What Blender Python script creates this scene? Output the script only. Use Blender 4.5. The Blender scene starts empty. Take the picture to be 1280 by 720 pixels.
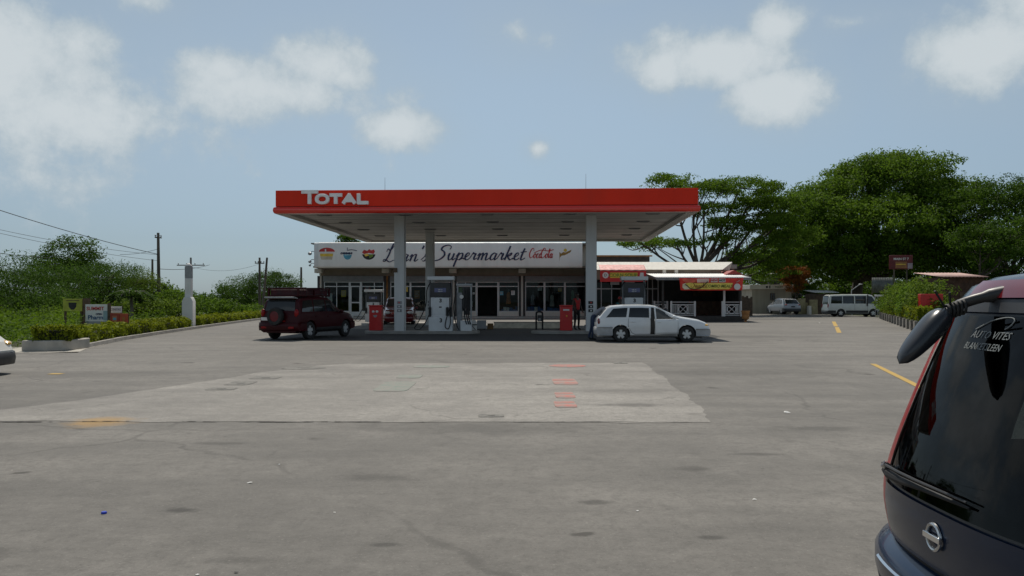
import bpy, bmesh, math, random
import numpy as np
from mathutils import Vector, Matrix
R = math.radians
random.seed(7)
scene = bpy.context.scene
COL = scene.collection
CAMZ, HOR, F = 1.55, 374.0, 1000.0
def X(px, d): return (px - 640.0) * d / F          # survey helpers: metres from bearing and distance
def Z(py, d): return CAMZ + (HOR - py) * d / F

# ------------------------------------------------------------------ materials
class NT:
    def __init__(s, tree): s.t = tree; s.n = tree.nodes; s.l = tree.links
    def new(s, typ, **kw):
        n = s.n.new(typ)
        for k, v in kw.items():
            if k.startswith('i_'):
                key = k[2:]
                key = int(key) if key.isdigit() else key.replace('_', ' ')
                s.set(n, key, v)
            else: setattr(n, k, v)
        return n
    def set(s, n, key, v):
        sock = n.inputs[key]
        if hasattr(v, 'links') and hasattr(v, 'node'): s.l.new(v, sock)
        else:
            if isinstance(v, tuple) and len(v) == 3 and sock.type == 'RGBA': v = v + (1,)
            sock.default_value = v
    def math(s, op, a, b=None, c=None, clamp=False):
        n = s.new('ShaderNodeMath', operation=op, use_clamp=clamp)
        s.set(n, 0, a)
        if b is not None: s.set(n, 1, b)
        if c is not None: s.set(n, 2, c)
        return n.outputs[0]
    def noise(s, vec, scale, detail=4, rough=.55, dist=0.):
        n = s.new('ShaderNodeTexNoise')
        if vec is not None: s.set(n, 'Vector', vec)
        s.set(n, 'Scale', scale); s.set(n, 'Detail', detail); s.set(n, 'Roughness', rough); s.set(n, 'Distortion', dist)
        return n.outputs[0]
    def ramp(s, v, a, b, lo=0., hi=1., smooth=True):
        n = s.new('ShaderNodeMapRange', interpolation_type='SMOOTHSTEP' if smooth else 'LINEAR')
        s.set(n, 0, v); s.set(n, 1, a); s.set(n, 2, b); s.set(n, 3, lo); s.set(n, 4, hi)
        return n.outputs[0]
    def mix(s, f, a, b, mode='MIX'):
        n = s.new('ShaderNodeMix', data_type='RGBA', blend_type=mode)
        s.set(n, 0, f); s.set(n, 6, a); s.set(n, 7, b)
        return n.outputs[2]
    def obj(s): return s.new('ShaderNodeTexCoord').outputs['Object']

def newmat(name):
    m = bpy.data.materials.new(name); m.use_nodes = True
    nt = NT(m.node_tree); nt.n.clear()
    out = nt.new('ShaderNodeOutputMaterial')
    return m, nt, out

def mat(name, col, rough=.6, metal=0., var=.18, scale=3., bump=0., bscale=40., coat=0., spec=.5, dirt=0., streak=False, rv=.15):
    m, nt, out = newmat(name)
    oc = nt.obj()
    if streak:
        mp = nt.new('ShaderNodeMapping'); nt.set(mp, 0, oc); mp.inputs['Scale'].default_value = (1, 1, .12); oc2 = mp.outputs[0]
    else: oc2 = oc
    f = nt.ramp(nt.noise(oc2, scale, 5), .3, .7)
    c0 = tuple(max(0, c * (1 - var)) for c in col); c1 = tuple(min(1, c * (1 + var)) for c in col)
    c = nt.mix(f, c0, c1)
    if dirt:
        df = nt.ramp(nt.noise(oc2, scale * .6, 8, .7), .5, .75, 0, dirt)
        c = nt.mix(df, c, (.09, .075, .055))
    p = nt.new('ShaderNodeBsdfPrincipled')
    nt.set(p, 'Base Color', c); nt.set(p, 'Metallic', metal)
    nt.set(p, 'Roughness', nt.ramp(nt.noise(oc, scale * 2.3, 4), .3, .7, max(.02, rough * (1 - rv)), min(1, rough * (1 + rv))))
    nt.set(p, 'Specular IOR Level', spec)
    if coat: nt.set(p, 'Coat Weight', coat); nt.set(p, 'Coat Roughness', .05)
    if bump:
        b = nt.new('ShaderNodeBump'); nt.set(b, 'Strength', bump); nt.set(b, 'Distance', .02)
        nt.set(b, 'Height', nt.noise(oc, bscale, 3)); nt.set(p, 'Normal', b.outputs[0])
    nt.l.new(p.outputs[0], out.inputs[0])
    return m

def glassmat(name, tint, refl_rough=.02, ior=1.5, g0=.75, g1=1.0):
    m, nt, out = newmat(name)
    tr = nt.new('ShaderNodeBsdfTransparent'); tr.inputs[0].default_value = (*tint, 1)
    gl = nt.new('ShaderNodeBsdfGlossy'); gl.inputs['Roughness'].default_value = refl_rough
    dn = nt.ramp(nt.noise(nt.obj(), 2.5, 6, .7), .35, .75, g0, g1)
    cc = nt.new('ShaderNodeCombineColor'); [nt.set(cc, i, dn) for i in range(3)]
    nt.l.new(cc.outputs[0], gl.inputs[0])
    fr = nt.new('ShaderNodeFresnel'); fr.inputs[0].default_value = ior
    mx = nt.new('ShaderNodeMixShader')
    nt.l.new(fr.outputs[0], mx.inputs[0]); nt.l.new(tr.outputs[0], mx.inputs[1]); nt.l.new(gl.outputs[0], mx.inputs[2])
    nt.l.new(mx.outputs[0], out.inputs[0])
    return m

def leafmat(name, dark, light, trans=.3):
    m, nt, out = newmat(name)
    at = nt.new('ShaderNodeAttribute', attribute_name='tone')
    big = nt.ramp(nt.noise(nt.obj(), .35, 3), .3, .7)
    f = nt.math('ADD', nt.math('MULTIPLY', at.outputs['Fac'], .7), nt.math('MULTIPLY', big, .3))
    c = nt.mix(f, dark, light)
    d = nt.new('ShaderNodeBsdfPrincipled'); nt.set(d, 'Base Color', c); nt.set(d, 'Roughness', .7); nt.set(d, 'Specular IOR Level', .12)
    t = nt.new('ShaderNodeBsdfTranslucent'); nt.set(t, 0, nt.mix(.5, c, light))
    mx = nt.new('ShaderNodeMixShader'); mx.inputs[0].default_value = trans
    nt.l.new(d.outputs[0], mx.inputs[1]); nt.l.new(t.outputs[0], mx.inputs[2]); nt.l.new(mx.outputs[0], out.inputs[0])
    return m

# ------------------------------------------------------------------ mesh builder
class MB:
    def __init__(s): s.v = []; s.f = []; s.m = []; s.cur = 0
    def add(s, vs, fs):
        o = len(s.v); s.v += [tuple(v) for v in vs]
        for f in fs: s.f.append(tuple(i + o for i in f)); s.m.append(s.cur)
        return s
    def box(s, c, size, M=None):
        x, y, z = [k / 2 for k in size]
        vs = [Vector((a * x, b * y, d * z)) for a in (-1, 1) for b in (-1, 1) for d in (-1, 1)]
        if M is not None: vs = [M @ v for v in vs]
        vs = [v + Vector(c) for v in vs]
        return s.add(vs, [(0, 1, 3, 2), (4, 6, 7, 5), (0, 4, 5, 1), (2, 3, 7, 6), (0, 2, 6, 4), (1, 5, 7, 3)])
    def b2(s, x0, x1, y0, y1, z0, z1): return s.box(((x0 + x1) / 2, (y0 + y1) / 2, (z0 + z1) / 2), (abs(x1 - x0), abs(y1 - y0), abs(z1 - z0)))
    def tube(s, pts, rad, n=8, caps=True, flat=None):
        pts = [Vector(p) for p in pts]
        if not hasattr(rad, '__len__'): rad = [rad] * len(pts)
        o = len(s.v); prev = None; rings = []
        for i, p in enumerate(pts):
            t = (pts[min(i + 1, len(pts) - 1)] - pts[max(i - 1, 0)])
            if t.length < 1e-9: t = Vector((0, 0, 1))
            t.normalize()
            if prev is None:
                a = Vector((0, 0, 1)) if abs(t.z) < .9 else Vector((1, 0, 0))
                u = t.cross(a).normalized()
            else:
                u = prev - t * prev.dot(t)
                u = u.normalized() if u.length > 1e-6 else t.orthogonal().normalized()
            prev = u; w = t.cross(u)
            ring = []
            for k in range(n):
                an = 2 * math.pi * k / n
                ring.append(p + (u * math.cos(an) + w * math.sin(an)) * rad[i])
            rings.append(ring)
        vs = [v for r in rings for v in r]; fs = []
        for i in range(len(pts) - 1):
            for k in range(n):
                fs.append((i * n + k, i * n + (k + 1) % n, (i + 1) * n + (k + 1) % n, (i + 1) * n + k))
        if caps:
            fs.append(tuple(range(n - 1, -1, -1))); fs.append(tuple((len(pts) - 1) * n + k for k in range(n)))
        return s.add(vs, fs)
    def cyl(s, p0, p1, r0, r1=None, n=16): return s.tube([p0, p1], [r0, r0 if r1 is None else r1], n)
    def lathe(s, prof, c=(0, 0, 0), n=24, M=None, closed=False):
        # prof: (radius, height) about local z
        vs = []; fs = []; k = len(prof)
        for i in range(n):
            a = 2 * math.pi * i / n
            for r, h in prof:
                v = Vector((r * math.cos(a), r * math.sin(a), h))
                if M is not None: v = M @ v
                vs.append(v + Vector(c))
        for i in range(n):
            j = (i + 1) % n
            for q in range(k if closed else k - 1):
                q2 = (q + 1) % k
                fs.append((i * k + q, j * k + q, j * k + q2, i * k + q2))
        return s.add(vs, fs)
    def ell(s, c, r, n=12, M=None):
        vs = []; fs = []
        rows = n // 2 + 1
        for i in range(rows):
            th = math.pi * i / (rows - 1)
            for k in range(n):
                a = 2 * math.pi * k / n
                v = Vector((r[0] * math.sin(th) * math.cos(a), r[1] * math.sin(th) * math.sin(a), r[2] * math.cos(th)))
                if M is not None: v = M @ v
                vs.append(v + Vector(c))
        for i in range(rows - 1):
            for k in range(n): fs.append((i * n + k, (i + 1) * n + k, (i + 1) * n + (k + 1) % n, i * n + (k + 1) % n))
        return s.add(vs, fs)
    def prism(s, poly, axis, a0, a1):
        # poly: 2D points; axis 'x': (y,z)  'y': (x,z)  'z': (x,y)
        def P(p, a): return {'x': (a, p[0], p[1]), 'y': (p[0], a, p[1]), 'z': (p[0], p[1], a)}[axis]
        n = len(poly)
        vs = [P(p, a0) for p in poly] + [P(p, a1) for p in poly]
        fs = [tuple(range(n)), tuple(range(2 * n - 1, n - 1, -1))] + [(i, (i + 1) % n, n + (i + 1) % n, n + i) for i in range(n)]
        return s.add(vs, fs)
    def grid(s, P, closed=False):
        nr, nc = len(P), len(P[0])
        vs = [p for row in P for p in row]; fs = []
        for i in range(nr - 1):
            for j in range(nc if closed else nc - 1):
                fs.append((i * nc + j, i * nc + (j + 1) % nc, (i + 1) * nc + (j + 1) % nc, (i + 1) * nc + j))
        return s.add(vs, fs)
    def mesh(s, name, ang=40):
        me = bpy.data.meshes.new(name)
        me.from_pydata([tuple(v) for v in s.v], [], s.f)
        bm = bmesh.new(); bm.from_mesh(me)
        bmesh.ops.remove_doubles(bm, verts=bm.verts, dist=1e-5)
        bmesh.ops.recalc_face_normals(bm, faces=bm.faces)
        if bm.calc_volume(signed=True) < 0: bmesh.ops.reverse_faces(bm, faces=bm.faces)
        bm.to_mesh(me); bm.free()
        if ang:
            me.polygons.foreach_set('use_smooth', [True] * len(me.polygons))
            me.set_sharp_from_angle(angle=R(ang))
        return me
    def build(s, name, m, parent=None, loc=None, bevel=0., ang=40, label=None, cat=None, group=None, kind=None, solidify=0.):
        nm = len(s.v)
        me = bpy.data.meshes.new(name)
        me.from_pydata([tuple(v) for v in s.v], [], s.f)
        mats = m if isinstance(m, (list, tuple)) else [m]
        for k in mats: me.materials.append(k)
        if len(mats) > 1: me.polygons.foreach_set('material_index', s.m)
        bm = bmesh.new(); bm.from_mesh(me)
        bmesh.ops.recalc_face_normals(bm, faces=bm.faces)
        bm.to_mesh(me); bm.free()
        if ang:
            me.polygons.foreach_set('use_smooth', [True] * len(me.polygons))
            me.set_sharp_from_angle(angle=R(ang))
        if loc is not None: me.transform(Matrix.Translation(-Vector(loc)))
        return link(name, me, parent, loc, bevel, label, cat, group, kind, solidify)

def link(name, me, parent=None, loc=None, bevel=0., label=None, cat=None, group=None, kind=None, solidify=0.):
    o = bpy.data.objects.new(name, me); COL.objects.link(o)
    if parent is not None: o.parent = parent
    if loc is not None: o.location = loc
    if solidify:
        md = o.modifiers.new('thick', 'SOLIDIFY'); md.thickness = solidify; md.offset = -1
    if bevel:
        md = o.modifiers.new('soft', 'BEVEL'); md.width = bevel; md.segments = 2; md.limit_method = 'ANGLE'; md.angle_limit = R(40)
    tag(o, label, cat, group, kind)
    return o
def tag(o, label=None, cat=None, group=None, kind=None):
    if label: o['label'] = label
    if cat: o['category'] = cat
    if group: o['group'] = group
    if kind: o['kind'] = kind
    return o
def thing(name, label, cat, loc=(0, 0, 0), rz=0., group=None):
    o = bpy.data.objects.new(name, None); COL.objects.link(o)
    o.location = loc; o.rotation_euler = (0, 0, rz); o.empty_display_size = .2
    return tag(o, label, cat, group)
def copy_tree(o, parent=None):
    c = o.copy(); COL.objects.link(c)
    if parent is not None: c.parent = parent
    for ch in list(o.children): copy_tree(ch, c)
    return c

def evaluated_mesh(o):
    dg = bpy.context.evaluated_depsgraph_get()
    dg.update()
    return bpy.data.meshes.new_from_object(o.evaluated_get(dg))

def text(s, size, m, parent, name, loc, extrude=.01, bold=0., shear=0., sx=1., align='CENTER', M=None, space=1.):
    cu = bpy.data.curves.new('t', 'FONT'); cu.body = s; cu.size = size; cu.extrude = extrude; cu.offset = bold
    cu.shear = shear; cu.align_x = align; cu.align_y = 'CENTER'; cu.space_character = space; cu.resolution_u = 3
    t = bpy.data.objects.new('t', cu); COL.objects.link(t)
    me = evaluated_mesh(t)
    bpy.data.objects.remove(t); bpy.data.curves.remove(cu)
    me.name = name
    base = Matrix.Diagonal((sx, 1, 1, 1))
    base = (M if M is not None else Matrix.Rotation(R(90), 4, 'X')) @ base
    me.transform(Matrix.Translation(Vector(loc)) @ base)
    me.materials.clear(); me.materials.append(m)
    return link(name, me, parent)

def spline(pts, k=6):
    out = []
    n = len(pts)
    P = [np.array(p, float) for p in pts]
    for i in range(n - 1):
        p0 = P[max(i - 1, 0)]; p1 = P[i]; p2 = P[i + 1]; p3 = P[min(i + 2, n - 1)]
        for j in range(k):
            t = j / k
            out.append(.5 * ((2 * p1) + (-p0 + p2) * t + (2 * p0 - 5 * p1 + 4 * p2 - p3) * t * t + (-p0 + 3 * p1 - 3 * p2 + p3) * t ** 3))
    out.append(P[-1])
    return out

# script handwriting: strokes in x-heights
GL = {
 'L': (1.7, [[(.25, 1.35), (.35, 1.75), (.75, 1.55), (1.05, 2.05), (1.2, 2.4), (.95, 2.45), (.8, 1.9), (.7, .9), (.45, .12), (.15, .05), (.2, .3), (.6, .2), (1.1, -.05), (1.6, .2)]]),
 'S': (2.0, [[(1.9, 1.75), (1.95, 2.15), (1.5, 2.4), (1.0, 2.15), (.95, 1.7), (1.35, 1.35), (1.55, .8), (1.2, .15), (.55, -.05), (.1, .25), (.2, .65), (.4, .55)]]),
 'e': (.85, [[(0, .1), (.3, .45), (.6, .75), (.55, 1.0), (.3, .95), (.15, .55), (.3, .08), (.6, .05), (.85, .3)]]),
 'a': (1.1, [[(.75, .9), (.45, 1.0), (.15, .65), (.15, .2), (.4, .02), (.7, .4), (.8, .95)], [(.8, .95), (.72, .3), (.82, .02), (1.1, .3)]]),
 'n': (1.2, [[(0, .6), (.2, .98), (.25, .6), (.2, 0)], [(.22, .4), (.5, .9), (.75, .95), (.78, .5), (.78, .1), (.95, .0), (1.2, .3)]]),
 's': (.8, [[(0, .2), (.35, .7), (.4, 1.05), (.45, .8), (.65, .4), (.5, .05), (.2, .05)]]),
 "'": (.4, [[(.2, 2.2), (.1, 1.75)]]),
 'u': (1.15, [[(0, .6), (.15, .98), (.15, .4), (.3, .02), (.6, .2), (.78, .95)], [(.78, .95), (.74, .25), (.88, .02), (1.15, .3)]]),
 'p': (1.1, [[(0, .5), (.25, 1.05), (.2, .3), (.1, -.95)], [(.2, .4), (.45, .9), (.75, .95), (.85, .5), (.6, .05), (.3, .1)], [(.7, .1), (1.1, .3)]]),
 'r': (.95, [[(0, .3), (.25, 1.05), (.35, .88), (.62, .92), (.55, .4), (.65, .05), (.95, .3)]]),
 'm': (1.7, [[(0, .6), (.2, .98), (.25, .6), (.2, 0)], [(.22, .4), (.5, .92), (.68, .9), (.68, 0)], [(.7, .4), (.98, .92), (1.2, .9), (1.22, .15), (1.4, .0), (1.7, .3)]]),
 'k': (1.15, [[(.3, 2.0), (.2, 1.0), (.1, 0)], [(.15, .4), (.5, .85), (.75, 1.0), (.7, .7), (.3, .5)], [(.35, .52), (.7, .1), (.85, .02), (1.15, .3)]]),
 't': (.8, [[(.35, 1.65), (.25, .8), (.25, .2), (.4, .0), (.8, .3)], [(-.05, 1.1), (.75, 1.2)]]),
 'C': (1.6, [[(1.4, 1.6), (1.3, 2.1), (.8, 2.1), (.25, 1.3), (.25, .5), (.7, .0), (1.25, .25), (1.6, .6)]]),
 'o': (.95, [[(.5, .98), (.15, .7), (.15, .2), (.45, .0), (.75, .4), (.6, .95), (.45, .9), (.95, .75)]]),
 'c': (.85, [[(.65, .8), (.45, 1.0), (.15, .6), (.2, .1), (.5, .0), (.85, .3)]]),
 'l': (.6, [[(0, .3), (.4, 1.5), (.4, 2.0), (.2, 1.9), (.15, .5), (.25, .05), (.6, .3)]]),
 '-': (.6, [[(.05, .55), (.55, .6)]]),
 ' ': (.7, []),
}
def script(mb, s, x0, y, z0, h, slant=.32, w=.05, sx=1.):
    x = x0
    for ch in s:
        wd, strokes = GL[ch]
        for st in strokes:
            pts = spline([(px, 0, pz) for px, pz in st], 5)
            P = [(x + (p[0] + slant * p[2]) * h * sx, y, z0 + p[2] * h) for p in pts]
            rad = []
            for i in range(len(P)):
                a, b = P[max(i - 1, 0)], P[min(i + 1, len(P) - 1)]
                dx, dz = b[0] - a[0], b[2] - a[2]; L = math.hypot(dx, dz) + 1e-9
                rad.append(w * (.55 + .6 * max(0, -dz / L)))
            mb.tube(P, rad, 6)
        x += wd * h * sx
    return x

# ------------------------------------------------------------------ foliage
def leaf_object(name, C, N, size, tone, m, parent=None, asp=.5, rng=None, **kw):
    """C centres, N normals, one diamond leaf each"""
    n = len(C)
    rnd = rng.normal(size=(n, 3)); t = np.cross(N, rnd); t /= np.linalg.norm(t, axis=1)[:, None] + 1e-9
    b = np.cross(N, t)
    L = size[:, None]; W = L * asp
    V = np.empty((n, 4, 3))
    V[:, 0] = C + t * L * .5; V[:, 1] = C + b * W * .5 + N * L * .06; V[:, 2] = C - t * L * .5; V[:, 3] = C - b * W * .5 + N * L * .06
    me = bpy.data.meshes.new(name)
    me.vertices.add(n * 4); me.vertices.foreach_set('co', V.reshape(-1).astype(np.float32))
    me.loops.add(n * 4); me.loops.foreach_set('vertex_index', np.arange(n * 4, dtype=np.int32))
    me.polygons.add(n); me.polygons.foreach_set('loop_start', np.arange(0, n * 4, 4, dtype=np.int32))
    try: me.polygons.foreach_set('loop_total', np.full(n, 4, dtype=np.int32))
    except Exception: pass
    me.update(calc_edges=True)
    at = me.color_attributes.new('tone', 'FLOAT_COLOR', 'POINT')
    tt = np.repeat(np.clip(tone, 0, 1), 4); col = np.stack([tt, tt, tt, np.ones_like(tt)], 1)
    at.data.foreach_set('color', col.reshape(-1).astype(np.float32))
    me.materials.append(m)
    return link(name, me, parent, **kw)

def clumps(rng, lobes, n, inner=.5, down=.35):
    out = []
    vol = np.array([l[3] * l[4] * l[5] for l in lobes]) ** .75; vol /= vol.sum()
    for i, l in enumerate(lobes):
        k = max(2, int(round(n * vol[i]))); c = 0; tries = 0
        while c < k and tries < k * 20:
            tries += 1
            d = rng.normal(size=3); d /= np.linalg.norm(d)
            if d[2] < -.15 and rng.random() > down: continue
            r = (inner + (1 - inner) * rng.random() ** .6) * rng.uniform(.88, 1.16)
            out.append([l[0] + d[0] * l[3] * r, l[1] + d[1] * l[4] * r, l[2] + d[2] * l[5] * r]); c += 1
    return np.array(out)
def leaves_of(rng, cl, per, cr, flat, lsize, up=.8):
    n = len(cl) * per
    c = np.repeat(cl, per, 0)
    scl = np.repeat(rng.uniform(.6, 1.3, len(cl)), per)[:, None]
    g = rng.normal(size=(n, 3)); gl = np.linalg.norm(g, axis=1)[:, None]; g *= np.minimum(1, 1.9 / gl)
    off = g * cr * scl * np.array([1, 1, flat])
    P = c + off
    N = rng.normal(size=(n, 3)) * .55 + g / gl * .75; N[:, 2] += up * .55; N /= np.linalg.norm(N, axis=1)[:, None]
    tone = np.repeat(rng.uniform(.0, 1., len(cl)), per) * .65 + rng.uniform(0, .35, n)
    return P, N, lsize * rng.uniform(.6, 1.35, n), tone

def tree(name, label, base, fork, lobes, n, per, cr, flat, lsize, lm, bm_, tr=.3, seed=1, group=None, cat='tree', nb=40, asp=.5, inner=.5, down=.35, up=.8, trunkpts=None):
    rng = np.random.default_rng(seed)
    t = thing(name, label, cat, base, 0, group)
    b = np.array(base)
    lob = [(l[0] - b[0], l[1] - b[1], l[2] - b[2], *l[3:]) for l in lobes]
    cl = clumps(rng, lob, n, inner, down)
    cl[:, 2] = np.maximum(cl[:, 2], .15)
    P, N, S, T = leaves_of(rng, cl, per, cr, flat, lsize, up)
    leaf_object('crown', P, N, S, T, lm, t, asp, rng)
    mb = MB(); fk = np.array(fork) - b
    mid = fk * .5 + rng.normal(size=3) * np.array([.1, .1, 0]) * fk[2] * .3
    mb.tube(spline([(0, 0, -.1), mid, fk], 4), list(np.linspace(tr * 1.35, tr * .85, 9)), 10)
    for l in lob:
        c = np.array(l[:3])
        # primary limb
        m1 = fk + (c - fk) * .5 + np.array([0, 0, -.12 * np.linalg.norm(c - fk)]) + rng.normal(size=3) * .25
        rr = tr * .55
        prim = spline([fk, m1, c], 5)
        mb.tube(prim, list(np.linspace(rr, rr * .35, len(prim))), 7)
        near = [k for k in cl if all(abs(k[i] - l[i]) <= l[3 + i] * 1.05 for i in range(3))]
        rng.shuffle(near)
        for k in near[:max(3, nb // len(lob))]:
            s0 = np.array(prim[rng.integers(3, len(prim))])
            mm = (s0 + k) / 2 + rng.normal(size=3) * .12 * np.linalg.norm(k - s0)
            sp = spline([s0, mm, k], 4)
            mb.tube(sp, list(np.linspace(rr * .4, rr * .08, len(sp))), 5)
    mb.build('trunk', bm_, t)
    return t
# ================================================================== camera, light, sky
cam = bpy.data.cameras.new('camera'); co = bpy.data.objects.new('camera', cam); COL.objects.link(co)
co.location = (0, 0, CAMZ); co.rotation_euler = (R(90), 0, 0)
cam.sensor_width = 36; cam.lens = 36 * F / 1280; cam.shift_y = (HOR - 360) / 1280; cam.clip_start = .05; cam.clip_end = 3000
scene.camera = co
SUN_EL, SUN_AZ = 57.0, -4.0      # azimuth from +Y towards +X
sl = bpy.data.lights.new('sun', 'SUN'); so = bpy.data.objects.new('sun', sl); COL.objects.link(so)
sl.energy = 3.8; sl.angle = R(.6); sl.color = (1, .93, .82)
d = Vector((math.sin(R(SUN_AZ)) * math.cos(R(SUN_EL)), math.cos(R(SUN_AZ)) * math.cos(R(SUN_EL)), math.sin(R(SUN_EL))))
so.rotation_euler = d.to_track_quat('Z', 'Y').to_euler(); so.location = (0, 0, 60)
w = bpy.data.worlds.new('World'); scene.world = w; w.use_nodes = True
nt = NT(w.node_tree); nt.n.clear()
wout = nt.new('ShaderNodeOutputWorld')
sky = nt.new('ShaderNodeTexSky', sky_type='NISHITA'); sky.sun_disc = False
sky.sun_elevation = R(SUN_EL); sky.sun_rotation = R(SUN_AZ); sky.air_density = 1.0; sky.dust_density = .8; sky.ozone_density = 2.5; sky.altitude = 20
tc = nt.new('ShaderNodeTexCoord').outputs['Generated']
sx = nt.new('ShaderNodeSeparateXYZ'); nt.set(sx, 0, tc)
az = nt.math('ARCTAN2', sx.outputs[0], sx.outputs[1]); el = nt.math('ARCSINE', sx.outputs[2])
hz0 = nt.new('ShaderNodeHueSaturation', i_Saturation=.47, i_Value=1.0); nt.set(hz0, 'Color', sky.outputs[0])
hzc = nt.mix(1., hz0.outputs[0], (.86, 1.0, 1.06), 'MULTIPLY')
bg = nt.new('ShaderNodeBackground'); bg.inputs[1].default_value = .074
hcc = nt.new('ShaderNodeCombineColor'); [nt.set(hcc, i, nt.ramp(el, -.03, .30, lo_, hi_)) for i, (lo_, hi_) in enumerate(((.74, 1.01), (.78, 1.02), (.86, 1.03)))]
hzc = nt.mix(1., hzc, hcc.outputs[0], 'MULTIPLY')
nt.l.new(hzc, bg.inputs[0])
warp = nt.new('ShaderNodeTexNoise'); nt.set(warp, 'Vector', tc); nt.set(warp, 'Scale', 9.); nt.set(warp, 'Detail', 7.); nt.set(warp, 'Roughness', .55)
nv = nt.math('SUBTRACT', warp.outputs[0], .5)
n2 = nt.math('SUBTRACT', nt.noise(tc, 30., 8, .68), .5)
CL = [(-.66, .20, .34, .13, .62), (-.52, .20, .16, .06, .8), (-.285, .245, .150, .050, 1.), (-.34, .262, .07, .034, .85), (-.232, .275, .085, .046, 1.), (-.205, .265, .06, .032, .9), (-.148, .210, .070, .027, .85),
      (.19, .280, .04, .042, .9), (.25, .285, .12, .040, 1.), (.32, .312, .045, .038, 1.), (.325, .236, .075, .038, .95), (.40, .308, .06, .014, .45),
      (.535, .262, .10, .055, .9), (.60, .315, .09, .075, 1.), (.70, .30, .14, .10, 1.),
      (-.55, .255, .13, .085, .85), (-.50, .275, .06, .045, .9), (-.62, .225, .24, .075, .8), (-.66, .315, .09, .05, .8), (-.43, .325, .05, .022, .6), (-.52, .175, .17, .03, .45),
      (.03, .186, .014, .011, .55), (.115, .365, .03, .008, .5), (.01, .318, .035, .02, .3), (-.8, .28, .2, .1, .8), (.95, .25, .2, .1, .8), (-1.5, .35, .35, .15, .9), (2.2, .4, .4, .2, .9), (-2.6, .35, .5, .15, .9), (1.5, .45, .3, .12, .9)]
tot = None
for a, e, ra, re, wt in CL:
    u = nt.math('DIVIDE', nt.math('SUBTRACT', az, a), ra); v = nt.math('DIVIDE', nt.math('SUBTRACT', el, e), re)
    q = nt.math('ADD', nt.math('MULTIPLY', u, u), nt.math('MULTIPLY', v, v))
    q = nt.math('SUBTRACT', 1.15, nt.math('SQRT', q))
    q = nt.math('MULTIPLY', q, wt)
    tot = q if tot is None else nt.math('MAXIMUM', tot, q)
den = nt.math('ADD', nt.math('ADD', tot, nt.math('MULTIPLY', nv, 1.9)), nt.math('MULTIPLY', n2, .6))
veil = nt.math('MULTIPLY', nt.ramp(nt.math('ADD', tot, nt.math('MULTIPLY', nv, 1.2)), -.75, .55), .28)
alpha = nt.math('MAXIMUM', nt.math('MULTIPLY', nt.ramp(den, -.02, .60), .92), veil)
shade = nt.ramp(nt.math('ADD', den, nt.math('MULTIPLY', n2, .5)), .05, 1.0)
cc = nt.mix(shade, (.42, .51, .57), (.66, .715, .74))
bgc = nt.new('ShaderNodeBackground'); nt.l.new(cc, bgc.inputs[0]); bgc.inputs[1].default_value = .93
mx = nt.new('ShaderNodeMixShader'); nt.l.new(alpha, mx.inputs[0]); nt.l.new(bg.outputs[0], mx.inputs[1]); nt.l.new(bgc.outputs[0], mx.inputs[2])
nt.l.new(mx.outputs[0], wout.inputs[0])
scene.view_settings.view_transform = 'Standard'; scene.view_settings.look = 'None'; scene.view_settings.exposure = 0
scene.cycles.max_bounces = 8; scene.cycles.transparent_max_bounces = 12

# ================================================================== shared materials
M = {}
def W(k, *a, **kw): M[k] = mat(k, *a, **kw); return M[k]
W('canopy_red', (.80, .036, .012), .5, var=.07, scale=.6, dirt=.10, spec=.2, streak=True)
W('trim_red', (.78, .03, .014), .18, var=.04, scale=1., coat=.8)
W('letter_silver', (.93, .92, .90), .4, var=.05)
W('soffit', (.45, .44, .42), .5, var=.10, scale=.5, dirt=.25)
W('soffit_line', (.12, .115, .11), .7)
W('column_grey', (.60, .61, .61), .55, var=.08, scale=1.2, dirt=.22, streak=True)
W('dark', (.02, .02, .02), .6)
W('black_rubber', (.018, .018, .018), .75)
W('black_plastic', (.03, .03, .032), .45)
W('white_paint', (.72, .72, .70), .5, var=.05, scale=2, dirt=.18)
W('cream_paint', (.66, .62, .54), .6, var=.07, scale=1.5, dirt=.3, streak=True)
W('sign_white', (.84, .82, .77), .45, var=.04, scale=.7, dirt=.16, streak=True)
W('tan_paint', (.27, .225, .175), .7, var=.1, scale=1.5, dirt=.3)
W('grey_shutter', (.20, .21, .21), .5, var=.1)
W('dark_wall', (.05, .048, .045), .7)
W('grey_metal', (.32, .33, .34), .45, metal=.3, var=.1)
W('alu', (.55, .56, .56), .4, metal=.4, var=.08)
W('steel', (.55, .55, .55), .25, metal=1.)
W('chrome', (.75, .75, .75), .08, metal=1., var=.03)
W('pump_white', (.66, .68, .69), .35, var=.05, dirt=.2)
W('pump_grey', (.22, .23, .24), .45, dirt=.15)
W('bin_red', (.55, .02, .02), .4, var=.08, dirt=.15)
W('ink', (.028, .033, .085), .6)
W('ink_black', (.02, .02, .02), .6)
W('logo_red', (.52, .035, .03), .5)
W('logo_yellow', (.75, .50, .06), .5)
W('logo_green', (.16, .28, .03), .5)
W('logo_blue', (.08, .33, .45), .5)
W('logo_brown', (.30, .17, .03), .5)
W('paper', (.72, .71, .68), .7, var=.05)
W('concrete', (.30, .285, .26), .85, var=.15, scale=2., dirt=.3, bump=.3)
W('pale_concrete', (.40, .375, .33), .85, var=.12, scale=2., dirt=.25, bump=.3)
W('wood', (.10, .065, .04), .8, var=.3, scale=4)
W('pole_wood', (.12, .10, .08), .85, var=.3, scale=3, streak=True)
W('bark', (.075, .06, .048), .9, var=.35, scale=5, bump=.8, bscale=12, streak=True)
W('bark_grey', (.16, .145, .125), .9, var=.3, scale=4, bump=.6, bscale=12, streak=True)
W('terracotta', (.36, .17, .055), .7, var=.15, scale=5)
W('roof_red', (.33, .04, .035), .6, dirt=.2)
W('rust', (.30, .13, .03), .7, var=.3)
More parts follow.
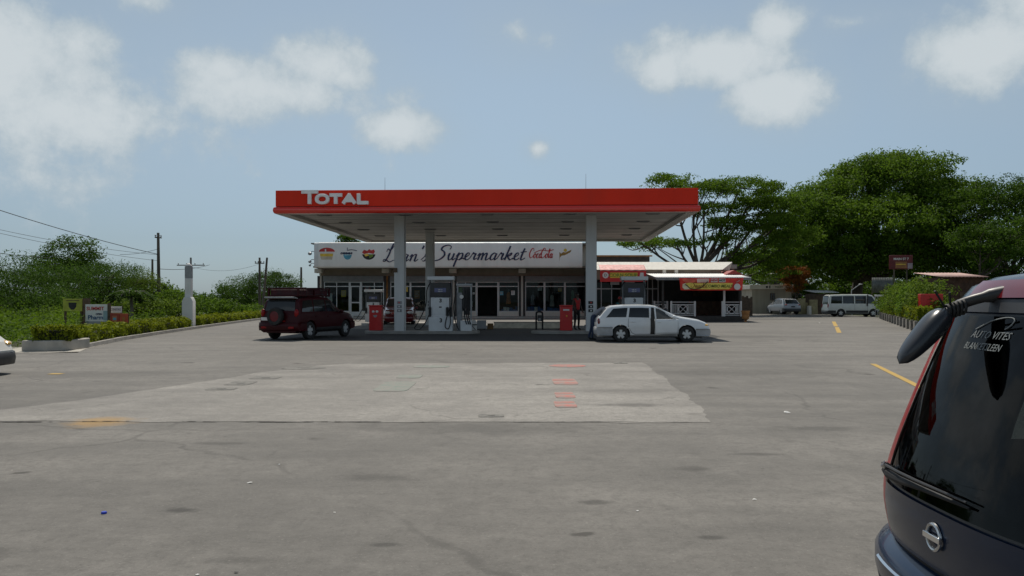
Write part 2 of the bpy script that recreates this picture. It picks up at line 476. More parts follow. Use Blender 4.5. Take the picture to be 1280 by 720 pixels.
W('car_white', (.74, .76, .77), .28, var=.03, coat=.6, dirt=.06, rv=.02)
W('car_maroon', (.038, .0005, .003), .4, var=.03, coat=.05, spec=.2, rv=.02)
W('car_red', (.13, .004, .008), .25, var=.05, coat=.6, rv=.02)
W('car_silver', (.36, .375, .40), .35, metal=.1, var=.03, coat=.3, rv=.02)
W('car_champagne', (.56, .53, .47), .3, var=.02, coat=.6, rv=.02)
W('car_navy', (.004, .015, .042), .25, metal=.0, var=.06, scale=1.5, coat=.25, spec=.4, rv=.02)
W('car_glass', (.010, .012, .014), .06, var=.2, scale=1.2, spec=.6)
W('lamp_red', (.26, .003, .005), .35, coat=.15, spec=.25)
W('lamp_dim', (.16, .004, .006), .12, coat=1.)
W('lamp_clear', (.70, .70, .66), .1, coat=1.)
W('lamp_amber', (.75, .42, .06), .15, coat=1.)
W('seat_cloth', (.035, .035, .04), .9)
W('orange_cloth', (.40, .09, .02), .8)
W('skin', (.065, .034, .022), .55)
W('hair', (.01, .009, .008), .8)
W('shirt_red', (.42, .012, .015), .8)
W('shirt_grey', (.24, .24, .26), .8)
W('jeans', (.03, .045, .09), .85)
W('trousers_black', (.014, .014, .016), .85)
M['shop_glass'] = glassmat('shop_glass', (.72, .78, .78), .015, 1.28)
M['rear_glass'] = glassmat('rear_glass', (.10, .125, .13), .025, 1.45, .42, .62)
M['screen_glass'] = glassmat('screen_glass', (.72, .76, .75), .01, 1.5)
BK = M['dark']

# ================================================================== ground
def asphalt(name, base=(.173, .163, .148), pad=False):
    m, nt, out = newmat(name)
    oc = nt.obj()
    big = nt.noise(oc, .13, 6, .6); mid = nt.noise(oc, .9, 6, .65); fine = nt.noise(oc, 9., 6, .8); grit = nt.noise(oc, 38., 5, .85)
    mp = nt.new('ShaderNodeMapping'); nt.set(mp, 0, oc); mp.inputs['Scale'].default_value = (.10, 1., 1); mp.inputs['Rotation'].default_value = (0, 0, .12)
    tyre = nt.noise(mp.outputs[0], 1.1, 5, .6)
    f = nt.math('ADD', nt.math('MULTIPLY', big, .45), nt.math('MULTIPLY', mid, .35))
    f = nt.math('ADD', f, nt.math('MULTIPLY', tyre, .3))
    lo = tuple(c * .60 for c in base); hi = tuple(c * 1.34 for c in base)
    c = nt.mix(nt.ramp(f, .38, .74), lo, hi)
    c = nt.mix(nt.ramp(fine, .42, .68, 0, .62), c, tuple(x * .62 for x in base))
    c = nt.mix(nt.ramp(grit, .56, .70, 0, .8), c, tuple(min(1, x * 1.9) for x in base))
    c = nt.mix(nt.ramp(grit, .45, .32, 0, .85), c, tuple(x * .4 for x in base))
    blot = nt.noise(oc, 3.4, 7, .72, .6)
    c = nt.mix(nt.ramp(blot, .50, .72, 0, .38), c, tuple(x * .48 for x in base))
    c = nt.mix(nt.ramp(blot, .46, .28, 0, .28), c, tuple(x * 1.5 for x in base))
    # stray pale grit and dark chewing-gum dots
    vo = nt.new('ShaderNodeTexVoronoi', feature='F1'); nt.set(vo, 'Vector', oc); nt.set(vo, 'Scale', 2.3)
    sel = nt.ramp(nt.noise(oc, 2.0, 2), .56, .60)
    dot = nt.math('MULTIPLY', nt.ramp(vo.outputs['Distance'], .075, .045), sel)
    c = nt.mix(nt.math('MULTIPLY', dot, .55), c, (.05, .045, .04))
    vo2 = nt.new('ShaderNodeTexVoronoi', feature='F1'); nt.set(vo2, 'Vector', oc); nt.set(vo2, 'Scale', 3.7)
    dot2 = nt.math('MULTIPLY', nt.ramp(vo2.outputs['Distance'], .05, .03), nt.ramp(nt.noise(oc, 1.3, 2), .58, .62))
    c = nt.mix(nt.math('MULTIPLY', dot2, .7), c, (.42, .40, .36))
    sm = nt.new('ShaderNodeTexVoronoi', feature='F1'); wd = nt.new('ShaderNodeVectorMath', operation='MULTIPLY_ADD'); nw = nt.new('ShaderNodeTexNoise'); nt.set(nw, 'Vector', oc); nt.set(nw, 'Scale', 2.6); nt.set(nw, 'Detail', 6.)
    nt.set(wd, 0, nw.outputs[1]); nt.set(wd, 1, (.55, .55, .0)); nt.set(wd, 2, oc); nt.set(sm, 'Vector', wd.outputs[0]); nt.set(sm, 'Scale', 1.05)
    sr = nt.new('ShaderNodeSeparateColor'); nt.set(sr, 0, sm.outputs['Color'])
    rad = nt.ramp(sr.outputs[0], .55, 1., .0, .24, False)
    smk = nt.math('MULTIPLY', nt.math('SUBTRACT', 1., nt.math('DIVIDE', sm.outputs['Distance'], nt.math('ADD', rad, .001)), clamp=True), nt.ramp(sr.outputs[1], .2, 1., .3, 1.))
    c = nt.mix(nt.math('MULTIPLY', nt.ramp(smk, 0, .45), .72), c, (.045, .041, .036))
    # cracks
    wv = nt.new('ShaderNodeVectorMath', operation='ADD'); nt.set(wv, 0, oc)
    nn = nt.new('ShaderNodeTexNoise'); nt.set(nn, 'Vector', oc); nt.set(nn, 'Scale', .8); nt.set(nn, 'Detail', 6.)
    nt.set(wv, 1, nn.outputs[1])
    vc = nt.new('ShaderNodeTexVoronoi', feature='DISTANCE_TO_EDGE'); nt.set(vc, 'Vector', wv.outputs[0]); nt.set(vc, 'Scale', .16 if not pad else .28)
    cr = nt.math('MULTIPLY', nt.ramp(vc.outputs['Distance'], .008, .002), nt.ramp(nt.noise(oc, .35, 3), .47, .58))
    c = nt.mix(nt.math('MULTIPLY', cr, .4), c, tuple(x * .35 for x in base))
    # oil and water stains at known spots
    sep = nt.new('ShaderNodeSeparateXYZ'); nt.set(sep, 0, oc)
    wob = nt.math('MULTIPLY', nt.math('SUBTRACT', nt.noise(oc, 2.2, 6, .7), .5), 2.2)
    spots = [(-2.45, 5.87, .17, .10, .75), (-5.6, 6.3, .22, .07, .7), (-1.15, 6.95, .42, .17, .42), (.62, 6.1, .16, .08, .5), (1.75, 11.7, .5, .22, .45), (2.1, 13.5, 1.0, .35, .3), (3.6, 9.6, .6, .2, .4),
             (-.4, 9.6, 1.6, .5, .28), (4.9, 17.0, 2.2, 1.0, .3), (-8.3, 16.5, 1.8, .9, .25), (-3.2, 8.6, .35, .09, .4), (1.3, 5.2, .1, .05, .6), (-.8, 5.05, .12, .05, .6), (2.45, 8.0, .25, .08, .45), (0, 30.5, 9, 1.2, .3), (9, 33, 4, 1.5, .35), (-2.9, 34, 5, 2, .4), (20, 62, 3.5, 3, .45), (5.6, 8.3, .3, .1, .4), (-1.6, 4.75, .22, .08, .3)]
    st = None
    for (a, b, ra, rb, k) in spots:
        u = nt.math('DIVIDE', nt.math('SUBTRACT', sep.outputs[0], a), ra); v = nt.math('DIVIDE', nt.math('SUBTRACT', sep.outputs[1], b), rb)
        q = nt.math('ADD', nt.math('SQRT', nt.math('ADD', nt.math('MULTIPLY', u, u), nt.math('MULTIPLY', v, v))), wob)
        q = nt.ramp(q, 1.25, .35, 0, k)
        st = q if st is None else nt.math('MAXIMUM', st, q)
    c = nt.mix(st, c, (.035, .033, .030))
    # old yellow paint wash
    u = nt.math('DIVIDE', nt.math('SUBTRACT', sep.outputs[0], -5.2), .45); v = nt.math('DIVIDE', nt.math('SUBTRACT', sep.outputs[1], 10.1), .42)
    q = nt.math('ADD', nt.math('SQRT', nt.math('ADD', nt.math('MULTIPLY', u, u), nt.math('MULTIPLY', v, v))), nt.math('MULTIPLY', wob, .9))
    c = nt.mix(nt.ramp(q, 1.3, .2, 0, .75), c, (.36, .22, .075))
    p = nt.new('ShaderNodeBsdfPrincipled'); nt.set(p, 'Base Color', c); nt.set(p, 'Roughness', nt.ramp(f, .35, .75, .78, .93)); nt.set(p, 'Specular IOR Level', .35)
    b = nt.new('ShaderNodeBump'); nt.set(b, 'Strength', .55); nt.set(b, 'Distance', .012)
    nt.set(b, 'Height', nt.math('ADD', nt.math('MULTIPLY', grit, .6), nt.math('ADD', fine, nt.math('MULTIPLY', mid, 1.5)))); nt.set(p, 'Normal', b.outputs[0])
    nt.l.new(p.outputs[0], out.inputs[0])
    return m
def sheet(name, poly, z, m, **kw):
    mb = MB(); mb.add([(x, y, z) for x, y in poly], [tuple(range(len(poly)))])
    return mb.build(name, m, ang=0, **kw)
W('soil', (.075, .08, .035), .95, var=.4, scale=.3, bump=.4)
sheet('ground', [(-1500, -300), (1500, -300), (1500, 2500), (-1500, 2500)], -.03, M['soil'], kind='structure')
A = asphalt('asphalt')
KERB = [(-12.6, 23.2), (-13.4, 25.2), (-14.6, 30), (-15.6, 36), (-16.5, 42), (-17.6, 50), (-18.6, 58), (-19.4, 66), (-19.8, 74)]
RK = [(32.5, 92), (32.3, 76), (31.2, 68), (27.7, 59.6), (19.9, 39.7), (17.2, 33), (16.8, 26), (20, 18), (40, 8), (120, 0)]
sheet('asphalt_forecourt', [(-120, -60), (120, -60)] + RK[::-1] + [(32.5, 120), (-19.8, 120)] + KERB[::-1] + [(-16.8, 23.0), (-22, 21.6), (-120, 18)], 0., A, kind='structure')
def PADP(pl):
    g = np.random.default_rng(5); out = []
    for i, a in enumerate(pl):
        b = pl[(i + 1) % len(pl)]; L = math.hypot(b[0] - a[0], b[1] - a[1]); n = max(1, int(L / .22)); ph = g.uniform(0, 6)
        for k in range(n):
            f = k / n; j = .035 * math.sin(f * L * 2.1 + ph) + g.normal() * .022
            nx, ny = -(b[1] - a[1]) / L, (b[0] - a[0]) / L
            out.append((a[0] + (b[0] - a[0]) * f + nx * j, a[1] + (b[1] - a[1]) * f + ny * j))
    return out
P = asphalt('pad_concrete', (.262, .247, .225), True)
sheet('concrete_pad', PADP([(-7.6, 10.15), (2.53, 10.05), (2.78, 12.5), (3.0, 16), (3.18, 19.5), (-3.9, 19.2), (-4.5, 18.6), (-5.3, 17.0), (-6.0, 14.2), (-6.9, 11.6)]), .004, P, kind='structure')
# raised lip of old kerb along the near edge of the pad
mb = MB(); rg = np.random.default_rng(3)
W('pad_seam', (.075, .069, .062), .95, var=.4, scale=8)
xs_ = np.arange(-7.5, 2.4, .045); wv = .010 + .010 * np.sin(xs_ * 1.7) + .008 * np.sin(xs_ * 6.1 + 1) + rg.normal(size=len(xs_)) * .007; wv *= np.where(xs_ > -1.2, .45, 1.); wv = np.maximum(wv, 0)
yv = 10.12 - .0101 * (xs_ + 7.6) + .02 * np.sin(xs_ * 2.3) + np.cumsum(rg.normal(size=len(xs_)) * .003)
for i in range(len(xs_) - 1):
    if wv[i] > .002 and wv[i + 1] > .002: mb.add([(xs_[i], yv[i] - wv[i], .0075), (xs_[i + 1], yv[i + 1] - wv[i + 1], .0075), (xs_[i + 1], yv[i + 1] + wv[i + 1], .0075), (xs_[i], yv[i] + wv[i], .0075)], [(0, 1, 2, 3)])
mb.build('pad_seam', M['pad_seam'], kind='structure', ang=0)

SHD = asphalt('shade_asphalt', (.062, .060, .058))  # added dark sheet: painted shade deepening the canopy's cast shadow, cut to its footprint
sheet('canopy_shade_sheet', PADP([(-9.3, 30.05), (-2, 29.75), (6.9, 29.45), (8.6, 33), (8.9, 41.2), (-8.9, 41.6), (-9.5, 36)]), .0035, SHD, kind='structure')
# painted covers on the pad
def worn(name, col, under=(.24, .225, .2), thr=.5):
    m, nt, out = newmat(name); oc = nt.obj()
    f = nt.ramp(nt.math('ADD', nt.math('MULTIPLY', nt.noise(oc, 4, 6, .75), .6), nt.math('MULTIPLY', nt.noise(oc, 40, 4, .7), .4)), thr - .08, thr + .16, 0, .85)
    p = nt.new('ShaderNodeBsdfPrincipled'); nt.set(p, 'Base Color', nt.mix(f, under, col)); nt.set(p, 'Roughness', .85)
    nt.l.new(p.outputs[0], out.inputs[0]); return m
M['cover_red'] = worn('cover_red', (.50, .10, .075), thr=.46)
M['cover_green'] = worn('cover_green', (.14, .20, .165), thr=.48)
M['cover_dark'] = worn('cover_dark', (.09, .088, .08), thr=.42)
M['cover_stripes'] = worn('cover_stripes', (.40, .19, .15), (.262, .247, .225), .46)
M['line_yellow'] = worn('line_yellow', (.50, .31, .045), (.2, .18, .14), .36)
M['stripe_white'] = worn('stripe_white', (.5, .48, .44), (.16, .15, .13), .45)
def gd(py): return 1550. / (py - HOR)
def cover(px, py, wpx, hpx, m, label, name='fill_cover', shape='rect', cat='cover', group=None, ring=None):
    d0, d1 = gd(py + hpx / 2), gd(py - hpx / 2); x0, x1 = X(px - wpx / 2, gd(py)), X(px + wpx / 2, gd(py)); cx, cy = (x0 + x1) / 2, (d0 + d1) / 2
    hx, hy = (x1 - x0) / 2, (d1 - d0) / 2
    mb = MB(); poly = []
    for i in range(40):
        a = 2 * math.pi * i / 40; e = 2. if shape == 'round' else 7.
        c, s = math.cos(a), math.sin(a)
        poly.append((hx * math.copysign(abs(c) ** (2 / e), c), hy * math.copysign(abs(s) ** (2 / e), s)))
    mb.prism(poly, 'z', .0035, .010)
    t = mb.build(name, m, ang=0, label=label, cat=cat, group=group); t.location = (cx, cy, 0)
    ring = name != 'fill_cover'
    if m is M['cover_stripes']:
        for k_ in (-1, 1):
            b_ = MB(); b_.prism([(p[0] * (1.0 if k_ < 0 else .93), hy * k_ * .52 + p[1] * .27) for p in poly], 'z', .0095, .0125); b_.build('painted_bar', M['cover_red'], t, ang=0)
    if ring:
        r = MB(); o = [(p[0] * 1.06, p[1] * 1.06) for p in poly]; n = len(o)
        r.add([(*p, .007) for p in poly] + [(*p, .007) for p in o] + [(*p, .0035) for p in o], [(i, (i + 1) % n, n + (i + 1) % n, n + i) for i in range(n)] + [(n + i, n + (i + 1) % n, 2 * n + (i + 1) % n, 2 * n + i) for i in range(n)])
        r.build('rim', M['cover_dark'], t, ang=0)
        h = MB(); h.b2(-hx * .3, hx * .3, -hy * .12, hy * .12, .0095, .014); h.build('handle', M['cover_dark'], t, ang=0)
    return t
cover(709, 457.6, 46, 3.2, M['cover_red'], 'widest faded red tank cover, farthest of the red row on the pad', shape='round')
cover(706, 477.6, 30, 7.5, M['cover_stripes'], 'squarish red tank cover, second farthest of the red row on the pad')
cover(706, 494.5, 24, 7.4, M['cover_stripes'], 'small red tank cover just behind the nearest of the red row')
cover(706.5, 506, 27, 8, M['cover_stripes'], 'small red tank cover nearest the front edge of the pad')
cover(539, 458.6, 46, 3, M['cover_green'], 'faded green round tank cover farthest of the green ones', shape='round')
cover(512, 471, 30, 4, M['cover_green'], 'faded green square tank cover between the other green ones')
cover(494, 483.5, 42, 12, M['cover_green'], 'large faded green patch nearest of the green covers')
cover(380, 460.3, 52, 3.6, M['cover_dark'], 'wide dark round manhole cover at the back of the pad', name='manhole_cover', shape='round')
cover(332, 472.6, 34, 3, M['cover_dark'], 'dark square cover behind two others left on the pad', name='manhole_cover')
cover(301, 479.5, 30, 4.4, M['cover_dark'], 'dark square cover in the middle of the left row', name='manhole_cover')
cover(277, 486.6, 34, 2.8, M['cover_dark'], 'thin dark cover nearest of the left row', name='manhole_cover')
cover(614, 520.2, 31, 3.6, M['cover_dark'], 'grey rectangular drain cover beside the front edge of the pad', name='drain_cover', cat='drain cover')
cover(775, 453.9, 17, 1.8, M['cover_dark'], 'small grey cover at the far right corner of the pad', name='drain_cover', cat='drain cover')
def line(p0, p1, wd, m, label, group=None, z=.006):
    (x0, y0), (x1, y1) = p0, p1; L = math.hypot(x1 - x0, y1 - y0); nx, ny = -(y1 - y0) / L * wd / 2, (x1 - x0) / L * wd / 2
    mb = MB(); mb.add([(x0 + nx, y0 + ny, z), (x1 + nx, y1 + ny, z), (x1 - nx, y1 - ny, z), (x0 - nx, y0 - ny, z)], [(0, 1, 2, 3)])
    return mb.build('painted_line', m, ang=0, kind='structure')
line((X(1091, gd(455)), gd(455)), (X(1160, gd(489)), gd(489)), .13, M['line_yellow'], '')
line((X(1049, gd(416)), gd(416)), (X(1046, gd(409)), gd(409)), .2, M['line_yellow'], '')
line((X(1045, gd(408)), gd(408)), (X(1042, gd(402)), gd(402)), .22, M['line_yellow'], '')
line((X(62, gd(467.5)), gd(467.5)), (X(78, gd(467.5)), gd(467.5)), .22, M['line_yellow'], '')
# litter
def scrap(px, py, s, m, label, name='paper_scrap', cat='litter', group=None):
    d = gd(py); x = X(px, d); rg = np.random.default_rng(int(px * 7 + py)); mb = MB()
    n = 9; top = []; 
    ring = [(math.cos(2 * math.pi * i / n) * s * rg.uniform(.5, 1), math.sin(2 * math.pi * i / n) * s * .7 * rg.uniform(.5, 1), rg.uniform(.0, .3) * s) for i in range(n)]
    mb.add(ring + [(0, 0, s * .35)], [(i, (i + 1) % n, n) for i in range(n)])
    o = mb.build(name, m, ang=0, label=label, cat=cat, group=group, solidify=.001); o.location = (x, d, .003); return o
W('cap_blue', (.02, .05, .5), .35)
mb = MB(); mb.lathe([(.0, .014), (.016, .014), (.019, .010), (.019, 0), (.016, 0)], n=20)
o = mb.build('bottle_cap', M['cap_blue'], label='bright blue plastic bottle cap lying on the asphalt', cat='bottle cap'); o.location = (X(130, gd(642)), gd(642), .001)
r_ = MB(); r_.lathe([(.0192, .002), (.0200, .003), (.0200, .009), (.0192, .010)], n=20); r_.build('cap_ridge', M['cap_blue'], o)
lit = [(312, 604, .028, 'white crumpled paper scrap, largest on the middle asphalt'), (349, 581, .016, 'small white paper scrap behind the larger one mid asphalt'), (984, 516, .06, 'pale flat scrap on the asphalt right of the pad'), (943, 625, .02, 'pale scrap near the dark minivan'), (797, 639, .013, 'tiny pale scrap on the right foreground asphalt'), (418, 641, .012, 'tiny pale scrap in the middle foreground'), (247, 719, .016, 'white scrap at the very bottom edge of the picture'), (1024, 404, .1, 'white scrap on the far asphalt before the van')]
for a in lit: scrap(a[0], a[1], a[2], M['paper'], a[3])
scrap(295, 716, .018, M['ink_black'], 'dark blue plastic scrap at the bottom edge', name='plastic_scrap')
# ================================================================== fuel canopy
CW, CD = 17.72, 17.0
cp = thing('fuel_canopy', 'wide red edged fuel station canopy on four grey columns', 'canopy', (-1.155, 33.45, 0), R(-2.6))
hw = CW / 2
mb = MB()
z0, z1 = 5.47, 6.15
mb.b2(-hw, hw, 0, .12, z0, z1); mb.b2(-hw, hw, CD - .12, CD, z0, z1); mb.b2(-hw, -hw + .12, .122, CD - .122, z0, z1); mb.b2(hw - .12, hw, .122, CD - .122, z0, z1)
mb.build('fascia_band', M['canopy_red'], cp, bevel=.012)
mb = MB()
for a, b in (((-hw, 0), (hw, 0)), ((-hw, CD), (hw, CD))):   # panel joints
    pass
mb.b2(-hw + .05, hw - .05, .05, CD - .05, z1 - .05, z1 - .03); mb.build('roof_deck', M['grey_metal'], cp)
# rounded lower trim all round
prof = []
for i in range(13):
    a = -math.pi / 2 + math.pi * i / 12
    prof.append((.14 * math.cos(a), 5.305 + .145 * math.sin(a)))
mb = MB(); rows = []
cs = [(-hw, 0, -1, -1), (hw, 0, 1, -1), (hw, CD, 1, 1), (-hw, CD, -1, 1)]
for o, z in [(-.02, 5.16)] + prof + [(-.02, 5.45)]: rows.append([(x + sx_ * o * .5, y + sy_ * o, z) for x, y, sx_, sy_ in cs])
mb.grid(rows, True); mb.build('trim_bulge', M['trim_red'], cp)
mb = MB()
for o in (0.,): mb.b2(-hw + .015, hw - .015, .02, CD - .02, 5.44, 5.475)
mb.build('trim_groove', BK, cp)
# soffit: inner return + recessed panels
mb = MB()
q = .42
rows = [[(x - sx_ * (.0), y - sy_ * .0, 5.163) for x, y, sx_, sy_ in cs], [(x - sx_ * q, y - sy_ * q, 5.163) for x, y, sx_, sy_ in cs], [(x - sx_ * q, y - sy_ * q, 5.29) for x, y, sx_, sy_ in cs]]
mb.grid(rows, True); mb.add(rows[2], [(0, 1, 2, 3)])
mb.build('soffit', M['soffit'], cp, ang=25)
mb = MB()
for k in range(1, 9): mb.b2(-hw + q, hw - q, k * CD / 9 - .012, k * CD / 9 + .012, 5.283, 5.2895)
for k in range(1, 6): mb.b2(-hw + q + .01, hw - q - .01, k * 3. - .2, k * 3. - .19, 5.2865, 5.2895)
mb.build('soffit_joint', M['soffit_line'], cp)
for ix, xx in enumerate((-7.2, -3.6, 0., 3.6, 7.2)):
    for yy in (1.6, 5.2, 9., 13.2):
        l = MB(); l.b2(xx - .3, xx + .3, yy - .13, yy + .13, 5.235, 5.289); a = l.build('soffit_lamp', M['pump_grey'], cp, bevel=.01)
        l = MB(); l.b2(xx - .24, xx + .24, yy - .08, yy + .08, 5.228, 5.2345); l.build('lamp_lens', M['soffit_line'], a)
cols = [(-3.99, 2.35, 0), (4.57, 2.55, 1), (-3.98, 11.4, 2), (5.0, 11.6, 3)]
for cx, cy, k in cols:
    mb = MB(); mb.b2(cx - .225, cx + .225, cy - .225, cy + .225, .10, 5.292)
    c = mb.build('column', M['column_grey'], cp, bevel=.02)
    mb = MB(); mb.b2(cx - .30, cx + .30, cy - .30, cy + .30, .0, .11); mb.build('base_plate', M['pump_grey'], c, bevel=.01)
    mb = MB(); mb.b2(cx + .228, cx + .26, cy - .06, cy + .06, .1, 5.2); mb.build('downpipe', M['column_grey'], c)
    for zz in (1.04, 1.22, 1.4):
        mb = MB(); mb.b2(cx - .09 if k != 1 else cx - .12, cx + .12 if k != 1 else cx + .09, cy - .237, cy - .2255, zz - .065, zz + .065); s = mb.build('safety_sticker', M['pump_grey'] if k != 1 else M['ink_black'], c)
        mb = MB(); mb.ell((cx, cy - .2375, zz), (.035, .002, .035), 10); mb.build('sticker_symbol', M['logo_red'] if zz > 1.3 else M['paper'], s)
mb = MB(); mb.b2(-4.24, -4.06, 2.07, 2.097, 2.75, 2.95); mb.build('column_sign', M['wood'], cp)
# raised silver letters TOTAL: wide strokes with rounded ends
LT = {'T': (1.05, [[(0, 1), (1.0, 1)], [(.5, 1), (.5, 0)]]), 'L': (.85, [[(.05, 1), (.05, 0.0), (.85, 0)]]),
      'A': (1.15, [[(.05, 0), (.55, 1), (1.05, 0)], [(.25, .3), (.85, .3)]])}
def letter(ch, x0, zb, hh, sx_):
    mb = MB(); r = .075
    def seg(p, q_):
        a = Vector((p[0], 0, p[1])); b = Vector((q_[0], 0, q_[1])); dd = (b - a).normalized(); nn = Vector((-dd.z, 0, dd.x)) * r
        a = a - dd * r * .6; b = b + dd * r * .6
        y = -.13 - seg.k * .002; seg.k += 1
        vs = [a + nn, b + nn, b - nn, a - nn]
        mb.add([(v.x, 0.0, v.z) for v in vs] + [(v.x, y + .02, v.z) for v in vs] + [((v.x - (a.x + b.x) / 2) * .97 + (a.x + b.x) / 2, y, (v.z - (a.z + b.z) / 2) * .97 + (a.z + b.z) / 2) for v in vs],
               [(0, 1, 5, 4), (1, 2, 6, 5), (2, 3, 7, 6), (3, 0, 4, 7), (4, 5, 9, 8), (5, 6, 10, 9), (6, 7, 11, 10), (7, 4, 8, 11), (8, 9, 10, 11)])
    seg.k = 0
    if ch == 'O':
        cx, cz, a, b = x0 + .52 * hh * sx_, zb + hh / 2, .50 * hh * sx_, hh * .52
        rows = []
        for i in range(33):
            t = 2 * math.pi * i / 32; e = .86
            def pt(ra, rb, y): return (cx + ra * math.copysign(abs(math.cos(t)) ** e, math.cos(t)), y, cz + rb * math.copysign(abs(math.sin(t)) ** e, math.sin(t)))
            rows.append([pt(a + r, b + r * .7, 0), pt(a + r, b + r * .7, -.11), pt(a + r - .02, b + r * .7 - .02, -.13), pt(a - r + .02, b - r * .9 + .02, -.13), pt(a - r, b - r * .9, -.11), pt(a - r, b - r * .9, 0)])
        mb.grid(rows); wd = 1.12
    else:
        wd, sts = LT[ch]
        for st in sts:
            for p, q_ in zip(st[:-1], st[1:]): seg((x0 + p[0] * hh * sx_, zb + p[1] * hh), (x0 + q_[0] * hh * sx_, zb + q_[1] * hh))
    mb.build('letter', M['letter_silver'], cp)
    return x0 + (wd + .16) * hh * sx_
x = -7.68
zb = 5.60
x = letter('T', x, zb, .47, 1.3) - .14
x = letter('O', x, zb + .0, .33, 1.42); x = letter('T', x, zb, .33, 1.34); x = letter('A', x, zb, .33, 1.40); x = letter('L', x + .03, zb, .34, 1.36)
for ax, hgt in ((-4.5, .75), (4.3, .85)):
    mb = MB(); mb.tube([(ax, 1.5, 6.1), (ax, 1.5, 6.15 + hgt)], [.012, .006], 6); mb.build('aerial', M['grey_metal'], cp)

# ================================================================== supermarket
SD, SG = 67.0, 64.0
mk = thing('supermarket', 'long white supermarket with painted script sign and glass shopfront under the canopy', 'supermarket', (-4.9, SD, 0))
ox, oy = -4.9, SD
def L3(mb_):                                   # world -> local of the supermarket
    mb_.v = [(v[0] - ox, v[1] - oy, v[2]) for v in mb_.v]; return mb_
PX = [X(p, SD) for p in (401, 484, 567, 652.5, 738)]
xl, xr = PX[0] - .2, PX[-1] + .25
def mpart(mb_, name, m, par=mk, **kw): return L3(mb_).build(name, m, par, **kw)
mb = MB(); mb.b2(xl, xr, SD + .30, SD + .5, 3.55, 6.0)
mb.b2(xl, xl + .2, SD + .5, SD + 12, 0, 6.0); mb.b2(xr - .2, xr, SD + .5, SD + 12, 0, 6.0); mb.b2(xl, xr, SD + 12, SD + 12.2, 0, 6.0)
mpart(mb, 'wall', M['cream_paint'])
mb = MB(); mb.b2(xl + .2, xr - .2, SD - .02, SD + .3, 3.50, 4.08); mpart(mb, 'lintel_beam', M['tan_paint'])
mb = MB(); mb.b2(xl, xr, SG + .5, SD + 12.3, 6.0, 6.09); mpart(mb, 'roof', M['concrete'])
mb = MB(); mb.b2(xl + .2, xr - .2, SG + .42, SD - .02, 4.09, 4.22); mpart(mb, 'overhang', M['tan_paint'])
mb = MB(); mb.b2(xl - .2, xr + .2, SD - 3.0, SD + .1, -.02, .13); mpart(mb, 'walkway', M['pale_concrete'], bevel=.01)
# dark interior
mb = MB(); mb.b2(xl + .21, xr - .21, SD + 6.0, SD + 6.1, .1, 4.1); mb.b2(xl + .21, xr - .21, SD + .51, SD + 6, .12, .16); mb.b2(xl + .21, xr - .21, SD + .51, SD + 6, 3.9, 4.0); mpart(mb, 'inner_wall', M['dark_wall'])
def bars(x0, x1, z0_, z1_, y=SD): 
    return MB().b2(x0, x1, y - .05, y + .05, z0_, z1_)
for i, p in enumerate(PX):
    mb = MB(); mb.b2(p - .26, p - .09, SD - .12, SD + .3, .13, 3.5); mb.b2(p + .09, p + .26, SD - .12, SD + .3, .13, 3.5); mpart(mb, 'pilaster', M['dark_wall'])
    mb = MB(); mb.b2(p - .085, p + .085, SD - .05, SD + .3, .13, 3.5); mpart(mb, 'pilaster_face', M['cream_paint' if i != 1 else 'rust'])
    mb = MB(); mb.b2(p - .3, p + .3, SD - 1.0, SD - .03, 3.72, 4.085); mpart(mb, 'beam_end', M['cream_paint'], bevel=.03)
def window(x0, x1, z0_, z1_, mull=(), trans=None, plinth=True):
    f = MB(); t = .035
    f.b2(x0, x0 + 2 * t, SD - .04, SD + .04, z0_, z1_); f.b2(x1 - 2 * t, x1, SD - .04, SD + .04, z0_, z1_)
    f.b2(x0 + 2 * t, x1 - 2 * t, SD - .039, SD + .039, z1_ - 2 * t, z1_); f.b2(x0 + 2 * t, x1 - 2 * t, SD - .039, SD + .039, z0_, z0_ + 2 * t)
    for m_ in mull: f.b2(m_ - t * .8, m_ + t * .8, SD - .038, SD + .038, z0_ + 2 * t, z1_ - 2 * t)
    if trans: f.b2(x0 + 2 * t, x1 - 2 * t, SD - .042, SD + .042, trans - t, trans + t)
    fo = mpart(f, 'shop_window', M['alu'])
    g = MB(); g.b2(x0 + 2 * t, x1 - 2 * t, SD - .006, SD + .006, z0_ + 2 * t, z1_ - 2 * t); mpart(g, 'pane', M['shop_glass'], fo)
    if plinth:
        g = MB(); g.b2(x0, x1, SD - .045, SD + .25, .13, z0_); mpart(g, 'window_plinth', M['cream_paint'] if z0_ < .6 else M['grey_metal'])
S = lambda px: X(px, SD)
ZB, ZT, ZR = .50, 3.02, 2.62
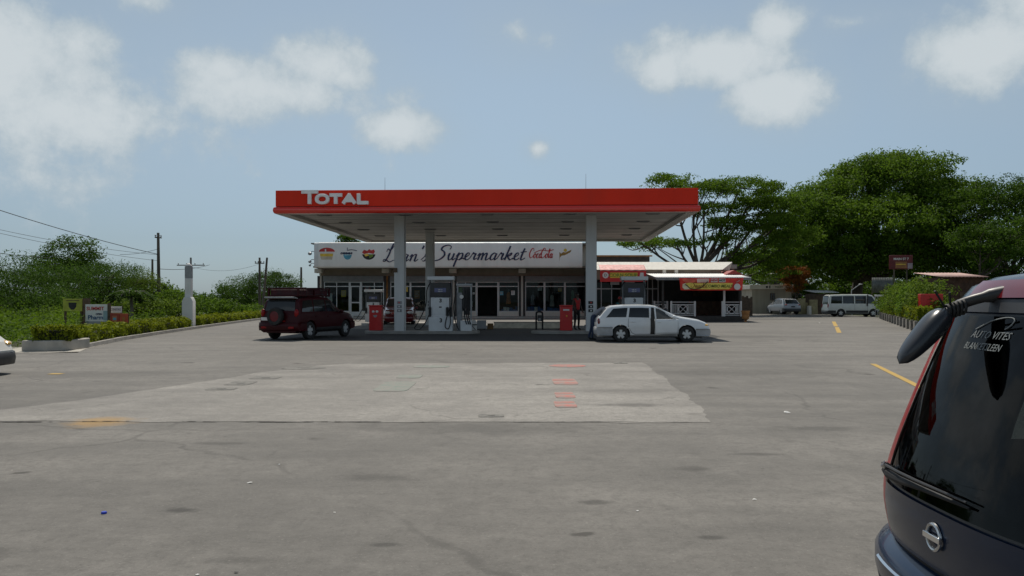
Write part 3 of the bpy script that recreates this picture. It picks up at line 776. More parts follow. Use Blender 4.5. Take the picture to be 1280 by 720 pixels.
# shutters
for a, b in zip(PX[:-1], PX[1:]):
    mb = MB(); mb.b2(a + .27, b - .27, SD - .32, SD + .05, 3.03, 3.49)
    for k in range(5): mb.b2(a + .27, b - .27, SD - .335, SD - .32, 3.06 + k * .085, 3.10 + k * .085)
    mpart(mb, 'roller_shutter', M['grey_shutter'])
def door(x0, x1, leaf=True):
    f = MB(); t = .045
    f.b2(x0, x0 + t * 2, SD - .04, SD + .04, .13, ZT); f.b2(x1 - 2 * t, x1, SD - .04, SD + .04, .13, ZT); f.b2(x0 + 2 * t, x1 - 2 * t, SD - .039, SD + .039, ZR - t, ZR + t); f.b2(x0 + 2 * t, x1 - 2 * t, SD - .039, SD + .039, ZT - 2 * t, ZT)
    d_ = mpart(f, 'shop_door', M['alu'])
    g = MB(); g.b2(x0 + 2 * t, x1 - 2 * t, SD - .006, SD + .006, ZR + t, ZT - 2 * t); mpart(g, 'pane', M['shop_glass'], d_)
    if leaf:
        g = MB(); g.b2(x0 + 2 * t, x1 - 2 * t, SD + .0, SD + .03, .16, ZR - t); mpart(g, 'door_glass', M['shop_glass'], d_)
        g = MB()
        g.b2(x0 + 2 * t, x0 + 3.4 * t, SD - .03, SD + .05, .15, ZR - t); g.b2(x1 - 3.4 * t, x1 - 2 * t, SD - .03, SD + .05, .15, ZR - t); g.b2(x0 + 3.4 * t, x1 - 3.4 * t, SD - .03, SD + .05, 1.22, 1.32); g.b2(x0 + 3.4 * t, x1 - 3.4 * t, SD - .03, SD + .05, .15, .5); mpart(g, 'door_leaf', M['alu'], d_)
    return d_
a, b = PX[0] + .27, PX[1] - .27
window(a, S(437), ZB, ZT, [S(421)], ZR); door(S(437) + .01, S(451.5)); window(S(451.5) + .01, b, ZB, ZT, [S(468)], ZR)
a, b = PX[1] + .27, PX[2] - .27
window(a, S(513), ZB, ZT, [], ZR); window(S(513) + .01, S(541), ZB, ZT, [], ZR); window(S(541) + .01, b, ZB, ZT, [], ZR)
a, b = PX[2] + .27, PX[3] - .27
window(a, S(595.5), ZB, ZT, [S(582)], ZR); door(S(595.5) + .01, S(623), False); window(S(623) + .01, b, ZB, ZT, [], ZR)
a, b = PX[3] + .27, PX[4] - .27
window(a, S(680.5), ZB, ZT, [], ZR); window(S(680.5) + .01, S(706), ZB, ZT, [], ZR); window(S(706) + .01, b, ZB, ZT, [], ZR)
# the sign board
def px2(px): return X(px, SG)
mb = MB()
x0, x1 = px2(398), px2(728)
prof = [(SG + .40, 4.06), (SG + .12, 4.06), (SG + .03, 4.12), (SG, 4.26), (SG, 5.98), (SG + .04, 6.06), (SG + .12, 6.10), (SG + .4, 6.10)]
mb.prism(prof, 'x', x0, x1)
sb = mpart(mb, 'sign_board', M['sign_white'], ang=50)
mb = MB(); mb.prism([(p[0] + .02, (p[1] - 5.08) * .98 + 5.08) for p in prof], 'x', x0 - .35, x0 - .001); mpart(mb, 'sign_end', M['white_paint'])
mb = MB(); script(mb, "L", px2(477.5), SG - .012, Z(327, SG), .58, w=.06, sx=.95); script(mb, "ean's", px2(492), SG - .012, Z(326.5, SG), .56, w=.064, sx=1.08)
script(mb, 'S', px2(536), SG - .012, Z(325.5, SG), .51, w=.07, sx=1.35); script(mb, 'upermarket', px2(558), SG - .012, Z(325, SG), .56, w=.068, sx=1.05)
mpart(mb, 'lettering', M['ink'], sb)
mb = MB(); script(mb, 'Coca', px2(660.5), SG - .010, Z(322.5, SG), .36, w=.042, sx=.66, slant=.25); script(mb, 'Cola', px2(675), SG - .014, Z(322.5, SG), .36, w=.042, sx=.66, slant=.25)
mb.tube(spline([(px2(668), SG - .018, Z(316, SG)), (px2(676), SG - .018, Z(312.6, SG)), (px2(685), SG - .018, Z(313.5, SG)), (px2(692), SG - .018, Z(312, SG))], 5), .03, 6)
mpart(mb, 'brand_lettering', M['logo_red'], sb)
def flatpoly(pts, m, name, y, par=sb):
    mb_ = MB(); mb_.prism([(X(p[0], SG), Z(p[1], SG)) for p in pts], 'y', SG - y, SG - y + .003); return mpart(mb_, name, m, par, ang=0)
def arc(cx, cy, rx, ry, a0, a1, n=16): return [(cx + rx * math.cos(R(a0 + (a1 - a0) * i / n)), cy - ry * math.sin(R(a0 + (a1 - a0) * i / n))) for i in range(n + 1)]
flatpoly(arc(408.6, 314.6, 10, 5, 0, 180), M['logo_red'], 'painted_logo', .006)
flatpoly([(399, 314.9), (418.2, 314.9), (417, 316.8), (400, 316.8)], M['paper'], 'painted_logo', .006)
flatpoly([(400, 317), (416.4, 317), (416, 320.6), (400.4, 320.6)], M['logo_yellow'], 'painted_logo', .006)
flatpoly([(400.5, 320.8), (416, 320.8), (415, 324.5), (401.5, 324.5)], mat('logo_faded', (.55, .48, .36), .6), 'painted_logo', .006)
flatpoly([(406, 311.6), (407.6, 311), (408, 315), (406.2, 315)], M['paper'], 'painted_logo', .011)
flatpoly(arc(434.4, 318.2, 5.2, 6.4, 180, 360), M['logo_blue'], 'painted_logo', .006)
flatpoly(arc(434.4, 319.2, 3.6, 2.2, 0, 180, 8) , mat('logo_pale_blue', (.4, .6, .66), .5), 'painted_logo', .011)
mb = MB(); script(mb, 'creamr', px2(425.6), SG - .012, Z(317.6, SG), .13, w=.035, sx=1.12); mb.tube(spline([(px2(434), SG - .015, Z(312.8, SG)), (px2(440), SG - .015, Z(312.2, SG)), (px2(446), SG - .015, Z(313.4, SG))], 4), .028, 5); mb.tube([(px2(434.2), SG - .018, Z(309.6, SG)), (px2(434.2), SG - .018, Z(313, SG))], .022, 5); mpart(mb, 'small_lettering', M['ink'], sb)
flatpoly(arc(461, 316.5, 8.4, 8.2, 190, 350), M['ink_black'], 'painted_logo', .006)
flatpoly([(452.6, 315.6), (455, 312.2), (459, 313.6), (461.5, 311.4), (464, 313), (467.5, 311.8), (468.6, 314.6), (467, 317.4), (461, 316.2), (455, 317.6)], M['logo_red'], 'painted_logo', .011)
flatpoly([(455, 318), (460, 317), (461, 319.6), (457, 320.6)], M['logo_yellow'], 'painted_logo', .016)
flatpoly([(461, 318.4), (466.6, 317.6), (466, 320.6), (462, 323)], M['logo_green'], 'painted_logo', .016)
flatpoly([(699.2, 315), (701.5, 317), (704, 315), (707, 315.6), (714.5, 312), (713, 315.4), (706, 319), (702, 319.6), (699.8, 322), (699.4, 327)], M['logo_brown'], 'painted_logo', .006)
flatpoly(arc(706.6, 312.8, 2.1, 2.1, 0, 360, 12)[:-1], M['logo_yellow'], 'painted_logo', .006)
# lamps and brackets at the left end of the sign
mb = MB(); e = x0 - .35
for zz, r in ((5.25, .17), (4.6, .14), (4.3, .1)):
    mb.tube([(e + .05, SG + .2, zz + .1), (e - .18, SG + .1, zz + .14), (e - .32, SG, zz)], .03, 6); mb.ell((e - .33, SG, zz - .05), (r, r, r * .8), 10)
mpart(mb, 'sign_lamp', M['grey_metal'])
# roof plants behind the sign handled with the trees; things in the windows
def disp(x, z, label, m, name, cat, sc=1., d=SD + .5):
    t = MB()
    t.lathe([(.02, 1.02), (.06, 1.0), (.14, .92), (.17, .75), (.15, .5), (.22, .12), (.20, 0), (.02, 0)], n=14)
    o = t.build(name, m, label=label, cat=cat); o.location = (x, d, z); o.scale = (sc, sc * .6, sc); 
    h = MB(); h.tube(spline([(0, 0, 1.0), (0, 0, 1.12), (.05, 0, 1.18), (.02, 0, 1.24)], 4), .012, 6); h.build('hanger_hook', M['steel'], o); return o
disp(S(635.5), 1.15, 'orange brown dress hanging in the window right of the open shop doorway', mat('dress_orange', (.48, .17, .05), .85), 'hanging_dress', 'dress', 1.0)
disp(S(690.5), .95, 'pale dress hanging in the middle window of the right shopfront bay', mat('dress_pale', (.42, .42, .36), .85), 'hanging_dress', 'dress', .95)
disp(S(666), 1.05, 'grey dress hanging in the left window of the right shopfront bay', M['shirt_grey'], 'hanging_dress', 'dress', .9)
disp(S(716.5), 1.5, 'green and white shirt hanging in the window behind the red shirted person', mat('shirt_green', (.16, .3, .2), .85), 'hanging_shirt', 'shirt', .8)
blue = mat('pack_blue', (.05, .14, .34), .5)
k = 0
for (a, b) in ((624.5, 649), (657, 680), (682, 705), (707, 727)):
    rg = np.random.default_rng(int(a)); x = S(a) + .15; k += 1
    t = thing('display_packs', ['blue packs low in the window beside the open doorway', 'blue packs low in the left window of the right bay', 'blue packs low in the middle window of the right bay', 'blue packs low in the window nearest the right column'][k - 1], 'goods', (x, SD + .35, .5), 0, 'blue goods in the shop windows')
    while x < S(b) - .3:
        wd = rg.uniform(.14, .3); h = rg.uniform(.2, .5)
        m_ = MB(); m_.b2(x - S(a) - .15, x - S(a) - .15 + wd, -.1, .12, -.34, h); m_.build('pack', blue if rg.random() < .8 else M['paper'], t, bevel=.015); x += wd + .02
def poster(x, z, w_, h_, m, label, y=SD - .012):
    mb_ = MB(); mb_.b2(-w_ / 2, w_ / 2, -.002, .002, -h_ / 2, h_ / 2); o = mb_.build('window_notice', m, label=label, cat='notice'); o.location = (x, y, z)
    r_ = MB()
    for q_ in range(4): r_.b2(-w_ * .38, w_ * (.38 - .2 * (q_ % 2)), -.006, -.0035, h_ * (.3 - .18 * q_) - .02, h_ * (.3 - .18 * q_) + .02)
    r_.build('printed_lines', M['grey_metal'], o); return o
poster(S(641.2), Z(366, SD), .3, .36, M['paper'], 'white notice stuck in the window beside the orange dress')
poster(S(627), Z(366.5, SD), .28, .32, M['logo_blue'], 'pale blue notice in the window next to the open doorway')
poster(S(592), Z(366.6, SD), .16, .16, M['paper'], 'tiny white notice left of the open doorway')
poster(S(506), Z(361, SD), .5, .5, M['logo_yellow'], 'yellowish notice in the window between the two left columns')

k = 0
for px_, py_, w_, h_, m_, lab in ((411, 372, .5, .7, 'paper', 'white poster low in the leftmost shop window'), (429, 367, .42, .55, 'logo_yellow', 'yellow poster in the shop window left of the glass door'), (459, 360, .5, .35, 'logo_red', 'red strip notice high in the window right of the glass door'),
        (498, 378, .6, .5, 'logo_blue', 'blue poster low in the window behind the front left column'), (521, 368, .45, .7, 'rust', 'orange poster in the window beside the rear left column'), (549, 376, .5, .6, 'paper', 'white poster in the window behind the tall dispenser'),
        (576, 363, .4, .5, 'logo_green', 'green poster high in the window behind the narrow grey pump'), (588, 380, .35, .5, 'paper', 'white poster low in the window left of the open doorway'), (675, 361, .35, .3, 'paper', 'white card high in the left window of the right bay'), (700, 362, .3, .3, 'logo_yellow', 'small yellow card high in the window of the right bay')):
    poster(S(px_), Z(py_, SD), w_, h_, M[m_], lab, SD + .16)
for i, (px_, lab) in enumerate(((573, 'grey garment hanging in the window behind the narrow grey pump'), (416, 'dark garment hanging in the leftmost shop window'), (470, 'pale garment hanging in the window right of the glass door'))):
    disp(S(px_), 1.1, lab, M[('shirt_grey', 'jeans', 'cream_paint')[i]], 'hanging_dress', 'dress', .85)
# ================================================================== snack bar on the right
BX = lambda px, d: X(px, d)
bo = (11.0, 57.0, 0)
br = thing('snack_bar', 'low open fronted snack bar with cream parapet and white awning roof', 'snack bar', bo)
def bpart(mb_, name, m, par=br, **kw):
    mb_.v = [(v[0] - bo[0], v[1] - bo[1], v[2]) for v in mb_.v]; return mb_.build(name, m, par, **kw)
b0, b1 = X(743, 59), X(916, 59)
mb = MB(); zp0, zp1 = Z(337, 58.9), Z(327.5, 60.1); mb.add([(b0, 58.9, zp0), (X(903, 58.9), 58.9, zp0), (X(915.5, 60.1), 60.1, zp1), (b0, 60.1, zp1), (b0, 60.2, zp0), (X(912, 60.2), 60.2, zp0)], [(0, 1, 2, 3), (0, 3, 4), (1, 5, 2), (3, 2, 5, 4), (0, 4, 5, 1)]); bpart(mb, 'parapet', mat('parapet_cream', (.74, .70, .62), .7, var=.04, dirt=.05), ang=0)
mb = MB(); mb.b2(b0 + .05, b1 - .6, 60.21, 68, 3.9, 4.05); bpart(mb, 'roof', M['concrete'])
mb = MB(); mb.b2(b0, b1 - .8, 59.15, 59.3, 3.0, 3.85); bpart(mb, 'upper_wall', M['tan_paint'])
mb = MB(); mb.b2(b0, b0 + .2, 59.3, 68, 0, 3.9); mb.b2(X(926, 56.5), X(926, 56.5) + .2, 57, 68, 0, 3.0); mb.b2(b0, X(926, 56.5), 68, 68.2, 0, 3.9); mb.b2(b0 + .2, b1, 63.5, 63.6, 0, 3.9); bpart(mb, 'wall', M['dark_wall'])
mb = MB(); mb.b2(X(745, 56), X(930, 55.2), 55.2, 63.5, 0, .36); bpart(mb, 'floor_slab', mat('dark_slab', (.06, .055, .05), .8), bevel=.02)
for p in (828, 843):
    mb = MB(); mb.b2(X(p, 59), X(p, 59) + .25, 58.88, 59.14, 3.45, 3.7); bpart(mb, 'beam_end', M['cream_paint'])
# pale block at the parapet
mb = MB(); mb.b2(X(909, 62), X(919, 62), 61.5, 62, 3.9, Z(331, 62)); bpart(mb, 'roof_block', M['concrete'])
# shed roof behind parapet
mb = MB(); mb.prism([(61., Z(327, 61)), (61., Z(320.8, 61)), (66, 4.75), (66, 4.2)], 'x', X(740, 61), X(812, 61)); sr = bpart(mb, 'rear_shed_roof', M['dark_wall'])
mb = MB(); mb.b2(X(739, 60.9), X(815, 60.9), 60.75, 60.98, Z(320.8, 61), Z(319.2, 61)); bpart(mb, 'roof_edge', M['rust'], sr)
# awning roof (corrugated white)
a0, a1 = X(816, 56), X(937, 55)
rows = []
for i in range(2):
    y = 54.6 + i * 4.3; z = Z(347, 54.6) + i * .42
    rows.append([(a0 + (a1 - a0) * j / 120 - (0 if i == 0 else .0), y, z + .018 * math.sin(j * 2.1)) for j in range(121)])
mb = MB(); mb.grid(rows); aw = bpart(mb, 'awning_roof', M['white_paint'], solidify=.01)
mb = MB(); mb.b2(a0, a1, 54.62, 54.72, Z(347, 54.6) - .17, Z(347, 54.6) - .03); bpart(mb, 'awning_beam', M['pump_grey'], aw)
for k in range(9):
    xx = a0 + .1 + (a1 - a0 - .3) * k / 8; mb = MB(); mb.prism([(54.72, Z(347, 54.6) - .15), (54.72, Z(347, 54.6) - .05), (58.8, Z(347, 54.6) + .33), (58.8, Z(347, 54.6) + .23)], 'x', xx, xx + .06); bpart(mb, 'rafter', M['pump_grey'], aw)
for p in (828.5, 905.5, 926):
    mb = MB(); mb.b2(X(p, 55), X(p, 55) + .13, 55.25, 55.38, .36, 2.95); bpart(mb, 'post', M['white_paint'] if p < 920 and p > 850 else M['dark_wall'])
# red gable roof at the end
mb = MB(); xg0, xg1 = X(903, 57.5), X(931, 57.5); zg = 3.22; mb.prism([(xg0, zg), (xg1, zg), ((xg0 + xg1) / 2 - .05, zg + .42)], 'y', 57.2, 63); bpart(mb, 'red_gable', M['roof_red'])
# window frames on the left half
mb = MB()
for p in (745, 751, 764, 787, 809, 815, 822):
    mb.b2(X(p, 59.2), X(p, 59.2) + .06, 59.15, 59.23, .36, 3.0)
mb.b2(X(745, 59.2), X(822, 59.2), 59.14, 59.22, 2.28, 2.36); bpart(mb, 'window_frame', M['grey_metal'])
mb = MB(); mb.b2(X(746, 59.2), X(764, 59.2), 59.24, 59.25, .36, 2.9); bpart(mb, 'window_pane', M['shop_glass']); mb = MB(); mb.b2(X(787, 59.2), X(808, 59.2), 59.24, 59.25, .36, 2.9); bpart(mb, 'window_pane', M['shop_glass'])
for p in (763, 782): 
    mb = MB(); mb.b2(X(p, 58.8), X(p + 11, 58.8), 58.75, 58.85, Z(356, 58.8), Z(352, 58.8)); bpart(mb, 'hanging_panel', M['grey_metal'])
mb = MB(); mb.b2(X(858, 62), X(898, 62), 61, 61.6, .36, 1.4); bpart(mb, 'counter', M['wood'], bevel=.02)
mb = MB(); mb.b2(X(866, 63.3), X(890, 63.3), 63.2, 63.4, 1.8, 2.5); bpart(mb, 'back_shelf', M['wood'])
# railings: posts, rails, bars and centre motif
def railing(xa, xb, y, label):
    L = xb - xa; t = thing('railing', label, 'railing', (xa, y, .36), 0, 'white railings in front of the snack bar')
    mb_ = MB(); mb_.b2(-.06, .06, -.06, .06, 0, 1.06); mb_.build('post', M['white_paint'], t, bevel=.01); mb_ = MB(); mb_.b2(L - .06, L + .06, -.06, .06, 0, 1.06); mb_.build('post', M['white_paint'], t, bevel=.01)
    for zz in (.08, .16 + .02, .82, .99):
        mb_ = MB(); mb_.b2(.06, L - .06, -.025, .025, zz - .022, zz + .022); mb_.build('rail', M['white_paint'], t)
    n = 11
    for k_ in range(n):
        u = .06 + (L - .12) * (k_ + .5) / n
        if abs(u - L / 2) < .36: continue
        mb_ = MB(); mb_.b2(u - .022, u + .022, -.022, .022, .20, .80); mb_.build('baluster', M['white_paint'], t)
    mb_ = MB(); c = L / 2
    ring = [(c + .29 * math.cos(a * math.pi / 12), 0, .5 + .29 * math.sin(a * math.pi / 12)) for a in range(25)]
    mb_.tube(ring, .026, 6, False)
    for sgn in (-1, 1):
        mb_.tube([(c - .3, sgn * .004, .5 - sgn * .29), (c + .3, sgn * .004, .5 + sgn * .29)], .024, 6)
    mb_.tube([(c - .33, 0, .2), (c - .33, 0, .8)], .024, 6); mb_.tube([(c + .33, 0, .2), (c + .33, 0, .8)], .024, 6)
    mb_.build('centre_motif', M['white_paint'], t)
railing(X(839, 55.3), X(868.5, 55.3), 55.3, 'left white patterned railing behind the bonnet of the white estate car')
railing(X(903, 55.3), X(926, 55.3), 55.3, 'right white patterned railing beside the terracotta planter')
railing(X(818, 58.4), X(834, 58.4), 58.4, 'short pale railing set back behind the white estate car roof')
# ---- red awning sign
sg = thing('awning_sign', 'red box awning with yellow lettered band over the snack bar windows', 'awning', (X(779, 57.5), 57.5, 2.8))
wA = X(808, 57.5) - X(750.5, 57.5); h1 = Z(338.5, 57.5) - 2.8; h2 = Z(331, 58.8) - 2.8
mb = MB(); mb.b2(-wA / 2, wA / 2, 0, .08, 0, h1); mb.build('front_board', M['bin_red'], sg)
pk = mat('awning_pink', (.62, .25, .22), .6, dirt=.2)
rows = []
for i in range(7):
    t = i / 6; rows.append([(-wA / 2 + wA * j / 60, 0.0 + 1.3 * t, h1 + (h2 - h1) * math.sin(t * 1.4) / math.sin(1.4) + (.05 * abs(math.sin(j * .31)) if i == 0 else 0)) for j in range(61)])
mb = MB(); mb.grid(rows); mb.build('awning_top', pk, sg, solidify=.01)
mb = MB(); mb.b2(-wA / 2 + .72, wA / 2 - .62, -.012, -.002, .28, .66); bd = mb.build('yellow_band', M['logo_yellow'], sg)
text('CORN SOUP', .34, M['logo_green'], bd, 'lettering', (0, -.016, .47), .003, bold=.008, sx=1.05)
mb = MB(); mb.lathe([(0, .0), (.22, 0), (.22, .012), (0, .012)], c=(-wA / 2 + .38, -.002, .47), n=18, M=Matrix.Rotation(R(90), 4, 'X')); bd = mb.build('round_emblem', M['paper'], sg)
text('D', .28, M['ink_black'], bd, 'lettering', (-wA / 2 + .38, -.017, .47), .003)
mb = MB(); mb.prism([(wA / 2 - .5, .25), (wA / 2 - .16, .25), (wA / 2 - .2, .66), (wA / 2 - .42, .66)], 'y', -.012, -.002); mb.build('cup_emblem', M['paper'], sg)
# ---- banner
def bz(py): return Z(py, 54.55) - Z(355, 54.55)
bn = thing('hanging_banner', 'red printed banner with yellow swoosh hanging from the awning roof', 'banner', (X(889, 54.55), 54.5, Z(355, 54.55)))
def bxp(px): return X(px, 54.55) - X(889, 54.55)
rows = []
for i in range(9):
    t = i / 8; rows.append([(bxp(849 + 1.6 * t * (1 - j / 40)) + (bxp(929) - bxp(849 + 1.6 * t)) * j / 40, .03 * math.sin(j * .55 + t * 2) * (.3 + t), bz(347.6 + 15.3 * t) - .02 * math.sin(math.pi * j / 40)) for j in range(41)])
mb = MB(); mb.grid(rows); mb.build('cloth', mat('banner_red', (.80, .05, .035), .55), bn, solidify=.004)
def bpoly(pts, m, name, y=.06):
    mb_ = MB(); mb_.prism([(bxp(p[0]), bz(p[1])) for p in pts], 'y', -y, -y + .003); return mb_.build(name, m, bn, ang=0)
bpoly([(862, 361.2), (858, 357), (856.5, 354.2), (862, 353.4), (872, 354.2), (884, 353.6), (915.5, 353.8), (914, 359), (911, 361.6), (880, 361.8)], mat('banner_yellow', (.92, .68, .12), .5), 'printed_swoosh')
bpoly([(853, 355), (857, 353.6), (860.5, 356.5), (863, 361.4), (855, 361.8), (852.6, 359)], mat('pale_yellow', (.88, .80, .55), .6), 'printed_patch', .056)
bpoly([(852, 348.4), (870, 349.2), (869, 353.2), (858, 353.4), (853, 351)], mat('banner_orange', (.85, .16, .10), .6), 'printed_patch', .056)
bpoly([(870.5, 348.4), (886, 348.2), (885.4, 353), (871, 353.2)], mat('banner_pink', (.88, .6, .52), .6), 'printed_patch', .056)
bpoly([(888, 348.4), (896.6, 348.4), (896.6, 352.8), (888, 352.8)], M['paper'], 'printed_patch', .056); bpoly([(898, 348.4), (906.4, 348.4), (906.4, 352.8), (898, 352.8)], M['paper'], 'printed_patch', .056)
text('NEW', .2, M['bin_red'], bn, 'lettering', (bxp(892.3), -.064, bz(350.6)), .002, bold=.008); text('HOT', .2, M['ink_black'], bn, 'lettering', (bxp(902.2), -.064, bz(350.6)), .002, bold=.008)
text('COMBO MEALS', .27, mat('banner_green', (.10, .16, .02), .6), bn, 'lettering', (bxp(898), -.068, bz(357.8)), .002, bold=.006, shear=.2)
mb = MB(); script(mb, 'Snacks', bxp(862.5), -.068, bz(359.6), .16, w=.022, sx=.95); mb.build('script_lettering', M['rust'], bn)
mb = MB(); mb.tube([(p[0], -.07, p[2]) for p in [(bxp(a_), 0, bz(b_)) for a_, b_ in [(856, 355.5), (859, 357.5), (862, 360.6), (868, 361.6), (875, 360), (880, 356.4), (884, 352)]]], .03, 6); mb.build('printed_stroke', M['ink_black'], bn)
mb = MB(); mb.lathe([(0, 0), (.22, 0), (.22, .01), (0, .01)], c=(bxp(921), -.055, bz(358.4)), n=18, M=Matrix.Rotation(R(90), 4, 'X')); mb.build('bowl_emblem', M['paper'], bn)
mb = MB(); mb.tube([(bxp(920), -.066, bz(353)), (bxp(924), -.066, bz(350.4))], .03, 6); mb.build('spoon_emblem', mat('banner_pale', (.6, .4, .35), .6), bn)

# ================================================================== pumps
def hose(mb_, pts, r=.022): mb_.tube(spline(pts, 6), r, 8)
def dispenser(loc, rz, label, digit='3'):
    t = thing('fuel_dispenser', label, 'fuel pump', loc, rz, 'tall white fuel dispensers'); t.scale = (1, 1, .945)
    mb_ = MB(); mb_.b2(-.53, .53, -.27, .27, .0, .66); mb_.build('base_cabinet', M['pump_white'], t, bevel=.015)
    mb_ = MB(); mb_.b2(-.44, .38, -.22, .22, .66, 1.58); bdy = mb_.build('body', M['pump_white'], t, bevel=.02)
    mb_ = MB(); mb_.b2(-.36, .26, -.232, -.221, .78, 1.52); mb_.build('body_door', M['pump_white'], bdy, bevel=.008)
    for sx_ in (-1, 1):
        for dx in (0, .16):
            if sx_ < 0 and dx: continue
            mb_ = MB(); xx = -.47 if sx_ < 0 else .30 + dx; mb_.b2(xx - .06, xx + .06, -.29, -.12, .72, 1.12); hs = mb_.build('nozzle_holster', M['black_plastic'], t, bevel=.012)
            mb_ = MB(); mb_.tube(spline([(xx, -.26, .80), (xx, -.30, .95), (xx, -.27, 1.08), (xx, -.18, 1.14)], 4), [.028] * 13, 8); mb_.tube([(xx, -.24, 1.12), (xx, -.32, 1.02)], .014, 6); mb_.build('nozzle', M['black_rubber'], hs)
    mb_ = MB(); mb_.b2(-.47, .42, -.2, .2, 1.60, 2.28); hd = mb_.build('display_head', M['black_plastic'], t, bevel=.015)
    mb_ = MB(); mb_.b2(-.28, .24, -.212, -.201, 1.83, 2.03); ds = mb_.build('price_display', mat('lcd', (.10, .11, .22), .2), hd)
    for zz in (1.87, 1.95):
        text('088.40', .075, M['paper'], ds, 'digits', (-.02, -.216, zz), .001)
    for xx in (-.50, .46):
        mb_ = MB(); mb_.b2(xx - .035, xx + .035, -.1, .1, .66, 2.42); mb_.build('side_post', M['pump_grey'], t, bevel=.008)
    mb_ = MB(); mb_.b2(-.60, .60, -.28, .28, 2.40, 2.58); mb_.build('top_sign', M['pump_white'], t, bevel=.02)
    text(digit, .24, M['ink_black'], bdy, 'numeral', (.0, -.238, 1.43), .003, bold=.01); text(digit, .26, M['ink_black'], t, 'numeral', (.02, -.276, .50), .003, bold=.01)
    mb_ = MB(); mb_.b2(-.07, .05, -.238, -.2325, 1.10, 1.16); mb_.build('sticker', M['ink_black'], bdy)
    for i, (xs, pts) in enumerate([(-1, [(-.48, -.1, 2.3), (-.62, -.2, 1.9), (-.66, -.25, 1.2), (-1.0, -.3, .4), (-1.15, -.3, .14), (-.9, -.3, .10), (-.62, -.3, .5), (-.5, -.27, .8)]),
                                   (1, [(.44, -.1, 2.3), (.5, -.24, 1.8), (.5, -.3, 1.3), (.36, -.32, .9), (.25, -.33, .5), (.22, -.33, .2), (.36, -.34, .12), (.45, -.33, .4), (.44, -.3, .8)])]):
        mb_ = MB(); hose(mb_, pts); mb_.build('hose', M['black_rubber'], t)
    return t
d1 = dispenser((X(551.5, 35.8), 35.8, .13), R(-2), 'tall white fuel dispenser between the two left canopy columns, marked 3')
d2 = dispenser((X(792.5, 36.0), 36.0, .13), R(-2), 'tall white fuel dispenser standing behind the white estate car')
d2['label'] = 'tall white fuel dispenser standing behind the white estate car'
d3 = dispenser((X(467.5, 50), 50, .13), R(-2), 'white fuel dispenser farther back behind the left red bin'); d3.scale = (.95, .95, .78)
# grey single pump
gp = thing('side_pump', 'narrow grey fuel pump with black hoses and white base box', 'fuel pump', (X(580.5, 35.9), 35.9, .13))
mb = MB(); mb.b2(-.17, .34, -.2, .22, 0, .47); mb.build('base_box', M['pump_white'], gp, bevel=.015)
mb = MB(); mb.b2(-.32, -.1, -.12, .2, 0, 1.72); mb.build('body', M['pump_grey'], gp, bevel=.015)
mb = MB(); mb.b2(-.36, .36, -.16, .18, 2.02, 2.12); mb.b2(-.34, -.27, -.1, .1, 0, 2.02); mb.b2(.27, .34, -.1, .1, .47, 2.02); mb.build('frame', M['grey_metal'], gp, bevel=.008)
mb = MB(); mb.b2(-.09, .26, -.05, .12, 1.0, 1.98); mb.build('back_panel', M['black_plastic'], gp, bevel=.01)
for k, xx in enumerate((.02, .12, .2)):
    mb = MB(); hose(mb, [(xx, -.02, 1.95), (xx + .02, -.16, 1.5), (xx - .02, -.2, .9), (xx + .03, -.22, .5), (xx + .1, -.24, .3)], .024); mb.tube([(xx, -.18, 1.0), (xx + .02, -.2, .72)], [.045, .05], 8); mb.build('hose', M['black_rubber'], gp)
mb = MB(); mb.lathe([(0, 0), (.09, 0), (.09, .03), (0, .03)], c=(-.12, -.13, 1.53), n=16, M=Matrix.Rotation(R(90), 4, 'X')); mb.build('gauge', M['paper'], gp)
mb = MB(); hose(mb, [(-.34, -.1, 1.9), (-.46, -.2, 1.2), (-.42, -.25, .6), (-.3, -.3, .2), (-.22, -.3, .06)], .024); mb.build('hose', M['black_rubber'], gp)
# islands
def island(x0, x1, y0, y1, label, h=.13):
    mb_ = MB(); n = 8; r = (y1 - y0) / 2; poly = [(x1 - r + r * math.cos(-math.pi / 2 + math.pi * i / n), (y0 + y1) / 2 + r * math.sin(-math.pi / 2 + math.pi * i / n)) for i in range(n + 1)] + [(x0 + r + r * math.cos(math.pi / 2 + math.pi * i / n), (y0 + y1) / 2 + r * math.sin(math.pi / 2 + math.pi * i / n)) for i in range(n + 1)]
    cx, cy = (x0 + x1) / 2, (y0 + y1) / 2
    mb_.prism([(p[0] - cx, p[1] - cy) for p in poly], 'z', 0, h)
    o = mb_.build('pump_island', M['concrete'], bevel=.02, label=label, cat='pump island'); o.location = (cx, cy, 0); return o
island(X(456, 36.2), X(600, 36.2), 35.3, 37.1, 'raised kerbed pump island under the left front column')
island(X(664, 36.2), X(825, 36.2), 35.3, 37.1, 'raised kerbed pump island under the right front column')
island(X(445, 46), X(575, 46), 44.6, 50.7, 'raised kerbed pump island farther back on the left')
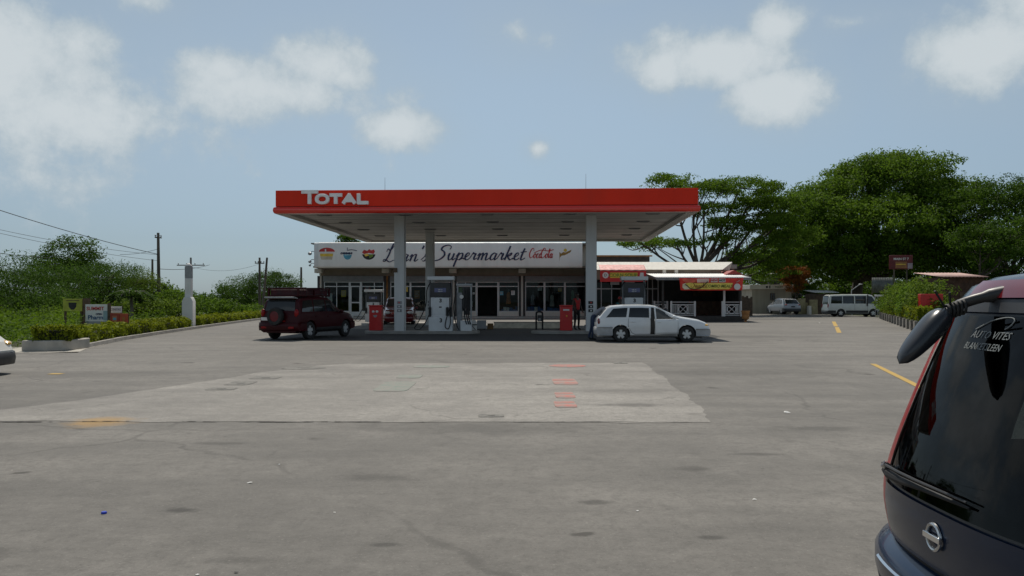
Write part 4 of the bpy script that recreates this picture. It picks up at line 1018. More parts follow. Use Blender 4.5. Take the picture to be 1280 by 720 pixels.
# red bins
def bin_(px, d_, label, lamps):
    t = thing('service_bin', label, 'bin', (X(px, d_), d_, .13), R(-2), 'red service bins')
    mb_ = MB(); mb_.b2(-.28, .28, -.24, .24, 0, 1.10); mb_.build('cabinet', M['bin_red'], t, bevel=.025)
    mb_ = MB(); mb_.b2(-.31, .31, -.27, .27, 1.10, 1.15); mb_.build('lid', M['bin_red'], t, bevel=.015)
    if lamps:
        for xx in (-.085, .085):
            mb_ = MB(); mb_.ell((xx, -.245, .86), (.065, .02, .055), 12); mb_.build('white_disc', M['paper'], t)
        mb_ = MB(); mb_.prism([(-.1, .70), (.1, .70), (.04, .60), (-.04, .60)], 'y', -.25, -.2405); mb_.build('emblem', M['grey_metal'], t)
    else:
        mb_ = MB(); mb_.b2(-.14, .14, -.25, -.2405, .90, .97); mb_.build('white_label', M['paper'], t); mb_ = MB(); mb_.ell((.02, -.245, .66), (.035, .012, .035), 10); mb_.build('lock', M['logo_yellow'], t)
    mb_ = MB(); mb_.b2(-.2, .2, -.247, -.2405, .12, .5); mb_.build('door_panel', M['bin_red'], t, bevel=.003); return t
bin_(470.3, 36.4, 'red service bin with two white discs left of the front left column', True)
bin_(707.6, 36.4, 'red service bin with white label left of the front right column', False)
# hoop guard
hg = thing('hoop_guard', 'black steel hoop guard standing left of the red labelled bin', 'guard rail', (X(674.5, 38.6), 38.6, .0))
mb = MB(); mb.tube(spline([(-.16, 0, 0), (-.16, 0, .8), (-.1, 0, .93), (.08, 0, .93), (.14, 0, .8), (.14, 0, 0)], 5), .045, 10); mb.build('hoop', M['black_rubber'], hg)
mb = MB(); mb.b2(-.10, .12, -.03, .03, .48, .78); mb.build('notice_plate', M['black_plastic'], hg, bevel=.01); mb = MB(); mb.b2(-.05, .05, -.036, -.0305, .5, .64); mb.build('paper_label', M['grey_metal'], hg)
mb = MB(); mb.tube(spline([(.14, -.02, .06), (.7, -.02, .05), (1.0, -.02, .12)], 5), .035, 8); mb.build('floor_pipe', M['black_rubber'], hg)
# low cream wall and boxes behind the island
mb = MB(); w0, w1 = X(617.5, 42.5), X(716, 42.5); cx = (w0 + w1) / 2
mb.b2(w0 - cx, w1 - cx, -.15, .15, 0, .31); o = mb.build('low_wall', mat('lowwall_paint', (.62, .57, .47), .7, dirt=.2), bevel=.02, label='long low cream kerb wall behind the pump islands', cat='low wall'); o.location = (cx, 42.5, 0)
mb = MB(); mb.b2(w0 - cx - .02, w1 - cx + .02, -.18, .18, .31, .345); mb.build('coping', M['pale_concrete'], o, bevel=.008)
t = thing('grey_cabinet', 'low grey metal cabinet on the ground right of the narrow grey pump', 'cabinet', (X(602, 41), 41, 0))
mb = MB(); mb.b2(-.23, .23, -.2, .2, .03, .47); mb.build('case', M['grey_metal'], t, bevel=.015); mb = MB(); mb.b2(-.2, .2, -.21, -.2005, .07, .43); mb.build('door', M['grey_metal'], t, bevel=.004); mb = MB(); mb.b2(-.2, -.14, -.18, .18, 0, .03); mb.b2(.14, .2, -.18, .18, 0, .03); mb.build('foot', BK, t)
t = thing('cardboard_box', 'small brown open box beside the left end of the low cream wall', 'box', (X(613, 41.3), 41.3, 0))
mb = MB(); mb.b2(-.15, .15, -.14, .14, 0, .30); mb.build('carton', mat('card', (.22, .13, .05), .8), t, bevel=.006); mb = MB(); mb.box((-.19, 0, .345), (.12, .27, .006), Matrix.Rotation(R(-50), 3, 'Y')); mb.box((.19, 0, .345), (.12, .27, .006), Matrix.Rotation(R(50), 3, 'Y')); mb.build('flap', mat('card_flap', (.26, .16, .07), .8), t)
t = thing('canister', 'white canister with black straps standing behind the narrow grey pump', 'canister', (X(592.5, 38.5), 38.5, 0))
mb = MB(); mb.lathe([(0, 0), (.13, 0), (.14, .03), (.14, .42), (.10, .52), (.05, .55), (0, .55)], n=18); mb.build('body', M['paper'], t); mb = MB(); mb.lathe([(.143, .3), (.15, .3), (.15, .35), (.143, .35)], n=18); mb.tube([(-.1, -.12, .3), (.1, -.13, .05)], .02, 6); mb.build('strap', BK, t)
# ================================================================== vehicles
def interp(tab, x):
    xs = [p[0] for p in tab]; ys = [p[1] for p in tab]
    return float(np.interp(x, xs, ys))
class Car:
    def __init__(s, name, label, cat, loc, heading, L, Wd, top, belt, low=.22, tum=.82, paint=None, wheels=(-1.25, 1.25), wr=.30, er=.35, ef=.6, kr=.10, kf=.16, bulge=.06, group=None):
        s.L, s.hw = L, Wd / 2; s.top, s.belt, s.low, s.tum = top, belt, low, tum
        s.er, s.ef, s.kr, s.kf = er, ef, kr, kf; s.bulge = bulge
        s.t = thing(name, label, cat, loc, heading, group); s.paint = paint; s.wh = wheels; s.wr = wr
    def w(s, x):
        a = max(0, 1 - (x + s.L / 2) / s.er); b = max(0, 1 - (s.L / 2 - x) / s.ef)
        return s.hw * (1 - s.kr * a ** 2.2) * (1 - s.kf * b ** 2.2)
    def sec(s, x):
        w = s.w(x); zt = interp(s.top, x); zb = interp(s.belt, x); zl = s.low
        h = max(zt - zb, 0); k = min(1, h / .4)
        wr = w * (.94 * (1 - k) + s.tum * k); e = .035 + .045 * k
        zbm = min(zb, zt - e - .015); zbm = max(zbm, zl + .15)
        zt = max(zt, zbm + e + .02)
        return [(w * .82, zl), (w * .965, zl + .07), (w * .99, zl + .22), (w, zl + .55 * (zbm - zl)), (w * .985, zbm - .05), (w * .965, zbm), ((w * .965 + wr) / 2 + .012 * k, (zbm + zt - e) / 2), (wr, zt - e), (wr * .92, zt - e * .35), (wr * .6, zt - .012), (wr * .3, zt - .003), (0, zt)]
    def xo(s, x, z):
        # rounded nose and tail in side view
        b = max(0, 1 - (s.L / 2 - x) / s.ef); a = max(0, 1 - (x + s.L / 2) / s.er)
        q = (z - .52) / .4
        return x - s.bulge * b * b * min(1.5, q * q) + s.bulge * .7 * a * a * min(1.5, q * q)
    def body(s, extra=()):
        xs = sorted(set([round(v, 4) for v in np.linspace(-s.L / 2, s.L / 2, 70)] + [round(p[0], 4) for p in s.top]))
        rows = []
        for x in xs:
            h = s.sec(x); ring = [(y, z) for y, z in h] + [(-y, z) for y, z in h[-2::-1]]
            rows.append([(s.xo(x, z), y, z) for y, z in ring])
        mb = MB(); mb.grid(rows, True); n = len(rows[0]); o = (len(rows) - 1) * n
        mb.add(rows[0], [tuple(range(n))]); mb.add(rows[-1], [tuple(range(n))])
        me = mb.mesh('body', 0)
        bo_ = bpy.data.objects.new('tmp', me); COL.objects.link(bo_)
        cm = MB()
        for x in s.wh: cm.cyl((x, -s.hw - .5, s.wr), (x, s.hw + .5, s.wr), s.wr * 1.17, n=40)
        cme = cm.mesh('cut', 0); c = bpy.data.objects.new('cut', cme); COL.objects.link(c)
        md = bo_.modifiers.new('b', 'BOOLEAN'); md.object = c; md.operation = 'DIFFERENCE'; md.solver = 'EXACT'
        me2 = evaluated_mesh(bo_)
        for att in range(3):
            if max(abs(v.co.y) for v in me2.vertices) < s.hw + .1: break
            if att == 0: me.flip_normals()
            elif att == 1: cme.flip_normals()
            else: md.solver = 'FAST'
            me.update(); cme.update(); me2 = evaluated_mesh(bo_)
        bpy.data.objects.remove(bo_); bpy.data.objects.remove(c)
        me2.name = 'body'; me2.materials.clear(); me2.materials.append(s.paint)
        me2.polygons.foreach_set('use_smooth', [True] * len(me2.polygons)); me2.set_sharp_from_angle(angle=R(32))
        s.bo = link('body', me2, s.t)
        for x in s.wh:
            for sg_ in (1, -1):
                rows = []
                for i in range(13):
                    a = math.pi * i / 12 * 1.1 - .15; r = s.wr * 1.155
                    rows.append([(x + r * math.cos(a), sg_ * (s.hw * .88 - j * .16), s.wr + r * math.sin(a)) for j in range(3)])
                mb = MB(); mb.grid(rows); mb.build('wheel_well', M['dark'], s.t)
            mb = MB(); mb.b2(x - s.wr, x + s.wr, -s.hw * .55, s.hw * .55, s.low, s.wr + .28); mb.build('axle_box', M['dark'], s.t)
        mb = MB(); mb.b2(-s.L / 2 + .25, s.L / 2 - .3, -s.hw * .8, s.hw * .8, s.low - .03, s.low + .02); mb.build('underbody', M['dark'], s.t)
    def side(s, x, q, sg_=1, off=.006):
        h = s.sec(x); a, m_, b = h[5], h[6], h[7]
        if q < .5: f = q * 2; p = (a[0] + (m_[0] - a[0]) * f, a[1] + (m_[1] - a[1]) * f)
        else: f = q * 2 - 1; p = (m_[0] + (b[0] - m_[0]) * f, m_[1] + (b[1] - m_[1]) * f)
        return (s.xo(x, p[1]), sg_ * (p[0] + off), p[1] + off * .3)
    def lower(s, x, z, sg_=1, off=.005):
        h = s.sec(x)[:6]; y = float(np.interp(z, [p[1] for p in h], [p[0] for p in h]))
        return (s.xo(x, z), sg_ * (y + off), z)
    def sidewin(s, xb0, xt0, xb1, xt1, sg_, m=None, q0=.07, q1=.9, name='side_window', n=6):
        rows = []
        for i in range(5):
            f = i / 4; q = q0 + (q1 - q0) * f
            rows.append([s.side((xb0 + (xt0 - xb0) * f) * (1 - j / n) + (xb1 + (xt1 - xb1) * f) * j / n, q, sg_) for j in range(n + 1)])
        mb = MB(); mb.grid(rows); return mb.build(name, m or M['car_glass'], s.t)
    def across(s, x, r, off=.006):
        h = s.sec(x); pts = h[7:]          # edge .. centre
        a = abs(r); ys = [p[0] for p in pts][::-1]; zs = [p[1] for p in pts][::-1]
        y = a * ys[-1]; z = float(np.interp(y, ys, zs))
        return (s.xo(x, z), math.copysign(y, r), z)
    def screen(s, x0, x1, r0=.9, r1=.9, name='windscreen', m=None, off=.008):
        rows = []
        for i in range(7):
            x = x0 + (x1 - x0) * i / 6; rr = r0 + (r1 - r0) * i / 6
            rows.append([s.across(x, rr * (j / 5 - 1)) for j in range(11)])
        # offset along the surface normal
        a = Vector(rows[0][5]); b = Vector(rows[-1][5]); d = (b - a); n = Vector((-d.z, 0, d.x)).normalized()
        if n.z < 0: n = -n
        rows = [[tuple(Vector(p) + n * off) for p in row] for row in rows]
        mb = MB(); mb.grid(rows); return mb.build(name, m or M['car_glass'], s.t)
    def bumper(s, end, z0, z1, reach, off, m, name='bumper'):
        # wrap-around band following the plan outline
        xs = np.linspace(s.L / 2 - reach, s.L / 2, 7) if end > 0 else np.linspace(-s.L / 2 + reach, -s.L / 2, 7)
        pl = [(x, s.w(x) + off) for x in xs]; xe = xs[-1] + end * off; we = s.w(xs[-1])
        tail = [(xe, we * .93), (xe + end * .03, we * .6), (xe + end * .045, we * .2)]
        half = pl + tail; loop = half + [(x, -y) for x, y in half[::-1]]
        rows = []
        for z, ins in ((z0, -.05), (z0 + .03, -.005), (z0 + (z1 - z0) * .5, .012), (z1 - .03, 0), (z1, -.03), (z1 + .004, -.10)):
            rows.append([(x + (ins * end if abs(x) > s.L / 2 - .02 else 0), y + math.copysign(ins if ins > -.09 else -.05, y) if abs(y) > 1e-6 else y, z) for x, y in loop])
        mb = MB(); mb.grid(rows); return mb.build(name, m, s.t)
    def wheel(s, rim='spoke5', hub=None):
        for x in s.wh:
            for sg_ in (-1, 1):
                y = sg_ * (s.hw - .115); r = s.wr
                Mx = Matrix.Rotation(R(-90) * sg_, 4, 'X'); 
                mb = MB(); prof = [(r * .62, -.085), (r * .8, -.10), (r * .95, -.09), (r, -.06), (r, .06), (r * .95, .09), (r * .8, .105), (r * .63, .09), (r * .6, .04), (r * .6, -.08)]
                mb.lathe(prof, n=32, M=Mx, closed=True); wobj = mb.build('wheel', M['black_rubber'], s.t); wobj.location = (x, y, r)
                mb = MB(); mb.lathe([(0, .02), (r * .56, .02), (r * .60, .05), (r * .635, .092), (r * .60, .098), (r * .55, .06)], n=28, M=Mx); 
                k = 5 if rim == 'spoke5' else 7
                mb.cur = 1
                mb.lathe([(0, .085), (r * .13, .08), (r * .16, .05), (r * .16, .03)], n=14, M=Mx)
                for i in range(k):
                    a = 2 * math.pi * i / k + .3; c, s2 = math.cos(a), math.sin(a); wd = r * .13
                    vs = []
                    for rr, hh, ww in ((r * .1, .075, wd), (r * .58, .07, wd * 1.5)):
                        for q in (-1, 1):
                            for dz in (0, -.03): vs.append(Mx @ Vector((rr * c - q * ww * s2, rr * s2 + q * ww * c, hh + dz)))
                    mb.add(vs, [(0, 2, 6, 4), (1, 5, 7, 3), (0, 4, 5, 1), (2, 3, 7, 6), (4, 6, 7, 5)])
                mb.build('rim', [M['black_plastic'], M['alu']], wobj)
    def seam(s, pts, sg_, r=.009):
        mb = MB(); mb.tube([s.lower(x, z, sg_, .001) for x, z in pts], r, 5); mb.build('door_gap', M['dark'], s.t)
    def seamwin(s, x0, x1, sg_):
        pass
    def handle(s, x, z, sg_):
        p = s.lower(x, z, sg_, .012); mb = MB(); mb.box(p, (.17, .03, .035)); mb.build('door_handle', s.paint, s.t, bevel=.01)
    def mirror(s, x, z, sg_, m=None):
        p = s.lower(x, z, sg_, 0); mb = MB(); mb.ell((p[0], p[1] + sg_ * .11, p[2] + .06), (.06, .10, .07), 12); mb.tube([p, (p[0], p[1] + sg_ * .08, p[2] + .03)], .025, 6); mb.build('wing_mirror', m or s.paint, s.t)
    def lamp(s, name, c, r, m, M3=None):
        mb = MB(); mb.ell(c, r, 14, M3); return mb.build(name, m, s.t)
    def patch_low(s, name, x0, x1, za, zb_, sg_, m, off=.006):
        rows = [[s.lower(x0 + (x1 - x0) * j / 6, za + (zb_ - za) * i / 4, sg_, off) for j in range(7)] for i in range(5)]
        mb = MB(); mb.grid(rows); return mb.build(name, m, s.t)
    def plate(s, end, z, m=None, off=.075, y=0):
        mb = MB(); x = end * (s.L / 2 + off); mb.b2(x - .006, x + .006, y - .2, y + .2, z - .06, z + .06); mb.build('number_plate', m or M['paper'], s.t, bevel=.004)

# ---------------- white estate car
D_ = 29.55
wg = Car('estate_car', 'white estate car side on under the canopy edge with its front door ajar', 'car', (X(813.5, D_), D_, 0), R(-3), 4.26, 1.68,
         [(-2.13, .60), (-2.115, .86), (-2.05, .95), (-1.74, 1.29), (-1.58, 1.355), (-1.1, 1.395), (-.5, 1.405), (-.05, 1.385), (.12, 1.355), (.94, .975), (1.2, .93), (1.7, .85), (1.95, .76), (2.08, .64), (2.13, .52)],
         [(-2.13, .90), (-1.0, .90), (.9, .86), (2.13, .6)], low=.20, tum=.84, paint=M['car_white'], wheels=(-1.22, 1.25), wr=.30)
wg.body(); wg.wheel()
for sg_ in (1, -1):
    wg.sidewin(-1.78, -1.50, -1.02, -.96, sg_); wg.sidewin(-.93, -.88, -.16, -.16, sg_)
    wg.seam([(-.12, .3), (-.12, .86)], sg_); wg.seam([(-.95, .62), (-.93, .88)], sg_); wg.seam([(-.95, .62), (-.82, .36), (-.7, .30), (.98, .30)], sg_); wg.handle(-.78, .76, sg_)
    wg.lamp('tail_lamp', (-2.035, sg_ * .70, .76), (.07, .12, .14), M['lamp_dim']); wg.lamp('headlight', (1.93, sg_ * .60, .63), (.16, .17, .07), M['lamp_amber'])
    wg.patch_low('side_moulding', -1.0, .95, .52, .56, sg_, M['car_white'], .010)
wg.sidewin(-.08, -.04, .74, .30, 1)
wg.mirror(.72, .86, 1)
wg.screen(.90, .16, .93, .93); wg.screen(-2.02, -1.76, .86, .86, 'rear_window')
grey_b = mat('bumper_grey', (.33, .34, .35), .5, dirt=.1)
wg.bumper(1, .24, .50, .55, .02, grey_b); wg.bumper(-1, .26, .56, .6, .025, grey_b); wg.plate(-1, .66, off=.02); wg.plate(1, .38)
mb = MB(); mb.b2(2.04, 2.13, -.42, .42, .56, .64); mb.build('grille', BK, wg.t, bevel=.01)
# interior void where the near front door swings open, and the open door
rows = [[wg.lower(-.11 + 1.04 * j / 16, .30 + .59 * i / 10, -1, .016) for j in range(17)] for i in range(11)]
mb = MB(); mb.grid(rows); mb.build('door_opening', M['dark'], wg.t)
wg.sidewin(-.10, -.08, .76, .28, -1, M['dark'], q0=-.06, q1=.97, name='window_opening')
hx = .95
pv = Vector(wg.lower(hx, .5, -1, .01)); Rz = Matrix.Rotation(R(27), 4, 'Z')
def swing(p): return tuple((Matrix.Translation(pv) @ Rz @ Matrix.Translation(-pv)) @ Vector(p))
rows = [[swing(wg.lower(-.10 + 1.04 * j / 10, .31 + .56 * i / 6, -1, .012)) for j in range(11)] for i in range(7)]
mb = MB(); mb.grid(rows); dr = mb.build('front_door', M['car_white'], wg.t, solidify=.05)
def winpt(xb, xt, q): return swing(wg.side(xb + (xt - xb) * q, q, -1, .014))
mb = MB(); mb.tube([winpt(-.08, -.06, 0), winpt(-.08, -.06, .95)], .03, 6); mb.tube([winpt(-.08, -.06, .95), winpt(.1, .1, .95), winpt(.3, .3, .93), winpt(.8, .62, .45), winpt(.82, .80, .02)], .018, 6); mb.build('window_frame', M['car_white'], dr)
rows = [[swing(wg.side((-.05 + .02 * i / 4) * (1 - j / 6) + (.78 - .47 * i / 4) * j / 6, .04 + .86 * i / 4, -1, .012)) for j in range(7)] for i in range(5)]
mb = MB(); mb.grid(rows); mb.build('door_window', M['car_glass'], dr)
e0 = swing(wg.lower(-.11, .36, -1, .0)); e1 = swing(wg.lower(-.11, .86, -1, .0))
mb = MB(); mb.box(((e0[0] + e1[0]) / 2 + .015, (e0[1] + e1[1]) / 2 + .05, .58), (.03, .10, .50)); mb.build('door_edge', M['dark'], dr)
h_ = swing(wg.lower(.05, .76, -1, .03)); mb = MB(); mb.box(h_, (.17, .03, .035)); mb.build('door_handle', M['car_white'], dr, bevel=.01)
h_ = Vector(swing(wg.lower(.70, .88, -1, .03))); mb = MB(); mb.ell((h_.x, h_.y - .11, h_.z + .06), (.06, .1, .07), 12); mb.tube([h_, (h_.x, h_.y - .08, h_.z + .03)], .025, 6); mb.build('wing_mirror', M['car_white'], dr)
wg.t.scale = (.955, .97, .97)
mb = MB(); mb.ell((.52, -.28, 1.16), (.1, .1, .14), 10); mb.build('front_seat', M['seat_cloth'], wg.t)

# ---------------- dark red off-roader on the left
def offroader(name, label, loc, hd, paint, wheelm=True, cargo=False):
    c = Car(name, label, 'car', loc, hd, 4.3, 1.76,
            [(-2.15, .75), (-2.14, 1.0), (-2.06, 1.12), (-1.93, 1.52), (-1.82, 1.60), (-1.3, 1.65), (-.3, 1.67), (.15, 1.63), (.32, 1.57), (.98, 1.12), (1.3, 1.06), (1.85, .98), (2.05, .86), (2.14, .7), (2.15, .55)],
            [(-2.15, 1.04), (.9, 1.02), (2.15, .7)], low=.28, tum=.84, paint=paint, wheels=(-1.30, 1.31), wr=.345, er=.25, kr=.07)
    c.body(); c.wheel()
    for sg_ in (1, -1):
        c.sidewin(-1.86, -1.70, -1.12, -1.08, sg_); c.sidewin(-1.04, -1.0, -.22, -.22, sg_); c.sidewin(-.15, -.15, .78, .40, sg_)
        c.seam([(-.18, .36), (-.18, 1.0)], sg_); c.seam([(-1.05, .9), (-1.05, 1.0)], sg_); c.seam([(-1.0, .75), (-.86, .42), (-.7, .36), (.95, .36)], sg_); c.handle(-.9, .88, sg_); c.handle(-.05, .88, sg_); c.mirror(.78, 1.0, sg_)
        c.patch_low('side_cladding', -.92, .93, .30, .46, sg_, M['black_plastic'], .014)
        mb_ = MB(); mb_.b2(-2.135, -2.0, sg_ * .70 - .07, sg_ * .70 + .07, 1.02, 1.50); 
        # tall tail lamp following the pillar
        rows_ = [[(c.xo(x__, z__) - .012, sg_ * y__, z__) for y__ in (.60, .68, .75, .80)] for x__, z__ in ((-2.14, .92), (-2.135, 1.02))]
        c.lamp('tail_lamp', (-2.06, sg_ * .74, 1.02), (.09, .09, .16), M['lamp_red'])
        c.lamp('headlight', (2.02, sg_ * .62, .80), (.14, .17, .09), M['lamp_clear'])
        mb_ = MB(); mb_.tube(spline([(-1.7, sg_ * .62, 1.60), (-1.3, sg_ * .62, 1.70), (0, sg_ * .62, 1.72), (.2, sg_ * .62, 1.63)], 4), .018, 6); mb_.build('roof_rail', M['black_plastic'], c.t)
    c.screen(.95, .34, .92, .92); c.screen(-2.06, -1.90, .84, .84, 'rear_window', off=.012)
    c.bumper(-1, .36, .66, .5, .045, paint); c.bumper(1, .34, .64, .6, .04, paint)
    mb_ = MB(); mb_.b2(2.06, 2.16, -.42, .42, .70, .84); mb_.build('grille', M['chrome'] if not cargo else BK, c.t, bevel=.01)
    c.plate(1, .48, off=.11)
    return c
cr = offroader('off_road_car', 'dark red off road car seen from behind with spare wheel on its tail', (X(388, 32.3), 32.3, 0), R(90 - 19), M['car_maroon'], cargo=True)
c = cr
sp = MB(); Mx = Matrix.Rotation(R(-90), 4, 'Y')
sp.lathe([(.20, .0), (.33, .01), (.345, .05), (.345, .14), (.32, .19), (.22, .20), (.20, .19)], n=32, M=Mx); s_ = sp.build('spare_wheel', M['black_rubber'], c.t); s_.location = (-2.13, .08, .90)
sp = MB(); sp.lathe([(0, .185), (.10, .19), (.21, .175), (.215, .12)], n=28, M=Mx); sp.build('wheel_cover', mat('cover_maroon', (.13, .003, .007), .45), s_)
c.plate(-1, .80, off=.02, y=.56)
mb = MB(); mb.box((-1.98, 0, 1.60), (.30, 1.30, .05), Matrix.Rotation(R(8), 3, 'Y')); mb.build('rear_spoiler', M['grey_metal'], c.t, bevel=.015)
mb = MB(); mb.b2(-2.19, -2.15, -.3, .3, .70, .74); mb.build('reflector_strip', M['lamp_red'], c.t)
for sg_ in (-1, 1):
    mb = MB(); mb.b2(-2.235, -2.19, sg_ * .6 - .12, sg_ * .6 + .12, .44, .52); mb.build('bumper_lamp', M['lamp_red'], c.t, bevel=.008)
# framed load on the roof
hd = R(90 - 19); base = Vector((X(388, 32.3), 32.3, 0)) + Matrix.Rotation(hd, 3, 'Z') @ Vector((-.75, 0, 1.655))
ld = thing('roof_crate', 'open maroon steel framed crate tied on the roof of the off road car', 'crate', base, hd)
lx, ly, lh = 1.08, .66, .33
mb = MB()
for sx_ in (-1, 1):
    for sy_ in (-1, 1): mb.b2(sx_ * lx - .035, sx_ * lx + .035, sy_ * ly - .035, sy_ * ly + .035, 0, lh)
for zz in (.03, lh - .03):
    for sy_ in (-1, 1): mb.b2(-lx + .036, lx - .036, sy_ * ly - .03, sy_ * ly + .03, zz - .03, zz + .03)
    for sx_ in (-1, 1): mb.b2(sx_ * lx - .03, sx_ * lx + .03, -ly + .036, ly - .036, zz - .029, zz + .029)
mb.b2(-.03, .03, -ly - .028, -ly + .028, .061, lh - .061)
mb.build('frame', M['car_maroon'], ld, bevel=.006)
mb = MB(); mb.b2(-lx + .05, lx - .05, -ly + .04, ly - .04, .02, lh - .07); mb.build('packed_load', mat('maroon_load', (.045, .004, .008), .7, var=.4), ld, bevel=.03)
for xx in (-.6, .5): mb = MB(); mb.tube([(xx, -ly - .04, -.02), (xx, -ly - .04, lh + .01), (xx, ly + .04, lh + .01), (xx, ly + .04, -.02)], .014, 6); mb.build('strap', M['black_rubber'], ld)
# ---------------- red car behind the left column
rc = offroader('red_car', 'bright red car parked nose first behind the front left canopy column', (X(500, 46.5), 46.5, 0), R(-90 + 6), M['car_red'])
# ---------------- silver car far right
sv = Car('silver_car', 'silver crossover car parked facing the small cream building', 'car', (X(981, 82), 82.5, 0), R(97), 4.35, 1.80,
         [(-2.17, .75), (-2.15, 1.0), (-2.0, 1.12), (-1.62, 1.50), (-1.3, 1.60), (-.3, 1.66), (.2, 1.60), (.4, 1.54), (1.05, 1.08), (1.4, 1.0), (1.9, .92), (2.1, .78), (2.17, .55)],
         [(-2.17, 1.05), (.9, 1.0), (2.17, .7)], low=.30, tum=.80, paint=M['car_silver'], wheels=(-1.3, 1.3), wr=.35, er=.3, kr=.10)
sv.body(); sv.wheel()
for sg_ in (1, -1):
    sv.sidewin(-1.5, -1.3, -1.0, -.96, sg_); sv.sidewin(-.92, -.9, -.1, -.1, sg_); sv.sidewin(-.03, -.03, .86, .48, sg_); sv.mirror(.85, 1.0, sg_); sv.handle(-.75, .88, sg_); sv.handle(.1, .88, sg_)
    sv.seam([(-.06, .36), (-.06, 1.0)], sg_)
    sv.lamp('tail_lamp', (-2.03, sg_ * .70, .98), (.13, .16, .07), M['lamp_red']); sv.lamp('headlight', (2.0, sg_ * .62, .78), (.15, .17, .08), M['lamp_clear'])
sv.screen(1.02, .42, .92, .92); sv.screen(-2.02, -1.62, .84, .86, 'rear_window', off=.012)
sv.bumper(-1, .30, .62, .5, .03, M['black_plastic']); sv.bumper(1, .30, .62, .6, .03, M['black_plastic']); sv.plate(-1, .80, M['ink_black'], .03)
# ---------------- white van far right
vn = Car('white_van', 'white passenger van with dark lower band parked side on under the big tree', 'van', (X(1067, 71.2), 71.2, 0), R(-2), 5.1, 1.74,
         [(-2.55, .7), (-2.54, 1.1), (-2.42, 1.86), (-2.25, 1.95), (-1.0, 1.99), (1.0, 1.99), (1.3, 1.93), (2.12, 1.22), (2.40, 1.02), (2.52, .8), (2.55, .6)],
         [(-2.55, 1.12), (1.6, 1.10), (2.55, .85)], low=.26, tum=.88, paint=mat('van_paint', (.58, .61, .57), .35, var=.05, coat=.4, dirt=.12), wheels=(-1.42, 1.38), wr=.33, er=.2, kr=.06, kf=.12, ef=.5)
vn.body(); vn.wheel()
for sg_ in (1, -1):
    vn.sidewin(-2.3, -2.22, -1.3, -1.3, sg_); vn.sidewin(-1.24, -1.24, -.28, -.28, sg_, q0=.07); vn.sidewin(-.18, -.18, .78, .78, sg_); vn.sidewin(.92, .92, 1.86, 1.28, sg_)
    for x0_, x1_ in ((-2.5, -1.86), (-.98, .94), (1.82, 2.46)): vn.patch_low('lower_band', x0_, x1_, .30, .56, sg_, M['black_plastic'], .012)
    vn.seam([(-.23, .6), (-.23, 1.08)], sg_, .01); vn.seam([(.86, .6), (.86, 1.08)], sg_, .01); vn.mirror(1.8, 1.15, sg_, M['black_plastic'])
    vn.lamp('headlight', (2.45, sg_ * .62, .84), (.09, .17, .1), M['lamp_clear']); vn.lamp('tail_lamp', (-2.5, sg_ * .74, .95), (.06, .08, .2), M['lamp_red'])
vn.screen(2.08, 1.34, .9, .9); vn.screen(-2.54, -2.40, .82, .8, 'rear_window', off=.01)
vn.bumper(1, .28, .56, .5, .03, M['black_plastic']); vn.bumper(-1, .28, .54, .4, .03, M['black_plastic'])
mb = MB(); mb.tube([(.84, -.90, .95), (.86, -.93, 1.95)], .05, 6); mb.build('open_door_edge', M['dark'], vn.t)
# ---------------- silver saloon entering at the left edge
sd = Car('saloon_car', 'silver saloon car entering from the left edge with only its nose visible', 'car', (-12.62, 16.2, 0), R(-2), 4.4, 1.70,
         [(-2.2, .62), (-2.18, .9), (-1.5, 1.0), (-1.3, 1.02), (-.7, 1.38), (-.3, 1.42), (.2, 1.40), (.4, 1.36), (1.05, .98), (1.4, .92), (1.85, .82), (2.08, .68), (2.2, .48)],
         [(-2.2, .86), (.9, .86), (2.2, .6)], low=.22, tum=.78, paint=M['car_champagne'], wheels=(-1.3, 1.34), wr=.31, kf=.3, ef=.8)
sd.body(); sd.wheel()
for sg_ in (1, -1):
    sd.sidewin(-1.0, -.7, -.3, -.25, sg_); sd.sidewin(-.22, -.2, .85, .42, sg_); sd.mirror(.8, .88, sg_, M['lamp_clear']); sd.seam([(-.24, .3), (-.24, .84)], sg_); sd.handle(-.1, .74, sg_)
    sd.lamp('headlight', (1.93, sg_ * .56, .63), (.22, .17, .075), M['lamp_amber']); sd.lamp('tail_lamp', (-2.12, sg_ * .62, .78), (.06, .16, .08), M['lamp_red'])
sd.screen(1.02, .42, .92, .92); sd.screen(-1.3, -.74, .88, .88, 'rear_window')
sd.bumper(1, .20, .47, .6, .03, M['black_plastic']); sd.bumper(-1, .22, .5, .5, .03, M['car_champagne']); 
mb = MB(); mb.b2(2.1, 2.24, -.5, .5, .46, .50); mb.build('bumper_strip', M['alu'], sd.t)

# ================================================================== near dark blue people carrier
nv = thing('people_carrier', 'dark blue people carrier with tinted rear window parked close on the right', 'car', (1.375, 2.58, 0), 0)
